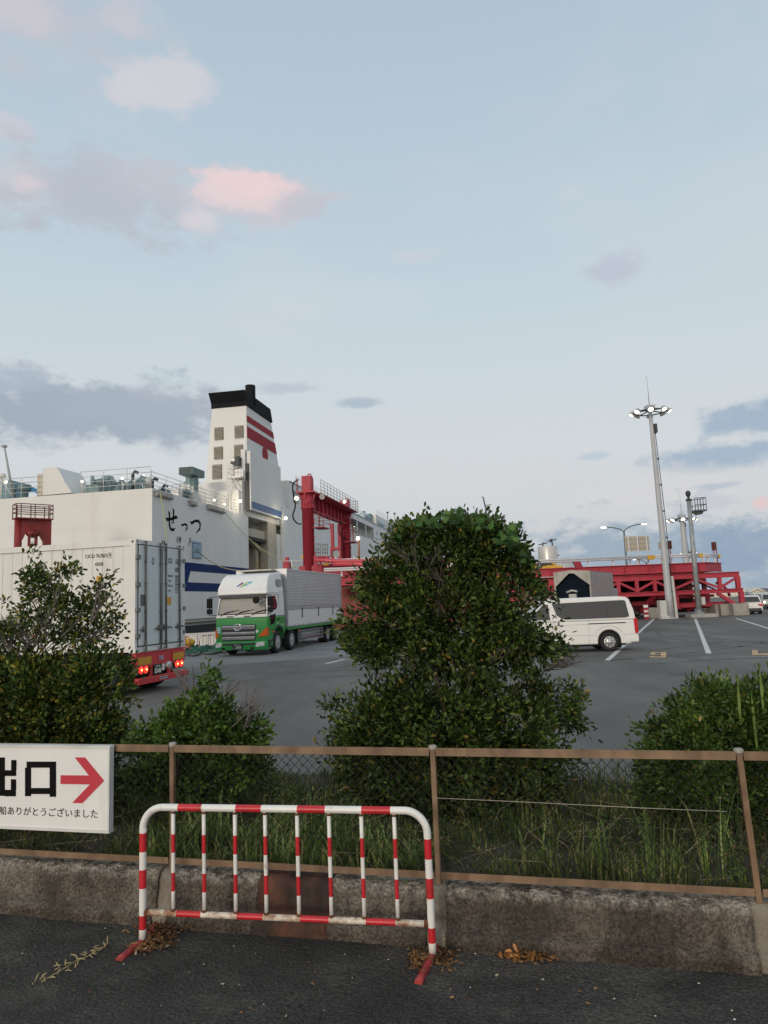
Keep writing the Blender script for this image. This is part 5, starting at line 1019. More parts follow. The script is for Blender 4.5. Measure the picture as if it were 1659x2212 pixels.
mb = MB(); k = 3
for i in range(k): y = BY0+.14+(BY1-BY0-.3)*i/k; mb.box(.0, .03, y, y+(BY1-BY0-.3)/k-.03, 1.14, zr0-.18)
mb.build('drop_side_panel', twh, root)
mb = MB(); mb.box(-2.5, .045, BY0, BY1, .98, 1.11); mb.build('sill_green', grn, root)
for i in range(16):
    y = BY0+.35+i*.6; mb = MB(); mb.box(.045, .08, y, y+.08, 1.06, 1.2); mb.tube([(.09, y+.04, 1.07), (.1, y+.04, 1.16)], .02, 5); mb.build('rope_hook', steel, root)
for y in (4.6, 7.3, 10): mb = MB(); mb.box(.03, .06, y, y+.07, 1.5, 1.98); mb.box(.03, .07, y-.03, y+.1, 1.92, 1.98); mb.build('latch', dark, root)
mb = MB(); mb.box(-2.2, -.3, 2.27, 2.5, .8, 3.7); mb.box(-1.9, -.6, 1, 11.9, .6, .95); mb.build('chassis', dark, root)
mb = MB(); mb.box(-2.2, -.5, 1.9, 2.5, 3.78, 3.84); mb.build('roof_edge', mat('roof_edge_pale', (.5, .47, .42), .6), root)
for y in (1.38, 3.25): wheel((-.03, y, .5), (1, 0, 0), .5, .3, root); wheel((-W+.03, y, .5), (-1, 0, 0), .5, .3, root)
for y in (9.2, 10.5): wheel((-.03, y, .46), (1, 0, 0), .46, .5, root); wheel((-W+.03, y, .46), (-1, 0, 0), .46, .5, root)
for y in (2.2, 3.95): mb = MB(); mb.box(-.5, -.02, y, y+.03, .2, .95); mb.build('mud_flap', black, root)
mb = MB()
for z in (.35, .52, .68, .84): mb.box(-.06, -.03, 4.3, 8.3, z, z+.025)
for y in np.linspace(4.3, 8.28, 14): mb.box(-.065, -.04, y, y+.025, .3, .92)
mb.build('side_guard', steel, root)
mb = MB(); mb.tube([(-.45, 5.2, .6), (-.45, 8.1, .6)], .27, 16); mb.build('fuel_tank', mat('tank_grey', (.4, .4, .4), .4, .3), root); mb = MB(); mb.box(-.16, -.14, 5.2, 8.1, .46, .54); mb.build('red_stripe', red_st, root)
mb = MB(); mb.box(-.5, -.2, 4.3, 5.0, .35, .9); mb.build('battery_box', dark, root)
mb = MB(); mb.box(-.01, .01, 4.1, 4.25, .83, .93); mb.build('side_lamp', MATS['indicator_orange'], root)

# ---------------------------------------------------------------- vans and cars
def van(fr, label, body, cat='van', name='van', group=None):
    """length runs -x (nose) to 0 (tail); near side at y=0"""
    root = thing(name, label, cat, fr, group); Wd = 1.7; zb = 1.12
    ar = lambda xc, R_: [(xc+R_*math.cos(a), .36+R_*math.sin(a)) for a in np.linspace(-.22, PI+.22, 14)]
    lo = [(0, .42), (.0, .62), (-.02, zb), (-4.25, zb), (-4.52, .98), (-4.68, .7), (-4.69, .4), (-4.4, .25)]+ar(-3.62, .42)[::-1]+ar(-1.04, .42)[::-1]+[(-.3, .25)]
    mb = MB(); mb.prism(lo, lambda a, b, t: (a, t, b), 0, Wd); mb.build('body', body, root, bevel=.05, seg=3)
    up = [(-.02, zb+.003), (-.07, 1.5), (-.19, 1.86), (-.3, 1.95), (-.6, 1.985), (-2.8, 1.975), (-3.25, 1.9), (-4.2, zb+.003)]
    def f_(a, b, t): k = (b-zb)*.13; return (a, t+k if t < .8 else t-k, b)
    mb = MB(); mb.prism(up, f_, 0.004, Wd-.004); mb.build('cabin', body, root, bevel=.06, seg=3)
    mb = MB()
    mb.prism([(-.26, 1.24), (-.34, 1.8), (-.42, 1.84), (-3.05, 1.80), (-2.9, 1.35), (-2.72, 1.24), (-2.6, 1.2), (-.4, 1.2)], f_, -.006, .012); mb.build('side_window', glass, root, bevel=.003)
    mb = MB(); mb.prism([(-3.15, 1.2), (-3.2, 1.78), (-3.4, 1.74), (-3.95, 1.24)], f_, -.006, .012); mb.build('front_side_window', glass, root)
    mb = MB(); mb.prism([(-1.05-.012, 1.2), (-1.05-.012, 1.82), (-1.05+.012, 1.82), (-1.05+.012, 1.2)], f_, -.009, .0)
    mb.build('window_pillar', dark, root)
    mb = MB(); mb.add([(-3.32, .25, 1.88), (-3.32, Wd-.25, 1.88), (-4.2, Wd-.1, 1.17), (-4.2, .1, 1.17), (-3.34, .25, 1.9), (-3.34, Wd-.25, 1.9), (-4.22, Wd-.1, 1.19), (-4.22, .1, 1.19)], [(0, 1, 2, 3), (4, 7, 6, 5), (0, 4, 5, 1), (2, 6, 7, 3)]); mb.build('windscreen', glass, root)
    mb = MB(); mb.add([(-.045, .22, 1.25), (-.045, Wd-.22, 1.25), (-.15, Wd-.26, 1.8), (-.15, .26, 1.8), (-.0, .22, 1.25), (-.0, Wd-.22, 1.25), (-.13, Wd-.26, 1.8), (-.13, .26, 1.8)], [(0, 1, 2, 3), (4, 7, 6, 5), (0, 4, 5, 1), (2, 6, 7, 3), (1, 5, 6, 2), (0, 3, 7, 4)]); mb.build('rear_window', glass, root)
    mb = MB(); sm_ = mat('van_seam', (.25, .24, .22), .7)
    for a, b in (((-1.78, .33), (-1.78, 1.15)), ((-3.0, .33), (-3.02, 1.15)), ((-3.0, .62), (-1.78, .6)), ((-3.02, 1.0), (-1.78, 1.0)), ((-1.78, .6), (-1.5, .6)), ((-.55, .58), (-.02, .6)), ((-.75, 1.03), (-.1, 1.03))): mb.bar((a[0], .0, a[1]), (b[0], .0, b[1]), .008, .008)
    mb.tube([(-1.04+.56*math.cos(a), -.001, .42+.5*math.sin(a)) for a in np.linspace(.5, PI-.5, 14)], .005, 4); mb.build('door_seam', sm_, root)
    mb = MB(); mb.box(-1.76, -.42, -.006, .004, 1.0, 1.035); mb.build('slide_rail', black, root)
    mb = MB(); mb.box(-2.92, -2.82, -.02, .0, .98, 1.1); mb.lathe([(.07, 0), (.05, .006)], (-2.87, .0, 1.04), (0, -1, 0), 14); mb.build('door_handle', chrome, root); mb = MB(); mb.box(-3.35, -3.15, -.02, 0, .95, .99); mb.build('door_handle', body, root)
    mb = MB(); mb.box(-.42, .035, -.012, Wd+.012, .3, .56); mb.build('bumper', body, root, bevel=.05, seg=3)
    for y in (-.01, Wd-.13): mb = MB(); mb.prism([(-.1, .62), (-.12, 1.14), (-.02, 1.18), (.02, 1.1), (.025, .62)], lambda a, b, t: (a, t, b), y, y+.14); mb.build('tail_lamp', mat('tail_lamp_red', (.5, .015, .02), .2, var=.2, scale=9), root, bevel=.01)
    mb = MB(); mb.box(-.02, .03, .4, Wd-.4, .6, .8); mb.build('rear_handle', steel, root)
    mb = MB(); mb.box(-4.72, -4.5, .05, .45, .72, .92); mb.box(-4.72, -4.5, Wd-.45, Wd-.05, .72, .92); mb.build('headlight', mat('headlight_glass', (.7, .7, .68), .08, .5), root)
    mb = MB(); mb.box(-4.1, -3.95, -.22, -.02, 1.1, 1.35); mb.build('door_mirror', body, root, bevel=.03)
    mb = MB(); mb.box(-.68, -.62, .05, .4, .12, .4); mb.build('mud_flap', black, root)
    for x in (-1.04, -3.62): wheel((x, .02, .34), (0, -1, 0), .34, .22, root, 'car'); wheel((x, Wd-.02, .34), (0, 1, 0), .34, .22, root, 'car')
    mb = MB(); mb.box(-4.4, -.4, .15, Wd-.15, .2, .4); mb.build('underbody', black, root)
    for x in (-1.04, -3.62): mb = MB(); mb.prism([(x+.44*math.cos(a), .36+.44*math.sin(a)) for a in np.linspace(0, PI, 14)], lambda a, b, t: (a, t, b), .03, .25); mb.build('wheel_well', black, root)
    return root
cream = mat('van_cream_white', (.75, .745, .725), .3, var=.03, scale=1, dirt=(.45, .4, .32), dscale=(2, 2, 2), dlo=.62, dhi=.9)
vb = G(1315, 1407); VF = Fr((0, 0, 0), math.radians(-1.0)); q = AT(1378, 1380, vb.y); VF.o = Vector((q.x, vb.y-.05, 0))
vr = van(VF, 'cream white minivan with black side windows parked side on beyond the big bush', cream)
def car(fr, label, body, group=None, h=1.5, wd=1.6, ln=3.8, lit=False):
    """rear at y=0, x centred, nose away"""
    root = thing('car', label, 'car', fr, group)
    lo = [(0.0, .3), (-.02, .55), (0.05, .92), (ln-.9, .95), (ln-.1, .8), (ln, .4), (ln-.05, .25), (.1, .25)]
    mb = MB(); mb.prism(lo, lambda a, b, t: (t, a, b), -wd/2, wd/2); mb.build('body', body, root, bevel=.08, seg=3)
    up = [(.06, .92), (.3, h-.08), (.5, h), (2.1, h), (ln-.95, .95)]
    f_ = lambda a, b, t: (t*(1-(b-.92)*.25), a, b)
    mb = MB(); mb.prism(up, f_, -wd/2+.03, wd/2-.03); mb.build('cabin', body, root, bevel=.06, seg=3)
    yy = lambda b: .06+(b-.92)*.24/(h-1.0)-.015
    mb = MB(); mb.prism([(-wd/2+.14, .97), (wd/2-.14, .97), (wd/2-.24, h-.12), (-wd/2+.24, h-.12)], lambda a, b, t: (a, yy(b)-t, b), -.01, .01); mb.build('rear_window', glass, root)
    for s_ in (-1, 1):
        mb = MB(); mb.prism([(.45, .98), (.55, h-.1), (2.0, h-.1), (2.6, .98)], lambda a, b, t: (s_*((wd/2-.03)*(1-(b-.92)*.25)+t), a, b), -.01, .01); mb.build('side_window', glass, root)
        mb = MB(); mb.prism([(s_*(wd/2-.02), .8), (s_*(wd/2-.02), .6), (s_*(wd/2-.3), .68), (s_*(wd/2-.36), .8)], lambda a, b, t: (a, .0-t, b), -.1, .03); mb.build('tail_lamp', MATS['tail_lamp_red'], root)
        for y in (.6, ln-.75): wheel((s_*(wd/2-.01), y, .3), (s_, 0, 0), .3, .2, root, 'car')
    mb = MB(); mb.box(-wd/2+.12, wd/2-.12, -.05, .02, .28, .48); mb.build('bumper_insert', dark, root); mb = MB(); mb.box(-.18, .18, -.035, 0, .62, .74); mb.build('number_plate', MATS['plate_white'], root)
    mb = MB(); mb.box(-wd/2+.1, wd/2-.1, .1, ln-.2, .18, .4); mb.build('underbody', black, root)
    if lit:
        for s_ in (-1, 1): mb = MB(); mb.lathe([(.08, 0), (.05, .03)], (s_*wd*.36, -.03, .7), (0, -1, 0), 10); mb.build('headlight', lamp_c, root)
    return root
p = G(1626, 1327); car(Fr((p.x, p.y, 0), math.radians(-14)), 'white compact car seen from behind, right of the concrete blocks', twh)
p = G(1667, 1316); car(Fr((p.x, p.y, 0), math.radians(-10)), 'small pale car with lit lamps at far right beyond the white compact car', mat('car_pale_green', (.4, .46, .45), .35), h=1.5, lit=True)
p = G(1650, 1312.5); car(Fr((p.x, p.y, 0), math.radians(-10)), 'small white car far away right beside the cream warehouse', cream)
p = G(1640, 1311); car(Fr((p.x, p.y, 0), math.radians(-10)), 'dark blue car far away between the white compact car and warehouse', mat('car_dark_blue', (.04, .06, .09), .3))
p = G(1398, 1329); car(Fr((p.x-.3, p.y, 0), math.radians(75)), 'dark red car parked under the red truss behind the cream minivan', mat('car_red', (.3, .02, .03), .3))
# ---------------------------------------------------------------- red truss ramp on the right
b0 = G(1602, 1333); LK = Fr((b0.x*56/b0.y, 56, 0), 0.0)
root = thing('truss_ramp', 'long red steel truss ramp with plate girder deck standing on concrete blocks', 'ramp', LK)
lk = lambda x, y, v=0: LK.on(*cR(x, y), 1, v)
XL = LK.on(1085, 1300, 1, 0).x
zd1 = lk(500, 683, 0).z; zd0 = lk(500, 775, 0).z; zr = lk(1140, 683, 0).z
print('truss', LK.o, XL, zd1, zd0)
xg = lk(985, 660).x; xg2 = lk(1158, 683, 2.6).x
# deck girder
mb = MB(); XF = LK.on(700, 1250, 1, 0).x
mb.box(XF, xg, -.02, .05, zd0, zd1); mb.box(XF, xg, -.22, .25, zd1-.05, zd1); mb.box(XF, xg, -.22, .25, zd0-.05, zd0)
x = xg-.5
while x > XF: mb.box(x-.03, x+.03, -.16, -.02, zd0, zd1-.05); x -= 1.95
mb.prism([(xg, -.02), (xg2, 2.6), (xg2-.1, 2.66), (xg-.05, .05)], lambda a, b, t: (a, b, t), zd0+.0, zd1-.051)
mb.prism([(xg, -.2), (xg2+.1, 2.6), (xg2-.1, 2.8), (xg-.1, .15)], lambda a, b, t: (a, b, t), zd1-.05, zd1+.002); mb.prism([(xg, -.2), (xg2+.1, 2.6), (xg2-.1, 2.8), (xg-.1, .15)], lambda a, b, t: (a, b, t), zd0-.05, zd0+.002)
mb.box(xg2-.1, xg2, 2.7, 9, zd0, zd1)
mb.build('deck_girder', red_st, root)
mb = MB(); mb.prism([(XF, .06), (xg, .06), (xg2, 2.8), (xg2, 9), (XF, 9)], lambda a, b, t: (a, b, t), zd1-.2, zd1-.055); mb.box(XF, xg, .3, .5, zd0-.3, zd1-.2); mb.box(XF, xg2, 8.7, 9, zd0, zd1-.06)
for x in np.arange(XF+1, xg, 2.5): mb.box(x, x+.15, .5, 8.7, zd0+.1, zd1-.2)
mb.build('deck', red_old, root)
# trusses
xr = lk(1362, 900).x; zt1 = lk(1362, 762).z; zt0 = lk(1362, 820).z; zb1_ = lk(1383, 940).z; zb0_ = lk(1383, 985).z; xr2 = lk(1398, 1000).x
VX = [lk(c, 900).x for c in (1145, 889, 642, 449, 257, 59)]
while VX[-1] > XL+1.5: VX.append(VX[-1]-1.5)
def truss(y, name, m_, lower=True):
    mb = MB(); x0 = XL; mb.box(x0, xr, y-.02, y+.02, zt0, zt1); mb.box(x0, xr, y-.16, y+.16, zt1-.04, zt1); mb.box(x0, xr, y-.16, y+.16, zt0, zt0+.04)
    mb.box(x0, xr2, y-.02, y+.02, zb0_, zb1_); mb.box(x0, xr2, y-.16, y+.16, zb1_-.04, zb1_); mb.box(x0, xr2, y-.16, y+.16, zb0_, zb0_+.04)
    mb.build('chord', m_, root)
    mb = MB(); step = (lk(1145, 900).x-lk(640, 900).x)/1.0/2; x = xr-.17; i = 0
    mb.box(xr-.33, xr, y-.14, y+.14, zb1_, zt0)
    for k, (x, x2) in enumerate(zip(VX[:-1], VX[1:])):
        mb.box(x-.13, x+.13, y-.12, y+.12, zb1_, zt0)
        mb.bar((x-.05, y, zb1_+.1) if k % 2 == 0 else (x, y, zt0-.08), (x2+.05, y, zt0-.08) if k % 2 == 0 else (x2, y, zb1_+.1), .16, .17)
    mb.bar((lk(1145, 900).x+.05, y, zb1_+.12), (xr-.25, y, zt0-.05), .16, .17)
    mb.build('truss_web', m_, root)
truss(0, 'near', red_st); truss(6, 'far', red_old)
mb = MB()
x = lk(1145, 900).x; step = (lk(1145, 900).x-lk(640, 900).x)/2
while x > XL:
    mb.box(x-.08, x+.08, .17, 5.83, zb0_+.05, zb1_-.1); mb.box(x-.08, x+.08, .17, 5.83, zt0+.05, zt1-.1); mb.bar((x, 1, zb1_), (x, 5, zt0), .1); x -= step
mb.box(XL, xr, 2.9, 3.1, zb0_+.1, zb1_); mb.build('cross_beam', red_old, root)
zf = .72
for x0 in (xr2-.35, lk(640, 900).x, lk(100, 900).x, lk(640, 900).x-9.5):
    for y in (0, 6):
        mb = MB(); mb.box(x0, x0+.33, y-.15, y+.15, zf, zb0_); mb.box(x0-.15, x0+.5, y-.2, y+.2, zf-.04, zf)
        for z in (zf+.3, zf+.65, zf+1.0):
            if z < zb0_: mb.box(x0-.03, x0+.36, y-.18, y+.18, z, z+.04)
        mb.build('leg', red_st, root)
mb = MB(); mb.bar((lk(1120, 1000).x, 0, zb0_), (xr2-.6, 0, zf+.05), .22, .26); mb.build('brace', red_st, root)
for x0 in (lk(1145, 900).x-1.3, lk(450, 900).x, lk(640, 900).x-5): mb = MB(); mb.bar((x0, .3, zb0_), (x0-.3, 2.4, .5), .3); mb.bar((x0-1.6, 3, .4), (x0-1.6, 3, zb0_), .3); mb.build('leg', red_st, root)
for (x0, x1, z0, z1, y) in ((lk(640, 1100).x, xr2-.4, zf+.02, zf+.35, 1.4), (lk(640, 1100).x, xr2-1, zf+.75, zf+.95, 3.0), (XL+3, lk(600, 1100).x, zf+.3, zf+.6, 2.6), (lk(650, 1000).x, xr2-2, .25, .6, 5)): mb = MB(); mb.box(x0, x1, y-.15, y+.15, z0, z1); mb.box(x0, x1, y-.25, y+.25, z1-.02, z1+.02); mb.build('lower_beam', red_st, root)
mb = MB(); mb.tube([(xr2-4.5, 2.2, zf+.15), (xr2-1.2, 2.2, zf+.1)], .25, 14); mb.build('hydraulic_cylinder', red_st, root)
mb = MB(); mb.tube([(xr2-.4+1.5*math.cos(a)-1.5, 1.5, zt0-.9+1.2*math.sin(a)-.6) for a in np.linspace(0, 1.2, 8)], .12, 8); mb.build('curved_brace', red_st, root)
mb = MB(); mb.box(XL+2, lk(850, 900, 8.2).x, 8.2, 8.3, zf+.5, zd0-.1); mb.box(XL+2, lk(250, 900, 8.2).x, 8.3, 8.4, 0, zf+.5); mb.box(lk(330, 900, 4.6).x, lk(850, 900, 4.6).x, 4.6, 4.7, 0.3, zb0_); mb.build('deck_shade_sheet', mat('painted_deck_shade', (.05, .02, .02), .9), root)  # dark sheets added behind the truss, painting the shade under the deck
# guard rail on the deck
root = thing('guard_rail', 'white pipe guard rail with yellow end blocks along the red ramp deck', 'guard rail', Fr(LK.o+Vector((0, 0, zd1)), 0))
zg = lk(500, 592, .3).z-zd1; zg0 = lk(500, 628, .3).z-zd1
def gpost(x, y=.3):
    mb = MB(); mb.box(x-.05, x+.05, y-.05, y+.05, 0, zg-.05); mb.box(x-.08, x+.08, y-.08, y+.08, 0, .09); mb.build('post', wr, root)
def gbeam(a, b):
    mb = MB(); h = (zg-zg0)/2*1.15
    for i in (0, 1): mb.tube([(a[0], a[1], zg0+h*(i+.5)), (b[0], b[1], zg0+h*(i+.5))], h*.46, 10)
    mb.build('beam', wr, root)
def gend(x, y): mb = MB(); mb.box(x-.13, x+.13, y-.12, y+.12, zg0-.04, zg+.03); mb.build('end_block', yellow, root, bevel=.02)
xe1 = lk(398, 600).x; xe2 = lk(435, 600).x; xe3 = lk(945, 590).x; y_ = .12
gbeam((XF, y_), (xe1-.1, y_)); gend(xe1, y_); gend(xe2, y_); gbeam((xe2+.13, y_), (xe3-.13, y_)); gend(xe3, y_); gbeam((xe3+.15, y_), (xg2-.2, 2.5)); gend(xg2-.1, 2.7)
x = xe1-.9
while x > XF: gpost(x); x -= 1.95
for x in (xe2+.75, xe2+3, xe3-2.2, xe3-.3, xe3+.25): gpost(x)
for t in (.35, .7): gpost(xe3+(xg2-xe3)*t, .3+2.3*t)
# sign boards seen from behind
def board(fr, x0, x1, z0, z1, label, m_, posts=3):
    root = thing('sign_board', label, 'sign', fr); mb = MB(); mb.box(x0, x1, 0.05, .08, z0, z1); mb.build('board', m_, root)
    mb = MB()
    for k in (.18, .5, .82): mb.box(x0+.05, x1-.05, .0, .05, z0+(z1-z0)*k, z0+(z1-z0)*k+.05)
    mb.build('stiffener', steel, root)
    for x in np.linspace(x0+.25, x1-.25, posts): mb = MB(); mb.tube([(x, -.05, 0), (x, -.05, z1-.02)], .055, 8); mb.lathe([(.2, 0), (.06, .2)], (x, -.05, 0), (0, 0, 1), 8); mb.build('post', wr, root)
bd = mat('sign_back_tan', (.42, .38, .3), .6, var=.08)
q0 = LK.on(*cR(143, 540), 1, .9); q1 = LK.on(*cR(393, 372), 1, .9)
board(Fr(LK.o+Vector((q0.x, .9, zd1-.06)), math.radians(3)), 0, q1.x-q0.x, q0.z-zd1, q1.z-zd1, 'large tan sign board seen from behind on three white posts above the red deck', bd)
q0 = LK.on(*cR(495, 520), 1, 4); q1 = LK.on(*cR(618, 437), 1, 4)
board(Fr(LK.o+Vector((q0.x, 4, zd1-.06)), 0), 0, q1.x-q0.x, q0.z-zd1, q1.z-zd1, 'smaller tan sign board half hidden behind the tall light mast', bd, 2)
# signal posts
def sigpost(x, top, y, label, n=1):
    q = LK.on(*cR(x, top), 1, y); q2 = LK.on(*cR(x, top+90), 1, y); root = thing('signal_post', label, 'signal', Fr(LK.o+Vector((q.x, y, zd1-.06)), 0)); h = q.z-zd1; h2 = q2.z-zd1
    mb = MB()
    for i in range(n): mb.tube([(i*.22, 0, 0), (i*.22, 0, h)], .045, 8)
    mb.build('post', red_st, root); mb = MB(); mb.box(-.16, .2 if n > 1 else .12, -.12, -.02, h2, h-.02)
    for k in range(3): mb.lathe([(.1, 0), (.1, .05)], (.0, -.12, h2+(h-h2)*(k+.5)/3), (0, -1, 0), 10)
    mb.build('signal_head', mat('signal_dark_red', (.1, .02, .02), .5), root)
sigpost(606, 425, 1.2, 'thin red signal post rising from the deck just right of the tall mast'); sigpost(1070, 440, 2.6, 'red double signal post at the right corner of the ramp deck', 2)
# deck vehicles and things beyond
q = LK.on(*cV(200, 345), 1, 5); mb = MB(); fr_ = Fr(LK.o+Vector((q.x, 5, zd1-.055)), 0); root = thing('taxi', 'yellow car roof showing behind the white guard rail on the ramp', 'car', fr_)
mb = MB(); mb.prism([(-2, .1), (-1.9, .4), (-.9, .5), (-.3, .85), (.9, .85), (1.5, .45), (2, .38), (2.1, .1)], lambda a, b, t: (a, t, b), 0, 1.6); mb.build('body', yellow, root, bevel=.05); mb = MB(); mb.prism([(-.7, .5), (-.2, .8), (.8, .8), (1.2, .5)], lambda a, b, t: (a, t, b), -.01, 0); mb.build('side_window', glass, root)
q = LK.on(*cV(690, 345), 1, 3); root = thing('folded_banner', 'crumpled red and grey banner leaning behind the guard rail on the ramp', 'banner', Fr(LK.o+Vector((q.x, 3, zd1-.055)), 0))
mb = MB(); mb.add([(-.35, 0, .75), (.3, .2, .7), (.6, .3, .0), (-.1, 0, .0), (-.3, .1, .75), (.35, .3, .7), (.65, .4, 0), (-.05, .1, 0)], [(0, 1, 2, 3), (7, 6, 5, 4), (0, 4, 5, 1), (1, 5, 6, 2)]); mb.build('cloth', red_st, root); mb = MB(); mb.tube([(-.4, -.03, .75), (-.1, -.03, 0)], .04, 6); mb.build('pole', dark, root)
q = LK.on(*cV(15, 260), 1, 6); root = thing('booth', 'small green topped booth behind the big bush on the ramp', 'booth', Fr(LK.o+Vector((q.x-1, 6, zd1-.055)), 0))
mb = MB(); mb.box(-1, 1.3, 0, 1.5, 0, q.z-zd1+.2); mb.build('wall', mat('booth_teal', (.02, .26, .22), .5), root); mb = MB(); mb.prism([(-1.1, q.z-zd1+.2), (1.4, q.z-zd1+.2), (1.2, q.z-zd1+.9), (.6, q.z-zd1+1.2), (-.9, q.z-zd1+1.2)], lambda a, b, t: (a, t, b), -.1, 1.6); mb.build('roof', MATS['booth_teal'], root, bevel=.1)
# tank with wind vanes
tk = AT(*cV(305, 240), 130); root = thing('storage_tank', 'pale round tank with two wind vanes beyond the ramp guard rail', 'tank', Fr((tk.x, 130, 0), 0)); fr_ = Fr((tk.x, 130, 0), 0)
zt = fr_.on(*cV(305, 127), 1, 0).z; rr_ = fr_.on(*cV(430, 200), 1, 0).x; tm = mat('tank_pale_metal', (.55, .53, .5), .35, .3, var=.05, scale=.2)
mb = MB(); mb.lathe([(rr_, 0), (rr_, zt), (rr_*.97, zt+.1)], (0, 0, 0), (0, 0, 1), 40); mb.build('shell', tm, root); mb = MB(); mb.lathe([(rr_*1.9, 0), (rr_*1.9, fr_.on(*cV(440, 285), 1, 0).z)], (rr_*.9, 2, 0), (0, 0, 1), 40); mb.build('lower_shell', tm, root)
for x, y in ((235, 68), (357, 20)):
    q = fr_.on(*cV(x, y), 1, 0); mb = MB(); mb.tube([(q.x, 0, zt), (q.x, 0, q.z)], .12, 6); mb.bar((q.x-.8, 0, q.z-.4), (q.x+.8, 0, q.z-.1), .18); 
    if x > 300: mb.bar((q.x-1.1, 0, q.z-3), (q.x+1.1, 0, q.z-3), .25); mb.bar((q.x-.8, 0, q.z-5.5), (q.x+.9, 0, q.z-5.5), .25); mb.box(q.x-.4, q.x+.1, -.1, .1, q.z-.6, q.z)
    mb.build('wind_vane', dark, root)
# high mast lights
def mast(fr, H_, r0, r1, label, head=1.0, lit=8, grp='high mast lights', base=True):
    root = thing('high_mast_light', label, 'light mast', fr, grp)
    mb = MB(); mb.tube([(0, 0, z) for z in np.linspace(0, H_-.2, 10)], list(np.linspace(r0, r1, 10)), 24); mb.build('pole', mat('mast_grey', (.42, .43, .45), .5, var=.05, dirt=(.3, .3, .3), dscale=(2, 2, .2)), root)
    mb = MB(); mb.tube([(r0*1.0+.05, -.1, .6), (r0+.03, -.1, H_*.5), (r1+.06, -.1, H_-1.6)], .03, 5)
    for z in np.linspace(2, H_-2, 7): r_ = r0+(r1-r0)*z/H_; mb.box(r_, r_+.12, -.14, -.04, z, z+.12)
    mb.box(r1, r1+.25, -.15, .1, H_-1.9, H_-1.2); mb.build('ladder_rail', dark, root)
    mb = MB(); h = head; mb.box(-.35*h, .35*h, -.3*h, .3*h, H_-.1, H_+.3*h); mb.tube([(0, 0, H_+.3*h), (0, 0, H_+2.9*h)], [.035*h, .012], 6); mb.build('mast_head', steel, root)
    mb = MB(); R_ = 1.25*h; mb.tube([(R_*math.cos(a), R_*math.sin(a)*.9, H_-.25*h) for a in np.linspace(0, 2*PI, 17)], .05*h, 5)
    for k in range(4): a = k*PI/2+.4; mb.tube([(0, 0, H_-.1), (R_*math.cos(a), R_*.9*math.sin(a), H_-.25*h)], .05*h, 5)
    mb.build('lamp_ring', dark, root)
    for k in range(lit):
        a = 2*PI*(k+.5)/lit+.1; d = Vector((math.cos(a), math.sin(a)*.9, 0)); c = d*R_*1.12+Vector((0, 0, H_-.2*h)); ax = (d+Vector((0, 0, -1.3))).normalized()
        mb = MB(); mb.lathe([(.1*h, -.15*h), (.2*h, 0), (.28*h, .18*h)], c, ax, 12); lf = mb.build('floodlight', mat('flood_body', (.35, .36, .36), .4), root); mb = MB(); mb.lathe([(.2*h, .185*h), (.1*h, .2*h)], c, ax, 12); mb.build('lens', lamp_m, lf)
    if base:
        mb = MB(); mb.lathe([(r0+.22, 0), (r0+.22, .06), (r0+.02, .1)], (0, 0, 0), (0, 0, 1), 20); mb.build('base_plate', steel, root)
    return root
mp_ = G(1449, 1334); MF = Fr((mp_.x*54.5/mp_.y, 54.5, 0), 0); Hm = MF.on(1403, 884, 1, 0).z; mx = MF.on(1403, 884, 1, 0).x; print('mast', MF.o, Hm, mx)
mr = mast(MF, Hm, .275, .14, 'tallest grey light mast with lit lamp ring standing before the red truss', .95); mr.rotation_euler[1] = math.radians(-.7)

mb = MB(); mb.box(-.85, -.33, -.3, .3, 0.01, 1.4); mb.box(-.85, -.2, -.42, -.305, .01, .25); tag(mb.build('control_box', mat('box_pale', (.5, .5, .48), .6, var=.08, dirt=(.35, .33, .3), dscale=(3, 3, .6)), None, bevel=.02, loc=MF.o), 'pale grey electrical cabinet at the foot of the tallest light mast', 'cabinet')
mb = MB(); mb.prism([(.3, 0), (.5, 0), (.42, 3.2), (.28, 3.2)], lambda a, b, t: (a, t, b), -.2, .1); mb.build('cable_duct', MATS['box_pale'], mr)
f2 = Fr((AT(1500, 1300, 150).x, 150, 0), 0); q = f2.on(*c7(1087, 945), 1, 0); f2 = Fr((f2.o.x+q.x, 150, 0), 0); mast(f2, q.z, .75, .45, 'distant grey light mast with lit lamps seen left of the camera pole', 1.9)
f3 = Fr((0, 0, 0), 0); q = AT(*c7(1132, 1172), 330); mast(Fr((q.x, 330, 0), 0), q.z, .9, .5, 'tiny farthest light mast just left of the camera pole', 2.2, 6)
# camera pole with basket
cp = G(1511, 1331); CP = Fr((cp.x*54.6/cp.y, 54.6, 0), 0); h = CP.on(*c7(1122, 835), 1, 0).z; root = thing('camera_pole', 'grey steel pole with railed basket and small camera dome right of the tall mast', 'pole', CP)
mb = MB(); mb.tube([(0, 0, .2), (0, 0, h)], [.2, .155], 20); mb.lathe([(.4, .28), (.4, .33), (.24, .36), (.2, .6)], (0, 0, 0), (0, 0, 1), 20)
for k in range(6): mb.box(.28*math.cos(k*1.05)-.02, .28*math.cos(k*1.05)+.3*math.cos(k*1.05)*.3+.02, .28*math.sin(k*1.05)-.02, .28*math.sin(k*1.05)+.02, .16, .4)
mb.build('pole_tube', mat('galvanised_pole', (.3, .32, .33), .5, .3, var=.2, scale=2, dirt=(.2, .22, .23), dscale=(2, 2, .5)), root)
mb = MB(); mb.box(-.9, 2.1*.45, -.9, .9, 0.0, .0); mb = MB(); mb.box(-.85, 1.2, -.6, .6, 0.005, .28); cb = mb.build('plinth', concrete, root, bevel=.03)
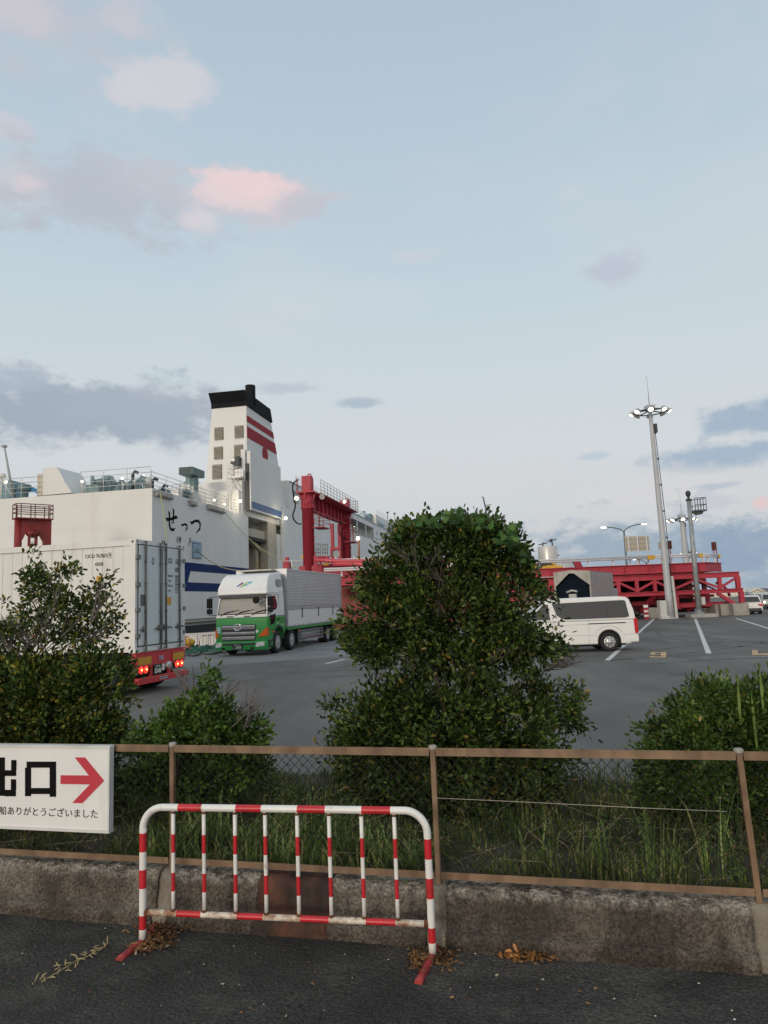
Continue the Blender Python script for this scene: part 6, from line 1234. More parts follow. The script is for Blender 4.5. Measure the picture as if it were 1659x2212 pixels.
mb = MB(); mb.lathe([(.22, 0), (.22, .12), (.1, .14), (.1, .35), (.16, .4), (.2, .6), (.14, .75), (.02, .8)], (0, 0, h), (0, 0, 1), 16); mb.build('camera_dome', dark, root)
zb_2 = CP.on(*c7(1160, 910), 1, 0).z; zt_2 = CP.on(*c7(1160, 822), 1, 0).z; mb = MB(); x0, x1 = .25, 1.1
mb.box(x0, x1, -.5, .5, zb_2, zb_2+.12)
for x in np.linspace(x0, x1, 5):
    for y in (-.5, .5): mb.tube([(x, y, zb_2), (x, y, zt_2)], .025, 5)
for y in (-.5, 0, .5): mb.tube([(x1, y, zb_2), (x1, y, zt_2)], .025, 5)
for z in (zt_2, (zb_2+zt_2)/2): mb.tube([(x0, -.5, z), (x1, -.5, z), (x1, .5, z), (x0, .5, z)], .03, 5)
mb.prism([(.15, zb_2), (1.0, zb_2), (.9, zb_2-.2), (.5, zb_2-.25)], lambda a, b, t: (a, t, b), -.15, .15); mb.build('basket', mat('basket_grey', (.12, .14, .14), .5, .3), root)
mb = MB(); mb.box(.22, .5, -.15, .15, .95, 1.55); mb.build('switch_box', MATS['box_pale'], root, bevel=.03)
# double arm street lamp
def dlamp2(u0, vj, Yd, ul, vl, ur, vr_, label):
    q = AT(u0, vj, Yd); fr = Fr((q.x, Yd, 0), 0); root = thing('street_lamp', label, 'street lamp', fr, 'double arm street lamps'); L_ = fr.on(ul, vl, 1, 0); R_ = fr.on(ur, vr_, 1, 0); zj = q.z
    mb = MB(); mb.tube([(0, 0, 0), (0, 0, zj)], [.16, .09], 10); mb.build('pole', mat('lamp_pole_green_grey', (.12, .16, .17), .5), root)
    for e in (L_, R_):
        mb = MB(); mb.tube([(0, 0, zj)]+[(e.x*(t**1.5), 0, zj+(e.z-zj)*math.sin(t*PI/2)**.8) for t in np.linspace(.12, .86, 8)], .06, 8); mb.build('arm', MATS['lamp_pole_green_grey'], root)
        a = Vector((e.x*.78, 0, zj+(e.z-zj)*.97)); b = Vector((e.x, 0, e.z)); d = (b-a); 
        mb = MB(); mb.bar(a+Vector((0, 0, .05)), b+Vector((0, 0, .05)), .32, .1); hd = mb.build('lamp_head', steel, root, bevel=.03); mb = MB(); mb.bar(a+d*.1-Vector((0, 0, .03)), b-Vector((0, 0, .03)), .26, .06); mb.build('lens', lamp_c, hd)
dlamp2(1348, 1150, 75, 1299, 1139, 1396, 1131, 'double arm street lamp with lit heads left of the tan sign board')
dlamp2(1397, 1219, 95, 1367, 1208, 1413, 1206, 'low distant double arm street lamp glimpsed under the tan sign board')
q = AT(1049, 1090, 70); fr = Fr((q.x, 70, 0), 0); root = thing('street_lamp', 'single curved street lamp rising behind the top of the big bush', 'street lamp', fr); e = fr.on(1041, 1073, 1, 0)
mb = MB(); mb.tube([(0, 0, 0), (0, 0, q.z-.3), (-.08, 0, q.z), (e.x*.6, 0, e.z-.1), (e.x, 0, e.z)], [.14, .09, .08, .07, .06], 8); mb.build('pole', MATS['lamp_pole_green_grey'], root); mb = MB(); mb.bar((.05, 0, q.z-.1), (.55, 0, q.z-.02), .2, .12); mb.build('lamp_head', steel, root)
# concrete blocks
def block(x0, x1, y, ztop, label, dy=1.0):
    a = LK.on(*cR(x0, 1240), 1, y); b = LK.on(*cR(x1, 1240), 1, y); mb = MB(); w_ = b.x-a.x; mb.box(-w_/2, w_/2, 0, dy, 0.005, ztop)
    tag(mb.build('concrete_block', mat('block_concrete', (.33, .31, .28), .9, var=.18, scale=1.5, bump=.5, bscale=8, dirt=(.14, .13, .11), dscale=(2, 2, .5), dlo=.45, dhi=.7), None, bevel=.03, loc=LK.o+Vector(((a.x+b.x)/2, y, 0))), label, 'concrete block', 'concrete blocks under the ramp')
block(1298, 1466, -.7, .95, 'pale concrete block under the rightmost red truss leg, nearest the white car', 1.4); block(1165, 1292, .1, .92, 'square concrete block second from the right under the truss'); block(1110, 1160, .6, .9, 'narrow concrete block third from the right under the truss')
block(1075, 1104, 1.2, .7, 'slim pale concrete block just right of the camera pole plinth'); block(390, 505, -.1, .85, 'darker concrete block beside the red striped posts left of the tall mast'); block(960, 1070, 2.4, .5, 'low long concrete block behind the camera pole')
# red and white posts
for i, x in enumerate((345, 357, 369, 382)):
    q = LK.on(*cR(x, 1245), 1, -.9); mb = MB(); h = 1.1
    pts, ms_ = resample([(0, 0, 0), (0, 0, h)], [.2, .35, .55, .7, .9]); mb.tube(pts, .045, 8, mis=[1-k for k in ms_]); mb.lathe([(.1, 0), (.1, .04), (.05, .05)], (0, 0, 0), (0, 0, 1), 10, 1)
    tag(mb.build('marker_post', [white, red_st], None, loc=LK.o+Vector((q.x, -.9, 0))), ('first', 'second', 'third', 'fourth')[i]+' from the left of four red and white marker posts behind the minivan tail', 'marker post', 'marker posts behind the minivan')
# canvas covered truck behind the van
p0 = AT(*cV(400, 780), 40); q = Fr((p0.x, 40, 0), math.radians(-28)); cvf = lambda x, y: q.on(*cV(x, y), 1, 0)
root = thing('canvas_truck', 'truck with grey canvas cover and open dark rear parked behind the cream minivan', 'truck', q); cvs = mat('canvas_grey', (.36, .34, .3), .6, var=.2, scale=2, bump=.6, bscale=5, dirt=(.2, .18, .15), dscale=(2, 2, 1)); cvp = mat('canvas_side', (.36, .3, .29), .45, .2, var=.15, scale=1.5, bump=.6, bscale=4)
a = cvf(370, 465); b = cvf(850, 432); wd = b.x-a.x; zt = (a.z+b.z)/2; L_ = 6.5; zb = 1.0
mb = MB(); mb.box(0, wd, 0.3, .32, zb, zt-.1); mb.build('rear_interior', mat('truck_dark_blue', (.008, .014, .022), .95, spec=.05), root)
mb = MB(); mb.prism([(0, zt-.05), (wd*.4, zt), (wd*.56, zt), (wd, zt-.02), (wd, cvf(850, 640).z), (wd*.56, zt-.12), (wd*.42, zt-.12), (0.06, cvf(400, 660).z), (0, cvf(400, 640).z)], lambda a, b, t: (a, t, b), -.02, .02); mb.box(-.0, .07, -.02, .02, zb, cvf(400, 640).z-.001); mb.box(wd-.07, wd, -.02, .02, zb, cvf(850, 640).z-.001); mb.build('canvas_flap', cvs, root)
mb = MB(); mb.box(wd-.02, wd, .02, L_, zb, zt-.03); mb.box(0, .02, .02, L_, zb, zt-.03); mb.build('canvas_side', cvp, root)
mb = MB(); mb.prism([(0, zt-.02), (wd*.48, zt+.06), (wd, zt-.02), (wd, zt-.06), (0, zt-.06)], lambda a, b, t: (a, t, b), 0, L_); mb.build('canvas_roof', cvs, root)
mb = MB()
for i in range(18): z = zb+.4+i*(zt-zb-.6)/18; mb.box(wd, wd+.012, .1, L_-.1, z, z+.02)
mb.build('canvas_ribs', cvp, root)
mb = MB(); mb.box(0, wd, .0, .08, .75, zb); mb.box(.2, wd-.2, .1, L_+1.8, .5, .74); mb.build('chassis', dark, root); mb = MB(); mb.box(0.1, wd-.1, L_+.05, L_+1.9, .6, 2.4); mb.build('cab', mat('cab_grey', (.3, .3, .3), .4), root, bevel=.1)
mb = MB(); mb.box(wd*.42, wd*.62, -.3, -.05, 1.4, cvf(640, 750).z); mb.tube([(wd*.35, -.2, cvf(640, 740).z+.05), (wd*.5, -.2, cvf(640, 740).z+.15), (wd*.65, -.2, cvf(640, 740).z+.08)], .06, 6); mb.build('loaded_box', mat('box_pale2', (.4, .4, .38), .6), root)
for x in (.15, wd-.15):
    for y in (1.2, L_+.9): wheel((x-.15 if x < 1 else x+.15, y, .42), (-1 if x < 1 else 1, 0, 0), .42, .3, root)
# scaffolding frame and brown loader left of it
p0 = AT(*cV(250, 700), 46); q = Fr((p0.x, 46, 0), 0); root = thing('scaffold_frame', 'pale scaffold frame standing between the big bush and the canvas truck', 'scaffold', q); mb = MB(); zt = q.on(*cV(250, 530), 1, 0).z
for x in (-1.6, -.35, .9): mb.tube([(x, 0, 0), (x, 0, zt)], .04, 6)
for z in np.linspace(zt-2, zt, 5): mb.tube([(-1.6, 0, z), (1.1, 0, z)], .03, 6)
mb.build('frame', mat('scaffold_pale', (.6, .58, .52), .5), root)
p0 = AT(*cV(310, 760), 43); q = Fr((p0.x, 43, 0), 0); root = thing('loader', 'brown dusty tracked loader half hidden between the bush and the canvas truck', 'loader', q); z = q.on(*cV(310, 705), 1, 0).z; bw = mat('loader_brown', (.2, .14, .09), .8, var=.4, scale=5, bump=1, bscale=6)
mb = MB(); mb.prism([(-1.3, .7), (-1.2, z-.3), (-.6, z), (1.2, z-.1), (1.3, .9)], lambda a, b, t: (a, t, b), 0, 1.6); mb.build('body', bw, root, bevel=.1)
for x in (-.9, .9): mb = MB(); mb.lathe([(.3, -.3), (.6, -.28), (.6, 0), (.3, .02)], (x, 0, .6), (0, -1, 0), 20); mb.build('wheel', tyre, root)
mb = MB(); mb.box(.1, .9, .2, 1, z, z+.4); mb.build('cab', red_st, root)
# warehouse far right
wf = AT(*cR(1385, 1050), 170); WF = Fr((wf.x, 170, 0), math.radians(-20)); root = thing('warehouse', 'cream gabled warehouse far away at the right edge', 'building', WF); wa = lambda x, y: WF.on(*cR(x, y), 1, 0)
wm = mat('warehouse_cream', (.6, .56, .46), .7, var=.06, scale=.1); x0 = wa(1495, 1100).x; x1 = wa(1618, 1100).x; ze = wa(1500, 985).z; zp = wa(1555, 950).z
mb = MB(); mb.box(x0, x1, 0, 60, 0, ze); mb.box(-20, x0, 8, 40, 0, ze-.5); mb.prism([(x0, ze), (x1, ze), ((x0+x1)/2, zp)], lambda a, b, t: (a, t, b), 0, 60); mb.box(x1, x1+14, 3, 40, 0, ze*.75); mb.build('wall', wm, root)
mb = MB(); mb.prism([(x0-.4, ze-.1), ((x0+x1)/2, zp+.05), (x1+.4, ze-.1), (x1+.4, ze+.2), ((x0+x1)/2, zp+.4), (x0-.4, ze+.2)], lambda a, b, t: (a, t, b), -.5, 60.5); mb.prism([(-20.5, ze-.5), (-20.5, ze-.3), (x0-.45, zp+.1), (x0-.45, ze-.5)], lambda a, b, t: (a, t, b), 8, 40); mb.build('roof', mat('warehouse_roof', (.62, .6, .55), .6), root)
mb = MB(); mb.box(x0+2, (x0+x1)/2-.2, -.1, 0, 0, ze*.62); mb.box((x0+x1)/2+.1, x1-2.5, -.1, 0, 0, ze*.62); mb.build('door', mat('warehouse_door', (.42, .41, .38), .6), root); mb = MB(); mb.box(x1+.5, x1+13, 2.9, 3, ze*.4, ze*.62); mb.build('window', dark, root)
# ---------------------------------------------------------------- quay clutter on the left
p0 = G(*cQ(370, 1130)); p1 = G(*cQ(1490, 1075)); d = p1-p0; fr = Fr(p0, math.atan2(d.y, d.x)); L_ = d.length; root = thing('hoarding', 'low white panel hoarding along the quay between container and green truck', 'barrier wall', fr); hh = fr.on(*cQ(370, 700), 1, 0).z
mb = MB(); n = 3
for i in range(-2, n): mb.box(L_*i/n+.02, L_*(i+1)/n-.02, 0, .06, .05, hh-.06)
mb.build('panel', mat('hoarding_white', (.62, .6, .56), .5, var=.04, scale=1), root); mb = MB(); mb.box(-2*L_/n, L_+.0, -.04, .1, hh-.06, hh); mb.box(-2*L_/n, L_, -.1, .3, 0, .05); mb.build('cap_rail', wr, root)
p = G(*cQ(480, 1340)); root = thing('yellow_drum', 'yellow round ended drum on an orange stand beside the container', 'drum', Fr(p, GRID)); fr = Fr(p, GRID)
c = fr.on(*cQ(500, 990), 1, 0); k = .0651/1534*p.y; mb = MB(); mb.lathe([(120*k, -130*k), (122*k, 60*k), (108*k, 70*k), (100*k, 110*k), (60*k, 155*k), (5*k, 168*k)], c, (1, -.15, 0), 22); mb.build('drum', mat('drum_yellow', (.62, .4, .03), .45), root)
mb = MB(); mb.tube([(c.x-100*k, -.2, c.z+190*k), (c.x+10*k, -.2, c.z+190*k), (c.x+60*k, -.2, c.z+100*k), (c.x+60*k, -.2, 0)], .03, 8); mb.tube([(c.x-110*k, -.15, c.z+190*k), (c.x-110*k, -.15, 0)], .03, 8); mb.box(c.x-130*k, c.x+60*k, -.2, .2, c.z-150*k, c.z-130*k); mb.build('stand', mat('stand_orange', (.6, .22, .08), .5), root)
p = G(*cQ(810, 1335)); p2 = G(*cQ(1530, 1260)); ang = math.atan2(p2.y-p.y, p2.x-p.x); fr = Fr(p, ang); root = thing('pipe_barrier', 'distant small striped pipe barrier in front of the white hoarding on the quay', 'barrier', fr); h = fr.on(*cQ(860, 780), 1, 0).z; L_ = (p2-p).length
Pq = [(0, 0, 0), (0, 0, h-.12), (.04, 0, h-.03), (.14, 0, h), (L_-.12, 0, h), (L_, 0, h-.12), (L_, 0, 0)]; pts, ms_ = resample(Pq, [h*.4, h*.7]+[h+.1+i*.22 for i in range(int(L_/.22))]); mb = MB(); mb.tube(pts, .022, 8, mis=ms_); pts, ms_ = resample([(0, 0, .3), (L_, 0, .3)], [.25*i for i in range(1, int(L_/.25))]); mb.tube(pts, .02, 8, mis=ms_); mb.build('frame_pipe', [white, red_st], root)
for i in range(1, 6): mb = MB(); mb.tube([(L_*i/6, 0, .3), (L_*i/6, 0, h)], .01, 5); mb.build('baluster', dark, root)
p = G(*cQ(1150, 1320)); mb = MB(); random.seed(3)
V = []; fs = []; nx = 26; ny = 8
for j in range(ny+1):
    for i in range(nx+1):
        x = -1.3+2.9*i/nx; y = -.3+.8*j/ny; e = math.sin(PI*j/ny)*min(1, i/3, (nx-i)/3); V.append((x, y, .02+.34*e*(.6+.9*noise.noise(Vector((x*3, y*4, 2)))+.3)))
mb.add(V, [(j*(nx+1)+i, j*(nx+1)+i+1, (j+1)*(nx+1)+i+1, (j+1)*(nx+1)+i) for j in range(ny) for i in range(nx)], sm=True); tag(mb.build('net_pile', mat('net_dark_green', (.015, .09, .06), .8, var=.6, scale=4, bump=1, bscale=20, dirt=(.3, .3, .3), dscale=(3, 3, 3), dlo=.58, dhi=.62), None, loc=p), 'heap of dark green netting under the distant striped barrier', 'net')
p = G(*cQ(660, 1320)); mb = MB()
for i in range(10): 
    a = Vector((random.uniform(-.5, .3), random.uniform(-.2, .2), random.uniform(.03, .25))); mb.tube([a, a+Vector((.2, .1, .12)), a+Vector((.35, 0, .02))], .05, 6)
tag(mb.build('cable_heap', dark, None, loc=p), 'black cable heap on the quay beside the yellow drum', 'cable')
mb = MB(); P = [G(*cQ(x, y), .07) for x, y in ((300, 1420), (450, 1395), (600, 1420), (750, 1380), (850, 1345), (1000, 1355), (1200, 1360), (1400, 1325), (1560, 1295), (1700, 1310))]; mb.tube(P, .06, 8); tag(mb.build('hose', mat('hose_grey', (.2, .2, .18), .7)), 'long grey hose lying on the quay from container towards the green truck', 'hose')
# ---------------------------------------------------------------- shrubs
g1 = leafmat('dark_green_leaves', [(0, (.018, .038, .009)), (.35, (.036, .07, .014)), (.65, (.065, .11, .022)), (.86, (.11, .15, .03)), (.975, (.15, .16, .04)), (1, (.34, .22, .04))], .38, .18)
g2 = leafmat('bright_green_leaves', [(0, (.035, .085, .014)), (.5, (.075, .15, .024)), (.85, (.13, .21, .035)), (1, (.19, .26, .05))], .42, .25)
g3 = leafmat('olive_leaves', [(0, (.025, .055, .011)), (.4, (.055, .1, .02)), (.7, (.1, .14, .026)), (.87, (.19, .2, .04)), (.96, (.36, .3, .04)), (1, (.22, .1, .02))], .4, .18)
g4 = leafmat('ivy_leaves', [(0, (.035, .09, .016)), (.6, (.065, .15, .026)), (1, (.11, .21, .045))], .45, .35)
bark = mat('grey_brown_bark', (.085, .07, .06), .9, var=.3, scale=12, bump=.6, bscale=40)
deadb = mat('dead_twig', (.16, .14, .13), .9, var=.3, scale=12)
ZG = .27
def blob(u, v, ru, rv, Yd, ry=None, den=1.0, hollow=.55):
    c = AT(u, v, Yd); s_ = Yd/FPX; return (c.x, c.y, c.z, ru*s_, ry or ru*s_*.8, rv*s_, den, hollow)
def shrub(name, label, base, blobs, size, m_, k=95, spread=.055, ncl=1.0, cut=.34, lum=.3, twigs=90, cat='shrub', group=None, tm=bark, seedv=1, up=.25, trunk_r=.04, jit=.6, holes=()):
    """clusters of leaves spread through and over a set of ellipsoids, carried by twigs"""
    rg = np.random.default_rng(seedv); root = thing(name, label, cat, Fr(base, 0), group); b = np.array(base); Cs = []; Ns = []
    for (x, y, z, rx, ry, rz, den, hol) in blobs:
        area = 4*PI*((rx*ry)**1.6/3+(rx*rz)**1.6/3+(ry*rz)**1.6/3)**(1/1.6); n = int(area*78*den*ncl)
        d = rg.normal(0, 1, (n, 3)); d /= np.linalg.norm(d, axis=1)[:, None]
        lump = np.array([noise.noise(Vector((q[0]*2.3+x*3, q[1]*2.3+y, q[2]*2.3+z*2)))+.55*noise.noise(Vector((q[0]*6+x*5, q[1]*6+y, q[2]*6+z*4))) for q in d])
        r_ = np.where(rg.random(n) < .22, rg.uniform(hol*.6, .95, n), rg.uniform(.88, 1.0, n))*(.93+lum*lump)
        P = np.array([x, y, z])+d*np.array([rx, ry, rz])*r_[:, None]; N_ = d/np.array([rx, ry, rz]); N_ /= np.linalg.norm(N_, axis=1)[:, None]
        keep = (P[:, 2] > ZG-.02)
        for (hu, hv, hr) in holes: hc = AT(hu, hv, y); hr_ = hr*y/FPX; keep &= (((P-np.array(hc))*np.array([1, .35, 1]))**2).sum(1) > hr_**2
        g_ = np.array([noise.noise(Vector(q)*3.1) for q in P]); keep &= (g_ > -cut); keep &= (np.array([noise.noise(Vector(q)*6.3) for q in P]) > -.24)
        Cs.append(P[keep]); Ns.append(N_[keep])
    Cc = np.concatenate(Cs); Nc = np.concatenate(Ns); n = len(Cc)
    per = rg.integers(int(k*.16), int(k*.28)+1, n); idx = np.repeat(np.arange(n), per)
    off = rg.normal(0, spread, (len(idx), 3)); P = Cc[idx]+off; Nn = Nc[idx]*.9+off/spread*.45; Nn[:, 2] += up
    ok = P[:, 2] > ZG-.05; P = P[ok]; Nn = Nn[ok]
    V = leafset(P-b, Nn, size, .5, .1, jit); leafobj('crown', V, m_, root)
    mb = MB(); B = Vector((0, 0, 0)); cs = [Vector(c)-Vector(base) for c in Cc[rg.choice(n, min(n, twigs), replace=False)]]
    ctr = sum(cs, Vector())/len(cs)
    stems = []
    for s_ in range(4):
        e = cs[int(rg.integers(len(cs)))]*.5+ctr*.35; e.z = max(e.z, .3); p0 = Vector((rg.normal(0, .05), rg.normal(0, .05), -.03)); mid = p0*.5+e*.45+Vector((rg.normal(0, .05), rg.normal(0, .05), .1)); mb.tube([p0, mid, e], [trunk_r, trunk_r*.75, trunk_r*.4], 7); stems += [p0+(mid-p0)*.5, mid, mid+(e-mid)*.5, e]
    for c in cs:
        s_ = min(stems, key=lambda q: (q-c).length+(.3 if q.z > c.z else 0)); md = (s_+c)*.5+Vector(rg.normal(0, .05, 3)); mb.tube([s_, md, c], [.009, .006, .003], 4, cap=False)
    mb.build('trunk', tm, root); return root
Yb = 6.75
big = [blob(838, 1612, 110, 135, Yb, .6), blob(960, 1580, 150, 150, Yb, .75), blob(1085, 1600, 118, 132, Yb, .6), blob(880, 1770, 142, 150, Yb, .65), blob(1068, 1770, 148, 150, Yb, .65), blob(975, 1700, 235, 170, Yb, .7, .7), blob(875, 1850, 135, 90, Yb, .65), blob(1065, 1850, 135, 90, Yb, .65),
       blob(1190, 1510, 55, 55, Yb, .3), blob(850, 1350, 100, 82, Yb, .45), blob(800, 1400, 72, 45, Yb, .4), blob(850, 1265, 82, 60, Yb, .4), blob(960, 1330, 130, 110, Yb, .55, .8), blob(1078, 1330, 95, 105, Yb, .5), blob(1135, 1400, 50, 44, Yb, .35),
       blob(960, 1200, 100, 66, Yb, .45), blob(1060, 1210, 72, 75, Yb, .42), blob(1108, 1270, 58, 68, Yb, .4), blob(905, 1170, 48, 38, Yb, .3, .9), blob(1010, 1160, 85, 38, Yb, .35), blob(980, 1430, 160, 40, Yb, .5, .8)]+[blob(a, b, c, d, Yb, c*.8*Yb/FPX, 1.6, 0) for a, b, c, d in ((1238, 1422, 13, 9), (1222, 1440, 12, 8), (735, 1392, 16, 14), (745, 1360, 14, 14), (790, 1225, 22, 14), (828, 1188, 12, 14), (868, 1165, 16, 14), (1140, 1195, 14, 16), (1180, 1290, 14, 14), (1190, 1350, 14, 12), (1198, 1398, 16, 12), (712, 1530, 10, 14), (722, 1478, 14, 10), (1238, 1500, 12, 16), (1248, 1560, 9, 14), (708, 1620, 10, 18), (1225, 1470, 14, 10))]
bb = AT(985, 1800, Yb)
root = root_big = shrub('large_shrub', 'tallest dark green rounded shrub in the middle, narrow on top and broad below', (bb.x, bb.y, ZG), big, .056, g1, k=150, spread=.05, cut=.27, twigs=160, seedv=5, trunk_r=.05, holes=((640, 1430, 60), (820, 1442, 24), (935, 1440, 20), (1010, 1444, 22), (1145, 1444, 28), (905, 1290, 15), (1060, 1340, 16), (940, 1180, 12), (738, 1452, 56), (770, 1447, 30), (1208, 1458, 42), (775, 1200, 40), (870, 1432, 30), (830, 1310, 20), (1075, 1436, 32), (1225, 1440, 40), (1020, 1300, 22), (800, 1300, 14), (1170, 1330, 26), (895, 1200, 16), (990, 1240, 16), (1090, 1285, 16)))
# twig tangle inside the crown
# ivy on top of the big shrub
rg = np.random.default_rng(9); mb = MB(); 
def ivy(c, s_, nrm, roll):
    n = Vector(nrm).normalized(); u_ = n.cross(Vector((0, 0, 1))); u_ = (u_ if u_.length > .1 else Vector((1, 0, 0))).normalized(); v_ = n.cross(u_); cr_, sr_ = math.cos(roll), math.sin(roll); a_ = u_*cr_+v_*sr_; b_ = v_*cr_-u_*sr_
    sh = [(0, -.15), (.28, -.35), (.3, -.05), (.75, .0), (.35, .28), (.3, .62), (.08, .5), (0, 1.0), (-.08, .5), (-.3, .62), (-.35, .28), (-.75, 0), (-.3, -.05), (-.28, -.35)]
    vs = [c+(a_*x+b_*y)*s_+n*s_*(.12*abs(x)) for x, y in sh]+[c+b_*s_*.15]; k = len(sh)
    mb.add(vs, [(i, (i+1) % k, k) for i in range(k)], sm=False)
for (u, v, ru, rv, n) in ((960, 1120, 60, 16, 40), (1020, 1125, 65, 16, 46), (905, 1135, 35, 14, 16), (1105, 1150, 16, 26, 22), (1085, 1165, 30, 30, 24), (1112, 1185, 10, 18, 9), (862, 1163, 14, 8, 3), (985, 1105, 30, 5, 6), (1118, 1132, 8, 4, 2), (1130, 1210, 12, 14, 3)):
    for i in range(n):
        c = AT(u+rg.normal(0, ru*.5), v+rg.normal(0, rv*.5), Yb-.25+rg.normal(0, .18)); ivy(c, rg.uniform(.045, .075), (rg.normal(0, .5), -1, rg.normal(.5, .5)), PI/2+rg.normal(0, 1.0))
iv = mb.build('ivy_leaves', g4); iv.select_set(False)
fr_ = Fr(iv.location, 0); tag(iv, 'bright green lobed ivy growing over the top of the tallest shrub', 'ivy')
mb = MB()
for (a, b) in (((900, 1165), (880, 1130)), ((960, 1150), (985, 1098)), ((1090, 1190), (1120, 1131)), ((1105, 1200), (1125, 1160))):
    A_ = AT(*a, Yb-.2); B_ = AT(*b, Yb-.2); mb.tube([A_, (A_+B_)/2+Vector((.02, 0, .03)), B_], .004, 4)
mb.build('stem', bark, iv)
# left shrub, loose top
Yl = 6.9
left = [blob(120, 1490, 115, 70, Yl, .5, .8), blob(210, 1500, 62, 105, Yl, .4), blob(40, 1500, 110, 95, Yl, .5), blob(-60, 1500, 100, 110, Yl, .5), blob(130, 1590, 140, 70, Yl, .5), blob(20, 1620, 110, 80, Yl, .5), blob(180, 1680, 90, 110, Yl, .45), blob(60, 1720, 140, 120, Yl, .5), blob(-70, 1650, 110, 140, Yl, .5),
        blob(110, 1330, 62, 50, Yl, .3, .45, .3), blob(70, 1215, 16, 26, Yl, .09, 1.3, 0), blob(85, 1270, 28, 36, Yl, .14, .9, 0), blob(140, 1240, 20, 14, Yl, .1, .9, 0), blob(190, 1300, 24, 22, Yl, .12, .9, 0), blob(222, 1243, 12, 20, Yl, .07, .9, 0), blob(212, 1275, 22, 18, Yl, .1, .9, 0), blob(225, 1320, 26, 26, Yl, .14, .8, 0), blob(252, 1345, 12, 10, Yl, .06, .8, 0), blob(185, 1375, 50, 28, Yl, .3, .5, .2), blob(30, 1375, 50, 36, Yl, .3, .35, .2), blob(5, 1310, 16, 24, Yl, .15, .6, 0), blob(120, 1300, 30, 22, Yl, .15, .8, 0), blob(-70, 1390, 60, 60, Yl, .4, .5, .2)]
bb = AT(90, 1780, Yl)
lroot = shrub('ragged_shrub', 'ragged olive green shrub with bare twiggy top covering the container at left', (bb.x, bb.y, ZG), left, .052, g3, k=135, spread=.045, cut=.42, twigs=220, seedv=11, trunk_r=.045)
def twigspray(spots, n, ln, label_parent, m_, depth=Yl, seedv=4):
    r2 = random.Random(seedv); mb = MB()
    for (u, v, du, dv) in spots:
        for i in range(n):
            a = AT(u+r2.uniform(-8, 8), v+r2.uniform(-5, 5), depth+r2.uniform(-.2, .2)); d = (AT(u+du, v+dv, depth)-AT(u, v, depth)); d = d+Vector((r2.uniform(-1, 1), r2.uniform(-1, 1), r2.uniform(-.6, .8)))*d.length*.45
            P = [a]; k = 4
            for j in range(k): P.append(P[-1]+d/k+Vector((r2.uniform(-1, 1), r2.uniform(-1, 1), r2.uniform(-1, 1)))*d.length*.06)
            mb.tube(P, [.006, .005, .004, .003, .0015], 4, cap=False)
            for j in (1, 2, 3):
                for q in range(2): e = P[j]+(d.normalized()+Vector((r2.uniform(-1, 1), r2.uniform(-1, 1), r2.uniform(-.5, 1)))*.9).normalized()*d.length*r2.uniform(.15, .35); mb.tube([P[j], (P[j]+e)/2+Vector((0, 0, .005)), e], [.003, .002, .001], 3, cap=False)
    o = mb.build('twigs', m_, label_parent); o.location = -label_parent.location if label_parent else (0, 0, 0); return o
twigspray([(90, 1400, -45, -70), (60, 1390, -60, -50), (130, 1380, 40, -60), (180, 1400, 60, -40), (100, 1380, -10, -110), (40, 1420, -50, -30), (200, 1340, 30, -60), (20, 1400, -30, -60)], 9, 0, lroot, deadb)
twigspray([(900, 1230, -10, -50), (880, 1215, -30, -30), (930, 1220, 20, -40), (950, 1330, 0, -70), (860, 1360, -40, -20), (900, 1440, -40, -25), (1050, 1430, 50, -20), (1180, 1450, 60, -28), (960, 1260, -40, -30)], 9, 0, root_big, bark, Yb-.2, 6)
# small shrub
Ys = 6.5
small = [blob(440, 1475, 22, 42, Ys, .12, 1.2, 0), blob(425, 1500, 28, 24, Ys, .14, 1.0, .2), blob(435, 1545, 62, 38, Ys, .3), blob(360, 1580, 55, 34, Ys, .3), blob(440, 1600, 95, 55, Ys, .42), blob(530, 1590, 42, 35, Ys, .25), blob(555, 1615, 28, 24, Ys, .2, .9), blob(320, 1600, 34, 30, Ys, .2, .9), blob(440, 1660, 110, 50, Ys, .42), blob(350, 1660, 60, 40, Ys, .3), blob(520, 1660, 60, 45, Ys, .3), blob(440, 1710, 70, 40, Ys, .3, .7)]
bb = AT(440, 1800, Ys); sroot = shrub('small_shrub', 'low bright green pointed shrub between the container trailer and the fence post', (bb.x, bb.y, ZG), small, .055, g2, k=125, spread=.04, cut=.42, twigs=90, seedv=21, trunk_r=.025, up=.1)
twigspray([(500, 1570, 40, -60), (490, 1500, 35, -30), (410, 1490, -30, -50), (520, 1580, 15, -70), (530, 1560, 30, -30)], 7, 0, sroot, deadb, Ys, 8)
# right shrub
Yr = 6.1
rt_ = [blob(1560, 1590, 120, 90, Yr, .55), blob(1640, 1560, 110, 95, Yr, .55), blob(1470, 1630, 75, 75, Yr, .4), blob(1560, 1700, 160, 130, Yr, .6), blob(1460, 1740, 75, 90, Yr, .4), blob(1680, 1680, 130, 150, Yr, .6), blob(1560, 1830, 150, 80, Yr, .55), blob(1530, 1510, 45, 28, Yr, .25), blob(1760, 1600, 110, 140, Yr, .6)]
bb = AT(1600, 1850, Yr); shrub('hedge_shrub', 'broad dense green shrub at the right edge behind the leaning fence post', (bb.x, bb.y, ZG), rt_, .05, g3 if False else leafmat('mid_green_leaves', [(0, (.026, .058, .013)), (.4, (.05, .1, .02)), (.75, (.085, .145, .028)), (.97, (.14, .18, .04)), (1, (.25, .16, .03))], .4, .2), k=150, spread=.045, cut=.5, twigs=90, seedv=31)
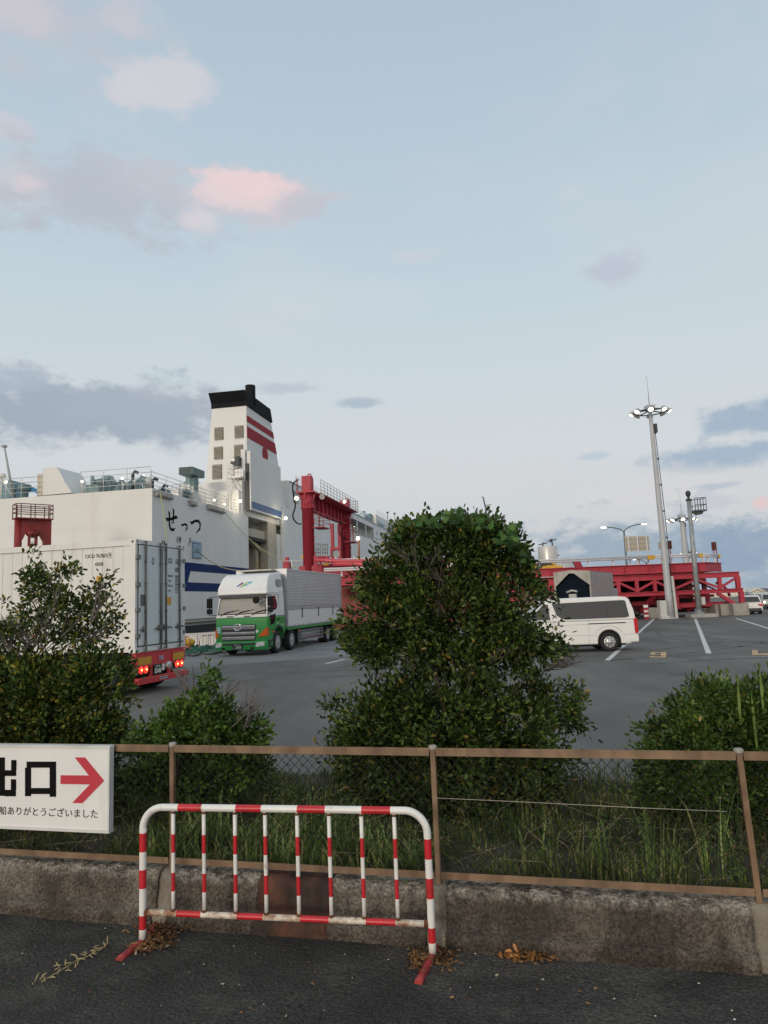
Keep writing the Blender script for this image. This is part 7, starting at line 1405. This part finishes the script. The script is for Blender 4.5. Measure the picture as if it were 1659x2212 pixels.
# small sprigs seen against the lot
bb = AT(1395, 1800, 6.4); shrub('sapling', 'thin lone sapling just left of the right hand shrub', (bb.x, bb.y, ZG), [blob(1398, 1580, 14, 14, 6.4, .08, 1.2, 0), blob(1390, 1640, 14, 22, 6.4, .1, .7, 0), blob(1400, 1720, 30, 60, 6.4, .2, .6, 0)], .05, g2, k=110, spread=.03, twigs=12, seedv=41, trunk_r=.008)
# ---------------------------------------------------------------- weeds
rg = np.random.default_rng(77); V = []
for k in range(620):
    x = rg.uniform(-4.6, 3.6); y = rg.uniform(.12, 2.4); hh_ = rg.uniform(.05, .32)*(.6+.8*noise.noise(Vector((x*1.3, y*1.3, 3)))+.3); c = FN.world((x, y, ZG)); n = rg.integers(8, 26)
    P = np.array(c)+np.stack([rg.normal(0, .06, n), rg.normal(0, .06, n), rg.uniform(0, max(.05, hh_), n)], 1); Nn = rg.normal(0, 1, (n, 3)); Nn[:, 2] += .3; V.append(leafset(P, Nn, .038, .4, .1, .4))
tag(leafobj('weeds', np.concatenate(V), leafmat('weed_leaves', [(0, (.035, .07, .015)), (.5, (.08, .13, .03)), (.8, (.15, .19, .05)), (.93, (.26, .2, .09)), (1, (.2, .1, .05))], .5, .3)), 'tangled broad leaved weeds growing through the grass behind the fence', 'weeds', None, 'stuff')
mb = MB()
for k in range(260):
    x = rg.uniform(-4.6, 3.6); y = rg.uniform(.1, 1.6); c = FN.world((x, y, ZG)); d = Vector((rg.normal(0, .14), rg.normal(0, .14), rg.uniform(.08, .34))); mb.tube([c, c+d*.6, c+d+Vector((d.x, d.y, -.03))], [.0025, .002, .001], 3, cap=False)
tag(mb.build('dead_stems', mat('dead_stem_tan', (.33, .26, .15), .8, var=.3, scale=8)), 'thin dead tan stems standing among the weeds behind the fence', 'dead stems', None, 'stuff')
# ---------------------------------------------------------------- grasses
def grass(name, label, region, n, h, wd, m_, kind='stuff', seedv=2, lean=.35):
    rg = np.random.default_rng(seedv); V = []; F = []; x0, x1, y0, y1 = region
    X_ = rg.uniform(x0, x1, n); Y_ = rg.uniform(y0, y1, n)
    for i in range(n):
        q = FN.world((X_[i], Y_[i], ZG-.01+.05*noise.noise(Vector((X_[i]*1.7, Y_[i]*1.7, 0))))); cl = .65+.9*noise.noise(Vector((X_[i]*1.9, Y_[i]*1.9, seedv)))
        H_ = h*rg.uniform(.45, 1.15)*max(.25, cl); a = rg.uniform(0, 2*PI); d = Vector((math.cos(a), math.sin(a), 0)); s_ = Vector((-d.y, d.x, 0))*wd*rg.uniform(.6, 1.2); ln = rg.uniform(.1, 1)*lean
        o = len(V); V += [q-s_, q+s_, q+Vector((0, 0, H_*.5))+d*H_*ln*.25-s_*.9, q+Vector((0, 0, H_*.5))+d*H_*ln*.25+s_*.9, q+Vector((0, 0, H_*.88))+d*H_*ln*.7-s_*.5, q+Vector((0, 0, H_*.88))+d*H_*ln*.7+s_*.5, q+Vector((0, 0, H_))+d*H_*ln*1.25]
        F += [(o, o+1, o+3, o+2), (o+2, o+3, o+5, o+4), (o+4, o+5, o+6)]
    me = bpy.data.meshes.new(name); me.from_pydata([tuple(v) for v in V], [], F); me.materials.append(m_); o = bpy.data.objects.new(name, me); COL.objects.link(o); return tag(o, label, 'grass', None, kind)
gg = leafmat('grass_blades', [(0, (.06, .1, .02)), (.45, (.11, .16, .03)), (.75, (.18, .2, .05)), (.92, (.3, .26, .1)), (1, (.42, .34, .17))], .55, .3)
gg2 = leafmat('tall_grass_blades', [(0, (.1, .18, .04)), (.6, (.2, .28, .07)), (.9, (.33, .34, .12)), (1, (.45, .4, .2))], .5, .35)
gg3 = leafmat('grass_dark', [(0, (.02, .045, .01)), (.6, (.045, .08, .018)), (1, (.1, .11, .03))], .55, .25)
grass('grass', 'low mixed green grass covering the planting bed behind the fence', (-4.6, 3.6, .12, 3.0), 17000, .2, .0045, gg, seedv=2)
grass('grass', 'dark weeds filling the back of the planting bed', (-4.6, 3.6, .9, 2.6), 6000, .17, .007, gg3, seedv=3, lean=.7)
grass('grass', 'pale tangled grass in front of the shrubs left of the middle fence post', (-2.4, -.1, .15, .9), 1900, .36, .0075, gg2, seedv=4, lean=1.1)
for i, (x, y, n, h, lb) in enumerate(((.62, .35, 60, .55, 'pale green grass tuft nearest the middle fence post'), (.95, .45, 45, .5, 'pale green grass tuft second from the middle fence post'), (1.2, .4, 40, .5, 'pale grass tuft under the bare soil patch left of the right fence post'), (1.42, .4, 45, .42, 'yellowish grass tuft just left of the right fence post'), (1.75, .5, 30, .5, 'thin tall grass tuft behind the foot of the right fence post'))):
    grass('grass_tuft', lb, (x-.12, x+.12, y-.08, y+.08), int(n*.8), h*1.2, .006, gg2, None, 50+i, .55)['group'] = 'grass tufts behind the fence'
for i, (u, v0, v1, u1, lb) in enumerate(((1592, 1455, 1560, 1600, 'thin bright grass stalk poking from the left of the right hand shrub'), (1640, 1435, 1540, 1650, 'tallest bright grass stalk above the right hand shrub'), (1622, 1490, 1620, 1636, 'bright grass stalk between two others on the right hand shrub'))):
    mb = MB(); a = AT(u1, v1, Yr-.45); b = AT(u, v0, Yr-.45); mb.add([a-Vector((.008, 0, 0)), a+Vector((.008, 0, 0)), (a+b)/2+Vector((.012, 0, 0)), (a+b)/2-Vector((.012, 0, 0)), b], [(0, 1, 2, 3), (3, 2, 4)]); tag(mb.build('grass_stalk', gg2), lb, 'grass', 'grass stalks on the right shrub')
